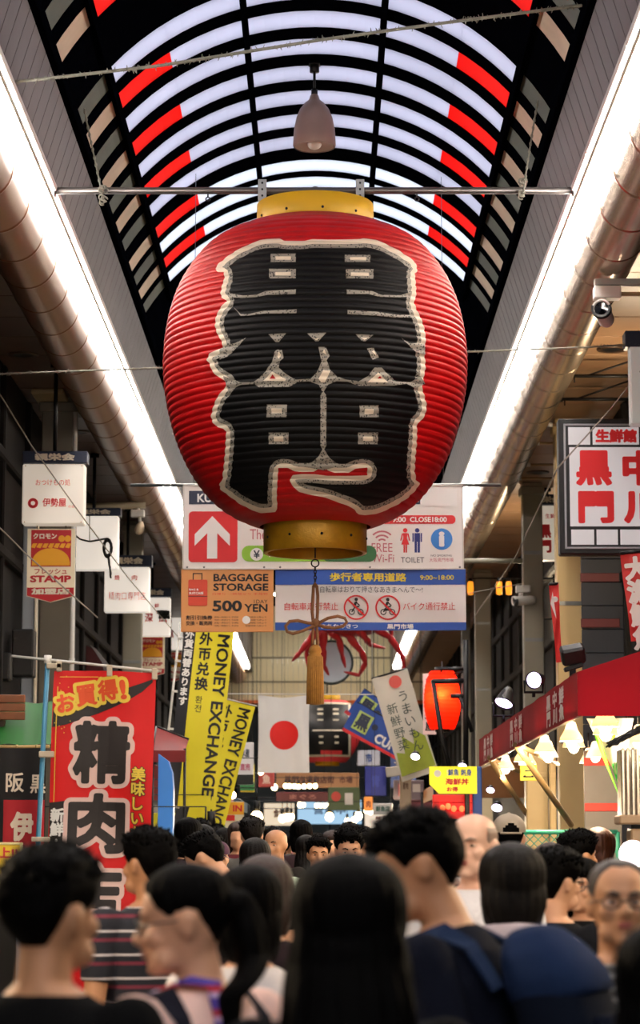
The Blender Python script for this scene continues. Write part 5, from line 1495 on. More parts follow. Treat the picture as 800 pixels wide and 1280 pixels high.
# round bright lamp low on the right
q = P(791, 1068, 13); t = thing('globe_lamp', 'bright white globe lamp low at the right edge above the crowd', 'lamp', tuple(q))
m = MB(); m.ell((0, 0, 0), (.075, .075, .075)); m.build('globe', mat('lit_globe', '#ffffff', 0.4, 0, 0, emit=6, ecolor='#ffeef4'), t)
m = MB(); m.tube([(0, 0, -.06), (0, 0, -q.z)], .012, 8); m.lathe([(.001, -q.z), (.12, -q.z), (.12, -q.z + .02), (.02, -q.z + .04)], 16); m.build('stand', DKMETAL, t)
# red and white fish streamers
def streamer(label, A, B, Y, w0, w1, txt):
    a, c = P(*A, Y), P(*B, Y); L = (a - c).length
    t = thing('red_streamer', label, 'banner', tuple(a), (0, math.atan2(a.x - c.x, a.z - c.z), 0)); k = M_PX(Y)
    m = MB(); m.sheet(lambda u, v: ((u - .5) * (w0 + (w1 - w0) * v) * k, .02 * math.sin(v * 7 + u * 4), -v * L), 8, 20); m.build('cloth', mat('coral_red_cloth', '#d83c3a', 0.6, 0, .1, translucent=.2), t)
    x = TX()
    if txt: x.column(txt, 0, -.04, w0 * k * .85, .06, 1.0)
    else: x.disc(0, -L * .2, w0 * k * .3, 14); x.poly([(-w0 * k * .5, -L * .25), (0, -L * .45), (-w0 * k * .2, -L * .1)])
    x.build('white_print', WHITEP, t, -.03)
    m = MB(); m.tube([(-w0 * k * .5, 0, 0), (w0 * k * .5, 0, 0)], .012, 8); m.build('rod', DKMETAL, t)
streamer('narrow red and white streamer beside the cream yellow column', (692, 730), (699, 828), 21, 12, 7, None)
streamer('red streamer with white characters at the right edge under the framed sign', (792, 690), (806, 800), 18, 34, 34, '大漁鮮魚')

# the warm light the bulbs under the awning give
def lamp_light(name, loc, power, color, size, parent=None, spot=None, rot=None):
    l = bpy.data.lights.new(name, 'SPOT' if spot else 'POINT'); l.energy = power * LAMP; l.color = color; l.shadow_soft_size = size
    if spot: l.spot_size = spot; l.spot_blend = .6
    o = bpy.data.objects.new(name, l); COL.objects.link(o); o.location = loc
    if rot: o.rotation_euler = rot
    return o
WARM = (1.0, .78, .52)
for i, s_ in enumerate(spots):
    if i % 2 == 0: lamp_light('bulb_light', (s_[0], s_[1], s_[2] - .02), 75, WARM, .06)

# lamps added on the right facade to warm the ceiling above
def ceiling_fill_lamp(label, x, y, z, sd, power, col=WARM):
    t = thing('ceiling_fill_lamp', label, 'lamp', (x, y, z))
    m = MB(); m.lathe([(.02, -.10), (.05, -.09), (.07, .0), (.075, .04), (.07, .04), (.06, .0)], 16); m.tube([(0, 0, -.08), (sd * .25, 0, -.08)], .015, 6); m.build('bracket', DKMETAL, t)
    m = MB(); m.ell((0, 0, .03), (.045, .045, .05), nu=10, nv=7); m.build('bulb', BULB, t)
    lamp_light('ceiling_fill_light', (x, y, z + .12), power, col, .06)
ceiling_fill_lamp('warm lamp added out of sight behind the framed fish shop sign', WR - .28, 23.6, 5.2, 1, 95)
ceiling_fill_lamp('warm lamp added on the right facade behind the small light box', WR - .28, 35.5, 5.0, 1, 110)
def crowd_fill_bulb(lab, x, y, z, power):  # unseen bulbs added to brighten the people near the camera
    o = dup(bl, (x, y, z), None, lab, 'bulbs added to light the near crowd')
    lamp_light('crowd_fill_light', (x, y, z - .02), power, WARM, .08)
    m = MB(); sd = 1 if x > 0 else -1; xw = WR if sd > 0 else WL
    m.tube([(x, y, z + .33), (xw, y, z + .33)], .012, 6); solo(m, 'lamp_rail', DKMETAL, 'dark rail carrying the ' + lab.replace(',', ''), 'rail')
crowd_fill_bulb('added shaded bulb out of view on the right, nearest the camera', 2.75, 7.0, 2.7, 190)
crowd_fill_bulb('added shaded bulb out of view on the right, second from the camera', 2.75, 10.5, 2.7, 170)
crowd_fill_bulb('added shaded bulb out of view on the left, nearest the camera', -2.8, 6.5, 2.7, 260)

lamp_light('lantern_bulb_light', RLQ, 26, (1.0, .62, .3), .05)
# ------------------------------------------------------------------ people
HZ = 1.475            # chin height of the 1.70 m figure
HEADP = [  # z, front, back, half width
 (0.000, .072, .018, .030), (.012, .086, .030, .042), (.030, .093, .045, .051), (.052, .094, .060, .058), (.078, .092, .075, .065), (.100, .086, .086, .070),
 (.115, .084, .091, .0725), (.135, .092, .095, .0745), (.155, .091, .097, .0755), (.175, .084, .094, .073), (.195, .069, .083, .064), (.210, .048, .061, .049), (.220, .026, .034, .029), (.2255, .004, .004, .004)]
_hz = np.array(HEADP)
def head_pt(th, z):
    f = np.interp(z, _hz[:, 0], _hz[:, 1]); b = np.interp(z, _hz[:, 0], _hz[:, 2]); w_ = np.interp(z, _hz[:, 0], _hz[:, 3])
    s, c = math.sin(th), math.cos(th)
    e = .86
    x = w_ * math.copysign(abs(s) ** e, s); y = -(f if c > 0 else b) * math.copysign(abs(c) ** e, c)
    return (x, y, z)
def loft(m, rings, seg=28):
    """rings: (z, hw, hd, yc)"""
    V = []; F = []
    for (z, hw, hd, yc) in rings:
        for k in range(seg):
            a = 2 * PI * k / seg; s, c = math.sin(a), math.cos(a); e = .82
            V.append((hw * math.copysign(abs(s) ** e, s), yc - hd * math.copysign(abs(c) ** e, c), z))
    n = len(rings)
    for i in range(n - 1):
        for k in range(seg):
            k2 = (k + 1) % seg; F.append([i * seg + k, i * seg + k2, (i + 1) * seg + k2, (i + 1) * seg + k])
    F.append(list(range(seg))[::-1]); F.append([(n - 1) * seg + k for k in range(seg)])
    m.add(V, F)
def remeshed(m, voxel, smooth):
    me = bpy.data.meshes.new('t'); me.from_pydata(m.v, [], m.f)
    o = bpy.data.objects.new('t', me); COL.objects.link(o)
    bm = bmesh.new(); bm.from_mesh(me); bmesh.ops.recalc_face_normals(bm, faces=bm.faces[:]); bm.to_mesh(me); bm.free()
    r = o.modifiers.new('r', 'REMESH'); r.mode = 'VOXEL'; r.voxel_size = voxel
    if smooth: s = o.modifiers.new('s', 'SMOOTH'); s.factor = .5; s.iterations = smooth
    dg = bpy.context.evaluated_depsgraph_get(); oe = o.evaluated_get(dg); e = oe.to_mesh()
    V = np.empty(len(e.vertices) * 3, np.float32); e.vertices.foreach_get('co', V); V = V.reshape(-1, 3).astype(float)
    F = [list(p.vertices) for p in e.polygons]
    oe.to_mesh_clear(); bpy.data.objects.remove(o); bpy.data.meshes.remove(me)
    return V, F
TORSO = [(.80, .150, .100, .0), (.90, .165, .112, .008), (1.0, .152, .104, .0), (1.08, .148, .10, 0), (1.2, .163, .110, -.004), (1.30, .174, .112, 0), (1.37, .155, .096, .008), (1.41, .108, .076, .012), (1.445, .066, .062, .014)]
def arm_path(s, raised):
    if raised: return [(s * .187, .008, 1.365), (s * .213, .005, 1.23), (s * .225, -.02, 1.10), (s * .19, -.14, 1.13), (s * .13, -.25, 1.22)]
    return [(s * .187, .008, 1.365), (s * .213, .012, 1.22), (s * .230, .02, 1.09), (s * .238, -.02, .98), (s * .24, -.06, .86)]
ARMR = [.052, .047, .041, .037, .028]
def body_prims(fem, raised, head=True):
    m = MB(); g = .92 if fem else 1.0
    loft(m, [(z, hw * (g if z > 1.05 else 1.0), hd * (.96 if fem else 1), yc) for z, hw, hd, yc in TORSO])
    m.tube([(0, .026, 1.36), (0, .020, 1.44), (0, .008, 1.53)], [.070, .056 * (.9 if fem else 1), .054 * (.9 if fem else 1)], 16)
    for s in (-1, 1):
        m.ell((s * .162 * g, .008, 1.362), (.062, .058, .052))
        pts = [(x * g, y, z) for x, y, z in arm_path(s, raised)]; m.tube(pts, ARMR, 14)
        for p_, r_ in list(zip(pts, ARMR))[:4]: m.ell(p_, (r_, r_, r_), nu=10, nv=7)
        w_ = Vector(pts[-1]); d = (w_ - Vector(pts[-2])).normalized(); sd = Vector((0, 1, 0)) if not raised else Vector((s * .5, .2, .6)).normalized()
        sd = (sd - d * sd.dot(d)).normalized()
        pc = w_ + d * .05
        for u in (-1, -.33, .33, 1): m.tube([w_ - d * .01, w_ + d * .05 + sd * u * .022, w_ + d * .085 + sd * u * .030], [.020, .016, .011], 8)
        nn = d.cross(sd)
        for u, l in ((-1, .058), (-.33, .07), (.33, .075), (1, .066)):
            a_ = w_ + d * .08 + sd * u * .030; m.tube([a_, a_ + d * l * .5 - nn * s * .006, a_ + d * l * .95 - nn * s * .024], [.0095, .009, .007], 7)
        a_ = w_ + d * .02 - sd * .022; m.tube([a_, a_ - sd * .025 + d * .03, a_ - sd * .028 + d * .062], [.014, .011, .008], 7)
        m.tube([(s * .088, .0, .90), (s * .094, 0, .66), (s * .095, -.005, .48), (s * .096, .015, .30), (s * .096, .012, .09)], [.090, .072, .054, .052, .036], 14)
        m.ell((s * .096, .012, .08), (.038, .042, .05)); m.ell((s * .098, -.055, .036), (.040, .115, .036))
    if head:
        V = []; F = []; seg = 32
        for z in _hz[:, 0]:
            for k in range(seg): p_ = head_pt(2 * PI * k / seg, z); V.append((p_[0], p_[1], p_[2] + HZ))
        n = len(_hz)
        for i in range(n - 1):
            for k in range(seg): k2 = (k + 1) % seg; F.append([i * seg + k, i * seg + k2, (i + 1) * seg + k2, (i + 1) * seg + k])
        F.append(list(range(seg))[::-1]); F.append([(n - 1) * seg + k for k in range(seg)])
        m.add(V, F)
        E = lambda c, r: m.ell((c[0], c[1], c[2] + HZ), r, nu=12, nv=8)
        E((0, -.084, .137), (.050, .014, .011))
        m.tube([(0, -.085, HZ + .128), (0, -.101, HZ + .102), (0, -.113, HZ + .085)], [.009, .0105, .013], 10); E((0, -.111, .083), (.013, .013, .011))
        for s in (-1, 1):
            E((s * .013, -.100, .080), (.010, .012, .009)); E((s * .042, -.066, .086), (.026, .024, .024)); E((s * .038, -.050, .035), (.028, .03, .03))
            E((s * .077, .012, .104), (.011, .022, .031)); E((s * .083, .020, .112), (.006, .016, .020))
        E((0, -.093, .056), (.024, .010, .006)); E((0, -.091, .046), (.020, .010, .0075)); E((0, -.082, .014), (.026, .016, .016))
    return m
def shirt_prims(fem, raised, sleeve, hood=False):
    m = MB(); g = .92 if fem else 1.0; o_ = .015
    loft(m, [(.84, .172, .122, .004)] + [(z, hw * (g if z > 1.05 else 1.0) + o_, hd + o_, yc) for z, hw, hd, yc in TORSO if .85 < z < 1.42] + [(1.435, .078, .074, .014)])
    for s in (-1, 1):
        m.ell((s * .162 * g, .008, 1.362), (.075, .070, .064))
        pts = [(x * g, y, z) for x, y, z in arm_path(s, raised)]
        if sleeve == 'short': pts = pts[:2] + [tuple(Vector(pts[1]).lerp(Vector(pts[2]), .45))]
        rs = [r_ + (.018 if sleeve == 'short' else .014) for r_ in ARMR][:len(pts)]
        m.tube(pts, rs, 14)
        for p_, r_ in list(zip(pts, rs))[:4 if sleeve != 'short' else 2]: m.ell(p_, (r_, r_, r_), nu=10, nv=7)
    if hood:
        m.ell((0, .085, 1.385), (.105, .06, .075)); m.tube([(-.085, -.03, 1.42), (-.1, .05, 1.43), (0, .12, 1.44), (.1, .05, 1.43), (.085, -.03, 1.42)], .035, 10)
    return m
def trouser_prims():
    m = MB()
    loft(m, [(.78, .165, .115, .0), (.90, .178, .124, .008), (.98, .168, .116, .002)])
    for s in (-1, 1): m.tube([(s * .088, .0, .90), (s * .094, 0, .66), (s * .095, -.005, .48), (s * .096, .012, .30), (s * .096, .010, .06)], [.104, .088, .074, .070, .066], 14)
    return m
_B = {}
def base(kind, fem=False, raised=False, extra=None, vox=.008):
    k = (kind, fem, raised, extra, vox)
    if k not in _B:
        sm = 3 if vox < .01 else 1
        if kind == 'body': _B[k] = remeshed(body_prims(fem, raised), vox, sm)
        elif kind == 'shirt': _B[k] = remeshed(shirt_prims(fem, raised, extra), vox * 1.3, 4)
        elif kind == 'hoodie': _B[k] = remeshed(shirt_prims(fem, raised, 'long', True), vox * 1.3, 4)
        else: _B[k] = remeshed(trouser_prims(), vox * 1.8, 3)
    return _B[k]
def sstep(a, b, x): t = np.clip((x - a) / (b - a), 0, 1); return t * t * (3 - 2 * t)
def pose(V, lean=0, yaw=0, pitch=0, twist=0):
    V = np.array(V, float).reshape(-1, 3).copy()
    z0 = V[:, 2].copy()
    hw_ = sstep(1.42, 1.50, z0)
    def rot(ax, ang, piv, wgt):
        a = ang * wgt; c, s = np.cos(a), np.sin(a); p = np.array(piv); U = V - p
        if ax == 'z': x, y = U[:, 0] * c - U[:, 1] * s, U[:, 0] * s + U[:, 1] * c; U[:, 0], U[:, 1] = x, y
        else: y, z = U[:, 1] * c - U[:, 2] * s, U[:, 1] * s + U[:, 2] * c; U[:, 1], U[:, 2] = y, z
        V[:] = U + p
    if pitch: rot('x', pitch, (0, .02, 1.46), hw_)
    if yaw: rot('z', yaw, (0, .015, 1.4), hw_)
    if lean: rot('x', lean, (0, .0, .95), sstep(.90, 1.12, z0) * .55 + sstep(1.1, 1.4, z0) * .45)
    return V
def hair_mesh(style, seed=0):
    """hair in head coordinates: shell from the hairline to the crown, plus hanging masses"""
    r_ = np.random.default_rng(seed); m = MB()
    D = math.radians
    lines = {'short': [(0, .178), (35, .180), (52, .162), (64, .150), (74, .112), (84, .120), (105, .126), (122, .085), (150, .045), (180, .038)],
             'thin': [(0, .204), (25, .208), (45, .190), (60, .160), (74, .115), (84, .120), (105, .126), (122, .085), (150, .045), (180, .038)],
             'balding': [(0, .160), (60, .150), (74, .118), (84, .122), (105, .126), (122, .085), (150, .045), (180, .040)],
             'long': [(0, .186), (20, .182), (40, .165), (55, .13), (65, .08), (75, .04), (90, .02), (120, .0), (180, .0)],
             'bob': [(0, .155), (40, .150), (55, .12), (62, .07), (75, .035), (90, .02), (120, .01), (180, .01)],
             'ponytail': [(0, .182), (35, .178), (52, .160), (66, .130), (76, .118), (84, .124), (105, .128), (122, .090), (150, .055), (180, .048)]}
    if style not in lines: style = 'short'
    L = np.array(lines[style]); nt, ns = 64, 22
    thick = {'short': .020, 'thin': .007, 'balding': .007, 'long': .020, 'bob': .022, 'ponytail': .013}[style]
    V = []; F = []; IN = []
    zc = .2255 if style != 'balding' else .175
    for i in range(ns + 1):
        u = i / ns
        for k in range(nt):
            th = 2 * PI * k / nt; d = math.degrees(th); d = d if d <= 180 else 360 - d
            zh = np.interp(d, L[:, 0], L[:, 1])
            if style == 'balding' and d < 66: zh = zc - .002
            z = zh + (zc - zh) * (math.sin(u * PI / 2) if style != 'balding' else u)
            p_ = Vector(head_pt(th, z)); nrm = (p_ - Vector((0, .0, min(.12, z)))).normalized()
            t = thick * min(1, u * 5) ** .7 - .003 * (1 - min(1, u * 5))
            if style == 'short': t *= (1.0 + .35 * (z > .19) + .22 * r_.uniform(-1, 1) * (u > .1)) * (1.25 if d < 40 else 1)
            elif style in ('long', 'bob', 'ponytail'): t *= 1 + .10 * math.sin(k * 2.4 + 3 * u) + .05 * r_.uniform(-1, 1)
            if style == 'balding': t = .006 * math.sin(PI * min(1, max(0, u))) - .001
            V.append(tuple(p_ + nrm * t)); IN.append(tuple(p_ - nrm * .012))
    for i in range(ns):
        for k in range(nt):
            k2 = (k + 1) % nt
            if style == 'balding' and min(360 * k / nt, 360 - 360 * k / nt) < 66: continue
            F.append([i * nt + k, i * nt + k2, (i + 1) * nt + k2, (i + 1) * nt + k])
    if style != 'balding': F.append([ns * nt + k for k in range(nt)])
    if style in ('long', 'bob', 'ponytail'):        # closed inner side
        b0 = len(V); V += IN
        for i in range(ns):
            for k in range(nt):
                k2 = (k + 1) % nt; F.append([b0 + i * nt + k, b0 + (i + 1) * nt + k, b0 + (i + 1) * nt + k2, b0 + i * nt + k2])
        F.append([b0 + ns * nt + k for k in range(nt)][::-1])
        for k in range(nt): k2 = (k + 1) % nt; F.append([k2, k, b0 + k, b0 + k2])
    m.add(V, F, 0, True)
    def mass(c, r, n=40):
        b0 = len(m.v); m.ell(c, r, nu=n, nv=16)
        for i in range(b0, len(m.v)):
            x, y, z = m.v[i]; a = math.atan2(y - c[1], x - c[0]); f = 1 + .035 * math.sin(a * 17 + z * 4) + .02 * r_.uniform(-1, 1)
            m.v[i] = (c[0] + (x - c[0]) * f, c[1] + (y - c[1]) * f, z)
    if style == 'long':
        mass((0, .045, .04), (.093, .064, .20)); mass((0, .06, -.09), (.108, .062, .22)); mass((.064, .025, -.06), (.042, .05, .19)); mass((-.064, .025, -.06), (.042, .05, .19))
    if style == 'bob':
        mass((0, .045, .07), (.094, .062, .12)); mass((.066, .01, .07), (.026, .05, .10)); mass((-.066, .01, .07), (.026, .05, .10))
    if style == 'ponytail':
        mass((0, .115, .13), (.035, .04, .035)); mass((0, .135, .04), (.042, .038, .11)); mass((0.004, .125, -.06), (.028, .028, .09))
    if style in ('long', 'bob', 'ponytail'):
        V, F = remeshed(m, .0065, 5)
        a = np.arctan2(V[:, 0], -(V[:, 1] - .03)); ph = .9 * np.sin(a * 3 + seed)
        g = 1 + .016 * np.sin(a * 21 + ph + V[:, 2] * 9) + .010 * np.sin(a * 43 + V[:, 2] * 5 + seed)
        V[:, 0] *= g; V[:, 1] = .03 + (V[:, 1] - .03) * g
        m2 = MB(); m2.add(V.tolist(), F, 0, True); return m2
    if style == 'short':
        for _ in range(170):       # small tufts on the crown
            th = r_.uniform(0, 2 * PI); z = r_.uniform(.165, .2225); p_ = Vector(head_pt(th, z)); nrm = (p_ - Vector((0, 0, .10))).normalized()
            q_ = p_ + nrm * .012; m.tube([q_, q_ + nrm * r_.uniform(.012, .024) + Vector((r_.uniform(-1, 1) * .01, -.006 + r_.uniform(-1, 1) * .01, .006))], [.010, .002], 5)
    return m
_H = {}
def hair_base(style, seed):
    if (style, seed) not in _H: h = hair_mesh(style, seed); _H[(style, seed)] = (np.array(h.v) + (0, 0, HZ), h.f)
    return _H[(style, seed)]
def mesh_obj(name, V, F, m_, parent, smooth=True):
    me = bpy.data.meshes.new(name); me.from_pydata([tuple(v) for v in V], [], F)
    for q in (m_ if isinstance(m_, (list, tuple)) else [m_]): me.materials.append(q)
    if smooth: me.polygons.foreach_set('use_smooth', [True] * len(F))
    me.update(); o = bpy.data.objects.new(name, me); COL.objects.link(o); o.parent = parent
    return o
SKIN = {'light': mat('light_skin', '#dba583', 0.5, 0, .06, 12), 'tan': mat('tan_skin', '#c08a64', 0.5, 0, .08, 12), 'brown': mat('brown_skin', '#9a6a4c', 0.5, 0, .08, 12), 'pink': mat('rosy_skin', '#e2b49c', 0.5, 0, .07, 14)}
HAIR = {'black': mat('black_hair', '#030202', 0.65, 0, .2, 40, .3, 120, spec=.05), 'dark': mat('dark_brown_hair', '#0c0705', 0.6, 0, .3, 40, .3, 120, spec=.15), 'brown': mat('brown_hair', '#2a140b', 0.6, 0, .3, 40, .3, 120),
        'ginger': mat('auburn_hair', '#54290f', 0.45, 0, .3, 40, .3, 120), 'stubble': mat('grey_stubble', '#957d70', .6, 0, .15, 40), 'grey': mat('grey_hair', '#4a423e', 0.5, 0, .2, 40, .3, 120)}
def cloth(c): return mat('cloth_' + c.strip('#'), c, .9, 0, .10, 10, .15, 90, spec=.06)
LIPM = mat('lip_skin', '#a85a50', 0.45, 0, .05); EYEW = mat('eye_white', '#b5aaa0', 0.3, 0, 0); EYED = mat('dark_iris', '#140d0a', 0.2, 0, 0)
GLF = mat('dark_glasses_frame', '#1a1412', 0.3, 0, 0); DENIM = cloth('#20242e'); SHOE = cloth('#141414')
def glass_mat():
    m_ = bpy.data.materials.new('spectacle_glass'); m_.use_nodes = True; nt = m_.node_tree
    gl_ = nt.nodes.new('ShaderNodeBsdfGlossy'); gl_.inputs['Roughness'].default_value = .05; tr = nt.nodes.new('ShaderNodeBsdfTransparent'); mx = nt.nodes.new('ShaderNodeMixShader'); mx.inputs[0].default_value = .08
    nt.links.new(tr.outputs[0], mx.inputs[1]); nt.links.new(gl_.outputs[0], mx.inputs[2]); nt.links.new(mx.outputs[0], nt.nodes['Material Output'].inputs[0]); return m_
GLASS = glass_mat()
def person(label, px, pytop, Y, rot, skin='light', hair='short', hcol='black', shirt='#151515', sleeve='short', fem=False, yaw=0, pitch=0, lean=0, raised=False,
           hood=False, face=True, glasses=False, trousers=None, hero=True, group=None, shirt_mat=None, cap=None, seed=0, hscale=1.0, extra=None, vox=None):
    vox = vox or (.008 if hero else .014)
    pz = dict(lean=math.radians(lean), yaw=math.radians(yaw), pitch=math.radians(pitch))
    tip = P(px, pytop, Y)
    crown = pose([(0, 0.0, HZ + .2255 + (.02 if hair not in ('balding', 'none', 'thin') else .006))], **pz)[0]
    s = tip.z / crown[2]
    R_z = math.radians(rot); c_, s_ = math.cos(R_z), math.sin(R_z)
    ox, oy = (crown[0] * c_ - crown[1] * s_) * s, (crown[0] * s_ + crown[1] * c_) * s
    t = thing('person', label, 'person', (tip.x - ox, Y - oy, 0), (0, 0, R_z), group, s)
    def PZ(V): return pose(V, **pz)
    V, F = base('body', fem, raised, None, vox); b_ = mesh_obj('body', PZ(V), F, SKIN[skin], t)
    V, F = base('hoodie' if hood else 'shirt', fem, raised, None if hood else sleeve, vox); mesh_obj('hoodie' if hood else 'shirt', PZ(V), F, shirt_mat or cloth(shirt), t)
    V, F = base('trousers', False, False, None, vox); mesh_obj('trousers', PZ(V), F, trousers or DENIM, t)
    for q in (-1, 1):
        m = MB(); m.ell((q * .098, -.05, .042), (.050, .130, .045)); m.box((q * .098, -.05, .012), (.095, .25, .024), .01); mesh_obj('shoe', m.v, m.f, SHOE, t)
    if hair != 'none':
        V, F = hair_base(hair, seed)
        if hscale != 1: V = (V - (0, .02, HZ + .1)) * (hscale, hscale, 1.0) + (0, .02, HZ + .1)
        mesh_obj('hair', PZ(V), F, HAIR[hcol], t)
    if face:
        for q in (-1, 1):
            m = MB(); m.ell((q * .031, -.0795, HZ + .112), (.0128, .0085, .0043), nu=12, nv=8); e = mesh_obj('eye', PZ(m.v), m.f, EYEW, t)
            m = MB(); m.ell((q * .031, -.0862, HZ + .112), (.0056, .0032, .0049), nu=10, nv=6); mesh_obj('iris', PZ(m.v), m.f, EYED, e)
            m = MB(); m.tube([(q * .014, -.100, HZ + .131), (q * .031, -.099, HZ + .138), (q * .050, -.088, HZ + .133)], [.004, .0045, .002], 6); mesh_obj('eyebrow', PZ(m.v), m.f, HAIR[hcol], t)
        m = MB(); m.ell((0, -.0985, HZ + .0555), (.022, .0075, .0042), nu=14, nv=6); m.ell((0, -.0975, HZ + .0475), (.019, .0075, .0055), nu=14, nv=6); mesh_obj('lips', PZ(m.v), m.f, LIPM, t)
    if glasses:
        m = MB()
        for q in (-1, 1):
            m.tube([(q * .034 + .024 * math.cos(a) * (1.05), -.104 + .006 * abs(math.cos(a)), HZ + .110 + .0165 * math.sin(a)) for a in np.linspace(0, 2 * PI, 17)[:-1]], .0022, 6, closed=True)
            m.tube([(q * .059, -.097, HZ + .114), (q * .076, -.06, HZ + .116), (q * .080, .02, HZ + .113)], .0022, 6)
        m.tube([(-.010, -.108, HZ + .113), (.010, -.108, HZ + .113)], .0022, 6)
        g_ = mesh_obj('glasses', PZ(m.v), m.f, GLF, t)
        m = MB()
        for q in (-1, 1): m.add([(q * .034 + .023 * math.cos(a), -.103 + .006 * abs(math.cos(a)), HZ + .110 + .0155 * math.sin(a)) for a in np.linspace(0, 2 * PI, 17)[:-1]], [list(range(16))])
        mesh_obj('lenses', PZ(m.v), m.f, GLASS, g_)
    if cap:
        m = MB(); nt, ns = 40, 12; V = []; F = []
        for i in range(ns + 1):
            u = i / ns; z = .138 + (.2255 - .138) * math.sin(u * PI / 2)
            for k in range(nt):
                p_ = Vector(head_pt(2 * PI * k / nt, z)); nrm = (p_ - Vector((0, 0, .1))).normalized(); V.append(tuple(p_ + nrm * (.016 + .006 * u)))
        for i in range(ns):
            for k in range(nt):
                k2 = (k + 1) % nt
                th = 360 * (k + .5) / nt
                if i < 4 and abs(th - 180) < 26 * math.cos(i * PI / 8.5): continue        # the opening over the strap
                F.append([i * nt + k, i * nt + k2, (i + 1) * nt + k2, (i + 1) * nt + k])
        F.append([ns * nt + k for k in range(nt)]); m.add(V, F, 0, True)
        m.tube([tuple(Vector(head_pt(a, .140)) * 1.0 + Vector((math.sin(a) * .017, -math.cos(a) * .017, 0))) for a in np.linspace(PI - .6, PI + .6, 12)], .006, 6)
        m.sheet(lambda u, v: ((u - .5) * .15, -.085 - .075 * v * math.cos((u - .5) * 2.2), .145 - .012 * v - .03 * (2 * u - 1) ** 2), 12, 5)
        m.ell((0, .0, .2255 + .02), (.008, .008, .006), nu=8, nv=6)
        mesh_obj('cap', PZ(np.array(m.v) + (0, 0, HZ)), m.f, cap, t)
    if extra: extra(t, PZ)
    return t
def strap(t, PZ, name, pts, w_, m_, th=.006):
    """a flat strap lying along body points"""
    P_ = [Vector(p) for p in pts]; n = len(P_); V = []; F = []
    for i, p_ in enumerate(P_):
        d = (P_[min(i + 1, n - 1)] - P_[max(i - 1, 0)]).normalized(); nrm = (p_ - Vector((p_.x * .6, .0, p_.z - .05))).normalized(); sd = d.cross(nrm).normalized()
        for a, b2 in ((-1, 0), (1, 0), (1, 1), (-1, 1)): V.append(tuple(p_ + sd * a * w_ / 2 + nrm * b2 * th))
    for i in range(n - 1):
        for k in range(4): F.append([4 * i + k, 4 * i + (k + 1) % 4, 4 * i + 4 + (k + 1) % 4, 4 * i + 4 + k])
    F += [[0, 1, 2, 3], [4 * n - 4, 4 * n - 3, 4 * n - 2, 4 * n - 1]]
    return mesh_obj(name, PZ(V), F, m_, t, False)
def stripe_mat(name, cols, period):
    """horizontal stripes woven into the cloth"""
    m_ = bpy.data.materials.new(name); m_.use_nodes = True; nt = m_.node_tree; N = nt.nodes; L = nt.links; b = N['Principled BSDF']; b.inputs['Roughness'].default_value = .8
    tc = N.new('ShaderNodeTexCoord'); sp = N.new('ShaderNodeSeparateXYZ'); L.new(tc.outputs['Object'], sp.inputs[0])
    d = N.new('ShaderNodeMath'); d.operation = 'DIVIDE'; d.inputs[1].default_value = period; L.new(sp.outputs['Z'], d.inputs[0])
    fr_ = N.new('ShaderNodeMath'); fr_.operation = 'FRACT'; L.new(d.outputs[0], fr_.inputs[0])
    rp = N.new('ShaderNodeValToRGB'); rp.color_ramp.interpolation = 'CONSTANT'
    for i, (pos, c) in enumerate(cols):
        e = rp.color_ramp.elements[i] if i < 2 else rp.color_ramp.elements.new(pos)
        e.position = pos; e.color = (*lin(c), 1)
    L.new(fr_.outputs[0], rp.inputs[0]); L.new(rp.outputs[0], b.inputs['Base Color']); return m_
POLO = stripe_mat('navy_striped_jersey', [(0, '#12131f'), (.40, '#6a1c30'), (.55, '#12131f'), (.80, '#d8cfd0'), (.88, '#12131f')], .085)
GREYST = stripe_mat('grey_striped_jersey', [(0, '#3a3a3c'), (.6, '#8a8888')], .03)
NAVYC = cloth('#181c30'); STRAPM = cloth('#22222c')

# --- nearest row
person('person at lower left seen from behind, short black hair and black shirt', 64, 1057, 4.5, 158, 'tan', 'short', 'black', '#0c0c0d', face=False, seed=1, yaw=-10)
def pink_extra(t, PZ):
    strap(t, PZ, 'bag_strap', [(.10, -.12, 1.30), (.115, -.06, 1.41), (.115, .03, 1.432), (.11, .10, 1.38), (.09, .135, 1.25), (.08, .14, 1.08)], .034, STRAPM)
    strap(t, PZ, 'bag_strap', [(-.10, -.12, 1.30), (-.115, -.06, 1.41), (-.115, .03, 1.432), (-.11, .10, 1.38), (-.09, .135, 1.25), (-.08, .14, 1.08)], .034, STRAPM)
    o = strap(t, PZ, 'lanyard', [(.03, -.13, 1.30), (.065, -.075, 1.42), (.07, .02, 1.455), (.045, .09, 1.445), (.03, .12, 1.38), (.025, .14, 1.20), (.02, .145, 1.05)], .022, stripe_mat('purple_lanyard_print', [(0, '#4a3a9a'), (.5, '#c8b0d8'), (.7, '#b02838')], .05), .009)
person('woman in a pale pink top with glasses and ponytail, in profile facing left', 222, 1074, 4.9, -140, 'light', 'ponytail', 'black', '#f8d2c8', fem=True, yaw=46, pitch=8, glasses=True, seed=2, extra=pink_extra)
person('person with dark hair and white shirt, half hidden behind the woman in pink', 312, 1080, 6.3, 178, 'light', 'bob', 'black', '#e4dcda', fem=True, face=False, seed=3)
person('person with long black hair from behind, dark shape at bottom centre', 436, 1064, 4.05, 178, 'light', 'long', 'black', '#0b0b0d', fem=True, face=False, seed=4, hscale=1.12, sleeve='long')
person('person with dark hair cut by the bottom right corner', 838, 1148, 3.7, 170, 'light', 'long', 'black', '#0d0c0c', fem=True, face=False, seed=5, hscale=1.05)
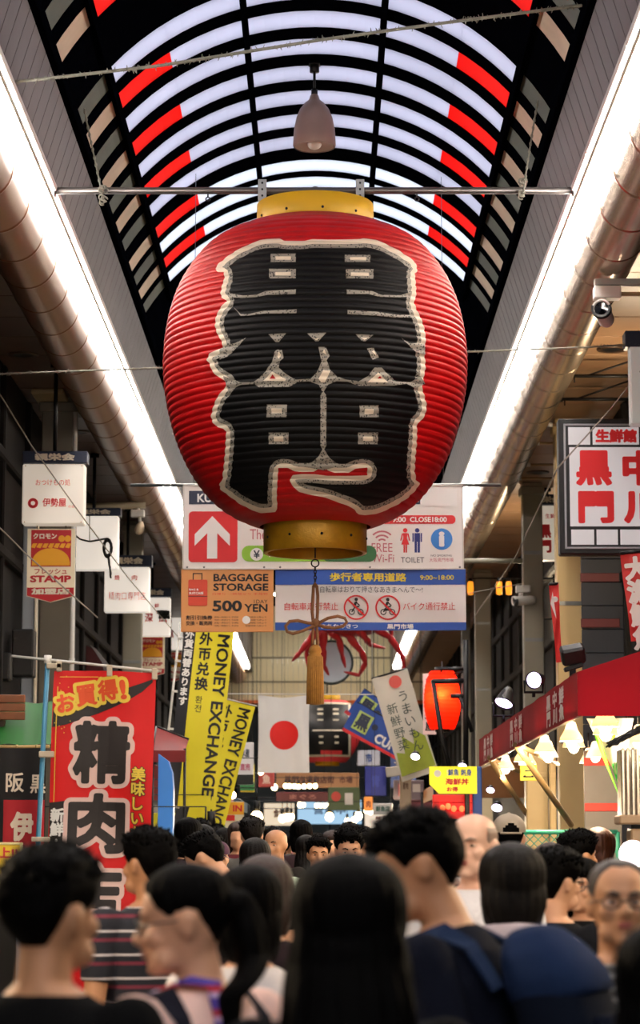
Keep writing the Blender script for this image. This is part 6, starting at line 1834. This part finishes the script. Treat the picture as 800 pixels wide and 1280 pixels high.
def navy_extra(t, PZ):
    for q in (-1, 1): strap(t, PZ, 'pack_strap', [(q * .12, -.13, 1.22), (q * .125, -.12, 1.32), (q * .128, -.05, 1.415), (q * .128, .04, 1.425), (q * .125, .10, 1.38), (q * .12, .13, 1.28)], .044, cloth('#222f4a'), .010)
    m = MB(); m.ell((-.10, -.128, 1.15), (.035, .01, .04)); mesh_obj('shirt_print', PZ(m.v), m.f, mat('ochre_shirt_print', '#8a6420', .7), t)
nav = person('man in navy shirt with spiky black hair leaning forward, facing left', 502, 1016, 5.6, -112, 'tan', 'short', 'black', '#10131f', yaw=16, pitch=6, lean=13, seed=6, extra=navy_extra)
# the backpack he carries
bp = thing('backpack', 'dark blue backpack on the back of the man in the navy shirt', 'backpack', nav.location, nav.rotation_euler, None, nav.scale[0])
def PB(V): return pose(V, lean=math.radians(13))
def pack(rings, mt, name, par=None):
    m = MB(); loft(m, rings, 28); V, F = remeshed(m, .012, 4); return mesh_obj(name, PB(V), F, mt, par or bp)
pack([(.98, .135, .085, .235), (1.02, .155, .10, .235), (1.15, .16, .105, .235), (1.26, .15, .10, .23), (1.33, .13, .08, .22), (1.37, .09, .05, .21)], cloth('#0f1522'), 'main_bag')
pack([(1.24, .15, .112, .235), (1.29, .152, .108, .235), (1.34, .135, .09, .225), (1.385, .095, .06, .215), (1.40, .05, .03, .21)], cloth('#1c2a48'), 'lit_top_flap')  # flap coloured bluer than the bag for the light on its top
pack([(1.0, .11, .045, .335), (1.04, .12, .05, .335), (1.16, .12, .05, .335), (1.2, .10, .04, .33)], cloth('#0d1220'), 'front_pocket')
m = MB(); m.tube([(-.13, .315, 1.18), (-.13, .325, 1.10), (-.125, .32, 1.03)], .012, 8); m.tube([(.13, .315, 1.18), (.13, .325, 1.10), (.125, .32, 1.03)], .012, 8); mesh_obj('orange_pulls', PB(m.v), m.f, mat('orange_cord', '#c0641c', .6), bp)
# --- second row
polo_t = cloth('#7a5a3c')
def polo_extra(t, PZ):
    m = MB(); m.box((-.09, .128, .90), (.10, .012, .05), .004, 0, (0, .2, 0)); mesh_obj('pocket_item', PZ(m.v), m.f, mat('blue_pocket_item', '#2c5a86', .6), t)
person('man in navy striped polo shirt and khaki trousers standing before the red banner', 186, 1035, 8.8, -148, 'tan', 'short', 'black', shirt_mat=POLO, yaw=8, seed=7, face=False, trousers=polo_t, extra=polo_extra)
def collar_extra(t, PZ):
    m = MB()
    for q in (-1, 1): m.add([(q * .01, -.098, 1.36), (q * .075, -.055, 1.455), (q * .082, -.085, 1.40), (q * .045, -.118, 1.335)], [[0, 1, 2, 3]])
    m.tube([(-.075, -.05, 1.45), (-.08, .03, 1.462), (0, .085, 1.465), (.08, .03, 1.462), (.075, -.05, 1.45)], .012, 8)
    mesh_obj('collar', PZ(m.v), m.f, cloth('#e8e6ea'), t, False)
person('bald man in a white collared shirt facing the camera', 592, 1015, 8.8, -22, 'pink', 'balding', 'stubble', '#e4e2e8', sleeve='long', yaw=-6, seed=8, extra=collar_extra)
person('person in a beige baseball cap seen from behind', 636, 1020, 13.5, 182, 'light', 'thin', 'black', '#3a3430', face=False, cap=mat('beige_cap_cloth', '#a69886', .8, 0, .08), seed=9)
person('woman with shoulder length brown hair and pale grey hoodie from behind', 640, 1053, 7.3, 184, 'light', 'bob', 'dark', '#b4a9b2', fem=True, face=False, hood=True, seed=10, hscale=1.1)
person('man with black hair and glasses turned right beside the woman in the hoodie', 694, 1060, 8.9, 142, 'light', 'short', 'black', '#17181c', glasses=True, seed=11, hscale=1.06, yaw=-8)
person('person with brown hair just behind the black haired man with glasses', 688, 1053, 11.5, 178, 'light', 'bob', 'brown', '#4a3a34', fem=True, face=False, seed=12)
person('man with short dark hair turned right before the mesh fence', 722, 1038, 12.2, 128, 'tan', 'short', 'black', '#282a30', seed=13)
person('person with auburn hair farthest right before the mesh fence', 748, 1034, 14.5, 150, 'light', 'bob', 'ginger', '#5a4a40', fem=True, seed=14)
def phone_extra(t, PZ):
    m = MB(); m.box((0, -.30, 1.27), (.08, .012, .15), .004, 0, (.5, 0, 0)); mesh_obj('phone', PZ(m.v), m.f, DARK, t)
person('woman in glasses and black top with raised hands, behind the grey haired man', 727, 1072, 10.2, -30, 'light', 'bob', 'black', '#141416', fem=True, glasses=True, raised=True, seed=15, extra=phone_extra)
person('man with glasses and thinning grey hair facing the camera at right edge', 772, 1073, 6.0, 6, 'tan', 'thin', 'grey', shirt_mat=GREYST, glasses=True, seed=16, yaw=-4, pitch=-4)
def vest_extra(t, PZ):
    m = MB(); m.ell((0,0,0),(.001,.001,.001))
person('person with reddish brown hair behind the dark haired central figure', 331, 1068, 7.6, 180, 'light', 'bob', 'brown', '#2a2024', fem=True, face=False, seed=17)
person('person in pale blue shirt with dark backpack straps looking down left', 240, 1046, 12.3, -115, 'light', 'short', 'black', '#c4cfe6', pitch=22, lean=14, seed=18, sleeve='long',
       extra=lambda t, PZ: [strap(t, PZ, 'pack_strap', [(q * .12, -.13, 1.22), (q * .128, -.05, 1.43), (q * .128, .04, 1.445), (q * .12, .14, 1.28), (q * .11, .15, 1.1)], .06, STRAPM, .012) for q in (-1, 1)])
person('woman in a purple cap and dark jacket facing the camera left of centre', 272, 1053, 17, 12, 'light', 'thin', 'black', '#1c1820', fem=True, cap=mat('purple_cap_cloth', '#4a2440', .8), seed=19, hero=False)
person('person with short dark brown bob from behind, left of the bald head', 319, 1047, 14.2, 176, 'light', 'bob', 'dark', '#201a1c', fem=True, face=False, seed=20, hero=False)
person('man with a shaved tan head in the middle of the crowd', 345, 1036, 18.3, -28, 'tan', 'none', 'dark', '#2a2624', seed=21, hero=False)
person('man with black hair and pale green shirt facing the camera in mid crowd', 398, 1046, 17.5, 4, 'tan', 'short', 'black', '#b8cbb8', seed=22, hero=False)
person('man with black hair facing the camera, tallest in the middle of the crowd', 436, 1036, 15, 6, 'light', 'short', 'black', '#e6e2dc', seed=23, hero=False, pitch=8)
person('lone man with black hair far back beside the navy shirt man', 518, 1024, 30, 2, 'tan', 'short', 'black', '#30343c', seed=24, hero=False)
# --- the far crowd: a few figures, copied
protos = []
for i, (hs, hc, fem, sk, rot_, sh) in enumerate([('short', 'black', False, 'tan', 180, '#23242a'), ('bob', 'black', True, 'light', 180, '#3a2c30'), ('short', 'black', False, 'tan', 8, '#4a4a50'), ('long', 'dark', True, 'light', 186, '#5a5650'), ('bob', 'brown', True, 'light', -12, '#6a3038'), ('short', 'dark', False, 'light', 172, '#5e5c58')]):
    protos.append((hs, hc, fem, sk, rot_, sh))
FL = {0: 'black haired man from behind, small among the far crowd', 1: 'person with a black bob from behind, small among the far crowd', 2: 'black haired man facing the camera, small among the far crowd',
      3: 'long haired person from behind, small among the far crowd', 4: 'brown haired person facing the camera, small among the far crowd', 5: 'man in grey shirt from behind, small among the far crowd'}
first = {}
taken = [(P(a, 1040, b).x, b) for a, b in ((240, 12.3), (272, 17), (319, 13), (345, 18.3), (398, 17.5), (436, 15), (518, 30), (636, 13.5))]
rc = np.random.default_rng(11)
n_far = 0; tries = 0
while n_far < 105 and tries < 4000:
    tries += 1
    Yp = 17.5 + 38 * rc.uniform() ** 1.2; xx = rc.uniform(-2.3, 2.0)
    pxx = 405 + xx / Yp * _F
    if not (236 < pxx < 560): continue
    if any((xx - a) ** 2 + ((Yp - b2) * .7) ** 2 < .25 for a, b2 in taken): continue
    if abs(xx) > 1.2 and Yp < 33: continue
    taken.append((xx, Yp)); i = int(rc.integers(0, 6)); sc_ = rc.uniform(.985, 1.075)
    lab = FL[i]
    if i not in first:
        hs, hc, fem, sk, rot_, sh = protos[i]
        pt = P(405, 1040, Yp)
        first[i] = person(lab, pxx, 1042, Yp, rot_, sk, hs, hc, sh, fem=fem, face=False, seed=30 + i, hero=False, group='far crowd', vox=.02)
        first[i].location = (xx, Yp, 0); first[i].scale = (sc_,) * 3
    else:
        o = dup(first[i], (xx, Yp, 0), (0, 0, math.radians(protos[i][4] + rc.uniform(-25, 25)))); o.scale = (sc_,) * 3
    n_far += 1
# ------------------------------------------------------------------ ropes, wires, pendant lamp, ceiling fittings
def ceil_hit(px, py):
    d = ray(px, py); t = (ZS - CAM_H) / d.z; return Vector((d.x * t, d.y * t, ZS))
# pendant bell lamp under the vault
YB2 = 19.8; q = P(393, 184, YB2); k = M_PX(YB2) * 1.03
t = thing('pendant_lamp', 'tan bell shaped pendant lamp hanging from the vault above the big lantern', 'lamp', tuple(q))
m = MB(); m.lathe([(25.5 * k, 0), (26.5 * k, 2 * k), (26 * k, 12 * k), (25 * k, 24 * k), (22.5 * k, 37 * k), (18 * k, 48 * k), (12 * k, 56 * k), (7 * k, 60 * k), (5 * k, 66 * k), (3 * k, 68 * k)], 32); m.lathe([(24.5 * k, .005), (.002, 6 * k)], 32)
m.build('shade', mat('tan_enamel_shade', '#94786a', 0.4, 0.1, .15, 6), t)
m = MB(); m.tube([(0, 0, 66 * k), (0, 0, 74 * k)], 4 * k, 12); m.tube([(0, 0, 74 * k), (0, 0, 104 * k)], .012, 8); m.tube([(0, 0, 96 * k), (0, 0, 106 * k)], 6 * k, 12, 0); m.build('stem', DKMETAL, t)
m = MB(); zt = vz(q.x) - q.z; m.box((0, 0, 110 * k), (16 * k, .12, 10 * k), .01); m.tube([(0, 0, 104 * k), (0, 0, zt)], .015, 8); m.build('junction_box', DARK, t)
m = MB(); m.ell((0, 0, 4 * k), (9 * k, 9 * k, 7 * k)); m.build('bulb', mat('unlit_bulb', '#c8b8a8', .3), t)
# fuzzy garland ropes across the arcade
FUZZ = mat('grey_fuzzy_rope', '#8f8d80', .9, 0, .3, 60)
def garland(label, pts, Y, r, fuzz, m_, n=None):
    W_ = [P(px, py, Y) for px, py in pts]; m = MB(); path = []
    for a, b in zip(W_[:-1], W_[1:]):
        for i in range(14): path.append(a.lerp(b, i / 14))
    path.append(W_[-1])
    m.tube(path, r, 6)
    if fuzz:
        L = (W_[-1] - W_[0]).length; n = n or int(L * 90)
        for i in range(n):
            u = rng.uniform(0, len(path) - 1.001); p_ = path[int(u)].lerp(path[int(u) + 1], u % 1); a = rng.uniform(0, 2 * PI); l = r * rng.uniform(1.4, 3.2)
            d = Vector((rng.uniform(-.6, .6) * l, math.cos(a) * l, math.sin(a) * l)); m.tube([p_, p_ + d], [r * .5, r * .15], 4)
    return solo(m, 'rope' if fuzz else 'wire', m_, label, 'rope' if fuzz else 'wire')
garland('fuzzy grey garland rope crossing high in front of the vault', [(-18, 106), (60, 98), (200, 82), (400, 50), (560, 28), (700, 10), (824, -4)], 15.5, .011, True, FUZZ)
garland('fuzzy grey rope crossing behind the big lantern at half its height', [(-60, 470), (60, 465), (200, 460), (400, 448), (580, 440), (735, 434), (830, 428)], 20.5, .008, True, FUZZ)
def link_chain(label, pts, Y, knots):
    W_ = [P(px, py, Y) for px, py in pts]; m = MB(); m.tube(W_, .006, 6)
    for a, b in zip(W_[:-1], W_[1:]):
        n = max(2, int((b - a).length / .06))
        for i in range(n): p_ = a.lerp(b, i / n); m.ell(tuple(p_), (.011, .008, .02), nu=6, nv=4)
    for px, py in knots:
        p_ = P(px, py, Y)
        for _ in range(5): o_ = Vector((rng.uniform(-.02, .02), rng.uniform(-.02, .02), rng.uniform(-.03, .03))); m.tube([p_ + o_ + Vector((.02 * math.cos(a), 0, .02 * math.sin(a))) for a in np.linspace(0, 5.5, 9)], .006, 5)
    return solo(m, 'hanging_chain', FUZZ, label, 'chain')
link_chain('thin hanging chain tied to the left part of the crossbar', [(128, 247), (124, 225), (108, 150), (95, 80), (84, 20), (80, -40)], YL - .03, [(129, 236), (129, 248)])
link_chain('thin hanging chain tied to the right part of the crossbar', [(654, 244), (657, 220), (668, 150), (682, 75), (692, 20), (698, -40)], YL - .03, [(654, 228), (653, 243)])
WIRE = mat('pale_grey_wire', '#a49c90', .6, .2, .1)
def wire(label, pts, r=.007, m_=None, name='wire'):
    W_ = [P(*p_) for p_ in pts]; m = MB(); path = []
    for a, b in zip(W_[:-1], W_[1:]):
        for i in range(8): path.append(a.lerp(b, i / 8))
    path.append(W_[-1]); m.tube(path, r, 6); return solo(m, name, m_ or WIRE, label, 'wire')
wire('pale wire slanting down across the nearest white light box', [(-40, 438, 23), (0, 493, 24), (40, 558, 24.2), (106, 650, 24.3), (160, 722, 30), (226, 800, 36)])
wire('pale wire slanting down left of the stamp signs toward the red banner', [(-30, 635, 22), (0, 660, 23), (30, 690, 23.5), (95, 748, 24.3), (122, 772, 28)])
wire('thin pale wire slanting across the framed fish shop sign', [(820, 440, 20), (760, 515, 21.6), (697, 585, 21.8), (645, 695, 30), (588, 778, 40)])
wire('thin horizontal wire right of the pedestrian banner below the pipe', [(585, 742, 33), (620, 735, 33.2), (700, 722, 33.4)], .008)
BLW = mat('black_wire', '#141312', .6)
# bundle of black wire on the blank light box
m = MB()
for i in range(26):
    pts = []
    if i < 18:
        rx, ry = rng.uniform(3.2, 6), rng.uniform(8, 13)
        pts = [P(134.5 + rx * math.sin(a), 685 - ry * math.cos(a) + rng.uniform(-.4, .4), 30.2 + rng.uniform(-.05, .05)) for a in np.linspace(.1, 2 * PI - .1, 14)]
    else: pts = [P(135 + rng.uniform(-1, 1) + j * .7, 694 + j * rng.uniform(4.6, 6), 30.2) for j in range(6)]
    m.tube(pts, .010, 5)
m.tube([P(93, 668, 30.2), P(100, 674, 30.2), P(112, 677, 30.2), P(134, 673, 30.2)], .014, 6); m.tube([P(112, 677, 30.2), P(112, 645, 30.3)], .006, 5)
solo(m, 'wire_bundle', BLW, 'tangled bundle of black wire hanging over the blank white light box', 'wire')
m = MB()
for i in range(14):
    pts = [P(204 + rng.uniform(-8, 8), 768 + rng.uniform(-5, 6), 42.47 + rng.uniform(-.03, .03)) for _ in range(4)]; m.tube(pts, .022, 5)
solo(m, 'wire_bundle', mat('dark_green_wire', '#1c241c', .7), 'small dark wire clump in front of the fourth light box', 'wire')
# pale bar and clip right of the blank box
a, c = P(100, 634, 32), P(182, 631, 32); m = MB(); m.tube([a, c], .05, 8); m.tube([(a.x - .02, 32, a.z), (WL, 32, a.z)], .04, 8); solo(m, 'wall_pipe', mat('cream_bar_paint', '#b8ab90', .5, 0, .1), 'cream horizontal bar above the blank white light box', 'pipe')
q = P(172, 668, 32); t = thing('clip_lamp', 'small cream clip lamp hanging under the cream horizontal bar', 'lamp', tuple(q)); kk2 = M_PX(32)
m = MB(); m.lathe([(2 * kk2, 0), (6 * kk2, 4 * kk2), (5 * kk2, 12 * kk2), (2 * kk2, 17 * kk2)], 16, 0, Matrix.Rotation(.3, 4, 'Y')); m.build('shade', mat('cream_lamp_paint', '#a8947c', .5), t)
m = MB(); m.box((0, 0, 26 * kk2), (17 * kk2, .12, 9 * kk2), .01); m.tube([(3 * kk2, 0, 16 * kk2), (0, 0, 36 * kk2)], .02, 8); m.build('clip', WHITEP, t)
# recessed downlights in the side ceilings
def downlight(label, px, py, flat=False):
    q = ceil_hit(px, py); t = thing('downlight', label, 'light', (q.x, q.y, ZS))
    m = MB(); m.lathe([(.10, -.012), (.15, -.016), (.16, 0), (.16, .01)], 24); m.build('rim', mat('bronze_rim', '#4a3626', .4, .4), t)
    m = MB(); m.lathe([(.001, .0), (.10, -.010)], 24); m.build('opening', DARK, t)
for px, py, lb in ((29, 443, 'nearest dark downlight in the left ceiling'), (98, 540, 'second dark downlight in the left ceiling above the pickle shop box'), (765, 436, 'dark downlight in the right ceiling under the security camera'), (672, 590, 'farther downlight in the right ceiling behind the pale arms')): downlight(lb, px, py)
q = ceil_hit(66, 497); t = thing('ceiling_fixture', 'flat cream ceiling fixture on the left ceiling above the pickle shop box', 'light', (q.x, q.y, ZS)); m = MB(); m.box((0, 0, -.03), (.36, 1.1, .06), .015); m.build('cover', mat('cream_fixture', '#a08c68', .5), t); m = MB(); m.box((0, .58, -.03), (.34, .04, .05), .008); m.build('end_cap', DKMETAL, t)
# cable clamp bands along the right duct
# ------------------------------------------------------------------ the far end of the street: signs, banners, lamps
def far_sign(name, label, x0, y0, x1, y1, Y, col, marks=(), emit=.0, hang=True, frame=True, cat='sign', depth=.08):
    b = board(name, label, cat, x0, y0, x1, y1, Y)
    mm = mat('far_%s_%d' % (col.strip('#'), int(emit * 100)), col, .5, 0, .08, 2, emit=emit)
    m = MB(); m.box((0, depth / 2, b.H / 2), (b.W, depth, b.H), .012); m.build('panel', mm, b.t)
    for (txt, fx, fz, w_, h_, c_) in marks:
        x = TX()
        if txt == '#': x.rect(fx * b.W, fz * b.H, w_ * b.W, h_ * b.H)
        elif txt == 'o': x.disc(fx * b.W, fz * b.H, w_ * b.W, 20)
        else: x.line(txt, fx * b.W, fz * b.H, w=w_ * b.W, h=h_ * b.H, bold=.03)
        x.build('lettering', mat('print_' + c_.strip('#'), c_, .5), b.t, -.012)
    if hang:
        m = MB(); up = (8.75 if Y > YV else (vz(b.ox) if abs(b.ox - AX) < HT else ZS + .02)) - b.oz
        for s_ in (-.4, .4): m.tube([(s_ * b.W, depth / 2, b.H - .02), (s_ * b.W, depth / 2, up)], .0035, 4)
        m.build('hangers', DKMETAL, b.t)
    else:
        m = MB(); m.tube([(0, depth / 2, .0), (0, depth / 2, -b.oz)], .03, 8); m.build('post', DKMETAL, b.t)
    return b
far_sign('market_board', 'long brown board with writing under the distant lantern', 345, 966, 449, 985, 60, '#a8764c', [('黒門市場商店街', -.1, .55, .6, .5, '#5a2c1c'), ('市場', .34, .55, .16, .5, '#5a2c1c')])
far_sign('shop_sign', 'dark blue box sign right of the long brown board', 456, 958, 483, 995, 48, '#1c2a86', [('青', 0, .5, .4, .4, '#2e3ea0')])
far_sign('shop_sign', 'white shop sign with black lower half right of the exchange banners', 296, 928, 317, 981, 38, '#e2dcda', [('#', 0, .12, 1.0, .24, '#101012'), ('水産', 0, .75, .5, .2, '#1c2c40'), ('直売', 0, .42, .6, .16, '#d06a80')], emit=.15)
far_sign('hanging_poster', 'pink and green tall poster below the white shop sign', 262, 965, 292, 1034, 39.4, '#d8a8a0', [('#', 0, .12, 1.0, .24, '#3f9a64'), ('#', .1, .5, .5, .3, '#e0c060'), ('市', 0, .8, .5, .2, '#b04060')], emit=.1)
far_sign('menu_board', 'red board with yellow print left of the distant bulbs', 284, 1014, 304, 1045, 36, '#b0161c', [('o', 0, .5, .28, .3, '#e8a040')], emit=.1, hang=False)
far_sign('dark_placard', 'small black placard with a pale figure shape under the white flag', 308, 966, 322, 985, 46, '#14161a', [('#', 0, .5, .4, .7, '#cfc8c0')])
far_sign('red_placard', 'small red placard left of the long brown board', 323, 964, 343, 984, 52, '#b8423c', [('魚', 0, .5, .5, .6, '#e8c8b8')])
far_sign('shop_canopy', 'dark red canopy front below the distant row of bulbs', 345, 990, 412, 1002, 62, '#5c1a22', [('まぐろ', 0, .5, .5, .5, '#a86a60')])
far_sign('green_banner', 'dark green banner with red and white print below the brown board', 410, 984, 450, 1013, 50, '#4a5a34', [('o', -.25, .6, .15, .2, '#c84030'), ('#', .15, .5, .25, .5, '#d8d0c8')])
far_sign('white_board', 'white board with green rim far right of centre in the distance', 466, 1004, 491, 1018, 40, '#c8c4c0', [('鮮魚店', 0, .5, .7, .5, '#2c5a48')], emit=.1)
far_sign('orange_sign', 'small orange lit sign beside the white distant board', 455, 996, 466, 1014, 46, '#d88438', [('肉', 0, .5, .5, .5, '#7a2c18')], emit=.35)
far_sign('pale_banner', 'pale pink banner beside the lower tilted blue banner', 447, 938, 475, 957, 55, '#c8ccd8', [('市', 0, .5, .3, .6, '#3058a0')])
far_sign('green_sign', 'small green and yellow sign under the money exchange banner tip', 300, 955, 318, 990, 42, '#c8b83a', [('#', 0, .2, 1, .3, '#2f7a48')], emit=.1)
far_sign('sky_panel', 'broad pale blue lit panel at the far end of the street', 372, 1000, 452, 1030, 84, '#9fc4e0', [('営業中', 0, .55, .5, .3, '#d8ecf8')], emit=1.0, hang=False)
far_sign('lit_storefront', 'pale lit shop panel left of the blue panel at the far end', 330, 1004, 368, 1032, 80, '#e8d4b8', [('食堂', 0, .55, .4, .4, '#a05840')], emit=.9, hang=False)
far_sign('lit_storefront', 'pale lit shop panel right of the blue panel at the far end', 456, 1016, 500, 1036, 78, '#ead8c4', [('惣菜', 0, .55, .4, .5, '#8a4030')], emit=.9, hang=False)
far_sign('blue_poster', 'blue and red poster right of the long white banner', 488, 925, 520, 985, 47, '#38508c', [('#', 0, .85, 1, .2, '#b8323a'), ('大売出', 0, .5, .7, .2, '#d8d0c8')])
far_sign('checked_sign', 'grey and pink shop sign below the lower tilted blue banner', 492, 975, 530, 1000, 43, '#7a6a70', [('#', -.2, .5, .3, .6, '#c06a6a'), ('#', .25, .6, .25, .4, '#c8c0b8')])
far_sign('wood_post_sign', 'beige post with a white cross board below the long white banner', 500, 960, 514, 1034, 35, '#b8a084', [('産地', 0, .7, .5, .12, '#6a4a34')], hang=False)
m = MB(); a, c = P(482, 966, 34.9), P(536, 958, 34.9); m.box(((a.x + c.x) / 2, 34.9, (a.z + c.z) / 2), (c.x - a.x, .05, .14), .01, 0, (0, -.14, 0)); m.box(((a.x + c.x) / 2, 34.95, (a.z + c.z) / 2), (.06, .08, .2), .005); solo(m, 'cross_board', mat('off_white_board', '#cfc6b8', .5), 'off white slanting board on the beige post', 'board')
# lamps in the distance
FB = mat('distant_warm_bulb', '#ffe8c0', .4, 0, 0, emit=18, ecolor='#ffdca0')
def far_bulb(label, group, r):
    t = thing('distant_bulb', label, 'lamp', (0, 0, 0), 0, group)
    m = MB(); m.ell((0, 0, 0), (r, r, r * 1.1), nu=10, nv=7); m.build('bulb', FB, t)
    m = MB(); m.tube([(0, 0, r), (0, 0, r + .12)], r * .5, 8); m.tube([(0, 0, r + .1), (0, 0, r + .26)], .008, 5); m.build('cord', DARK, t); return t
GB = 'warm bulbs strung in the distance'
fb = None
for (px, py, Y, r) in [(343, 984, 55, .07)] + [(x_, 983 + .6 * math.sin(x_), 55, .065) for x_ in (357, 362, 368, 373, 380, 387, 394)] + [(375, 1006, 66, .09), (379, 1006, 66, .08), (396, 1007, 64, .07), (401, 1007, 64, .07), (406, 1007, 64, .07), (412, 1006, 64, .07), (353, 1023, 60, .12), (359, 1022, 60, .12), (364, 1021, 60, .10), (412, 1021, 60, .13), (448, 1020, 58, .12), (443, 1025, 58, .09), (434, 1026, 60, .08), (458, 1013, 50, .07), (463, 1015, 50, .07)]:
    q = P(px, py, Y)
    if fb is None: fb = far_bulb('round warm bulb glowing far down the street', GB, .07); fb.location = q
    else: o = dup(fb, q); o.scale = (r / .09,) * 3
for (px, py, Y, r, lb) in ((321, 1022, 32, .10, 'bright bulb beside the menu board left of the crowd'), (264, 1042, 27, .11, 'bright bulb at the foot of the money exchange banners'), (257, 1058, 24, .10, 'second bright bulb low at the foot of the money exchange banners'), (291, 994, 30, .05, 'small bulb left of the white shop sign'), (326, 965, 34, .05, 'small warm lamp right below the flag corner')):
    q = P(px, py, Y); o = dup(fb, q, None, lb, 'single bulbs over the left stalls'); o.scale = (r / .085,) * 3
    m = MB(); zz9 = q.z + .33 * r / .085; m.tube([(q.x, Y, zz9), (WL, Y, zz9)], .006, 5); solo(m, 'wall_bracket', DARK, 'thin bracket of the ' + lb, 'bracket')
for Y, pys in ((55, 983), (66, 1006), (64, 1007), (60, 1021), (58, 1021), (50, 1014)):
    z = P(400, pys, Y).z + .205
    m = MB(); m.tube([(WL, Y, z), ((WL + WR) / 2, Y, z - .01), (WR, Y, z)], .008, 5); solo(m, 'bulb_cable', DARK, 'thin cable crossing the far street carrying warm bulbs, %s' % {55: 'above the dark red canopy', 66: 'highest beyond the canopy', 64: 'just beyond the canopy', 60: 'before the pale blue panel', 58: 'low over the far crowd', 50: 'nearest of them'}[Y], 'cable')
# spot lamps over the right stalls
def stall_lamp(px, py, Y, lb, s_=1.0, arm=None):
    s_ *= .68
    q = P(px, py, Y); t = thing('stall_lamp', lb, 'lamp', tuple(q)); M = Euler((-.75, .25, 0)).to_matrix().to_4x4()
    m = MB(); m.lathe([(.08 * s_, 0), (.085 * s_, .01), (.06 * s_, .09 * s_), (.02 * s_, .12 * s_)], 16, 0, M); m.build('shade', DKMETAL, t)
    m = MB(); m.lathe([(.001, -.01), (.078 * s_, .002)], 16, 0, M); m.build('lens', mat('white_led_face', '#ffffff', .3, 0, 0, emit=6, ecolor='#f0e0ff'), t)
    m = MB(); e = P(arm[0], arm[1], Y) - q if arm else Vector((0, .2, .4)); m.tube([(0.0, .08, .08 * s_), (.0, .08, e.z), tuple(e)], .014, 6)
    if Y > 24: m.tube([tuple(e), (WR - q.x + .06, .03, e.z)], .009, 6); m.tube([(WR - q.x - .02, .03, e.z), (WR - q.x + .05, .03, e.z)], .05, 10)
    else: m.tube([tuple(e), (e.x + .12, .1, 3.0 - q.z)], .012, 6); m.build('arm', DARK, t)
stall_lamp(519, 946, 28, 'white lamp on a black arm at the foot of the long white banner', 1.0, (560, 938))
stall_lamp(578, 958, 27, 'white lamp on top of the yellow sign', .9, (592, 945))
stall_lamp(613, 988, 26, 'violet white lamp just right of the yellow sign', .8, (608, 962))
stall_lamp(621, 1010, 26.5, 'white lamp low above the beige cap', 1.1, (612, 985))
# market stalls lining the far street: awnings on both sides
for i, (x_, Y, w_, col, lb) in enumerate(((-2.6, 40, 5, '#7a2a22', 'dark red stall awning far down the left side'), (-2.6, 50, 6, '#2c4a6a', 'slate blue stall awning farther down the left side'), (2.5, 38, 5, '#8a5a2c', 'brown stall awning far down the right side'), (2.5, 50, 6, '#6a2430', 'wine red stall awning farther down the right side'))):
    sd = -1 if x_ < 0 else 1; xw = WL if sd < 0 else WR; xi = sd * 1.75
    t = thing('stall_awning', lb, 'awning', (xi, Y, 2.35))
    m = MB(); m.sheet(lambda u, v: ((xw - xi) * v, w_ * u, .55 * v + .22 + .01 * math.sin(u * 40)), 24, 6); m.sheet(lambda u, v: (0, w_ * u, .22 * v), 24, 2); m.sheet(lambda u, v: ((xw - xi) * u, 0, v * (.22 + .55 * u)), 8, 2); m.build('canvas', mat('stall_' + col.strip('#'), col, .6, 0, .1, 3), t)
    m = MB()
    for yy in (0.05, w_ - .05): m.tube([(0, yy, .2), (xw - xi, yy, .76)], .02, 6); m.tube([(0.02 * -sd, yy, .2), (0.02 * -sd, yy, -2.35)], .025, 8)
    m.build('frame', DKMETAL, t)
    lamp_light('stall_light', (sd * 2.2, Y + w_ / 2, 2.2), 380, WARM, .1)  # lamp without a fixture, added to brighten the far street

# hidden ceiling lamps added to brighten the pale cross wall
for i, x_ in enumerate((-1.0, .9)):
    t = thing('ceiling_lamp', 'long ceiling lamp added to brighten the pale cross wall, %s one' % ('left', 'right')[i], 'light', (x_, 66.5, 8.52))
    m = MB(); m.box((0, 0, .03), (1.2, .3, .08), .01); m.build('housing', HOUS, t)
    m = MB(); m.box((0, 0, -.02), (1.1, .2, .03), .006); m.build('diffuser', mat('ceiling_lamp_diffuser', '#ffffff', .4, 0, 0, emit=60, ecolor='#fff2d8'), t)
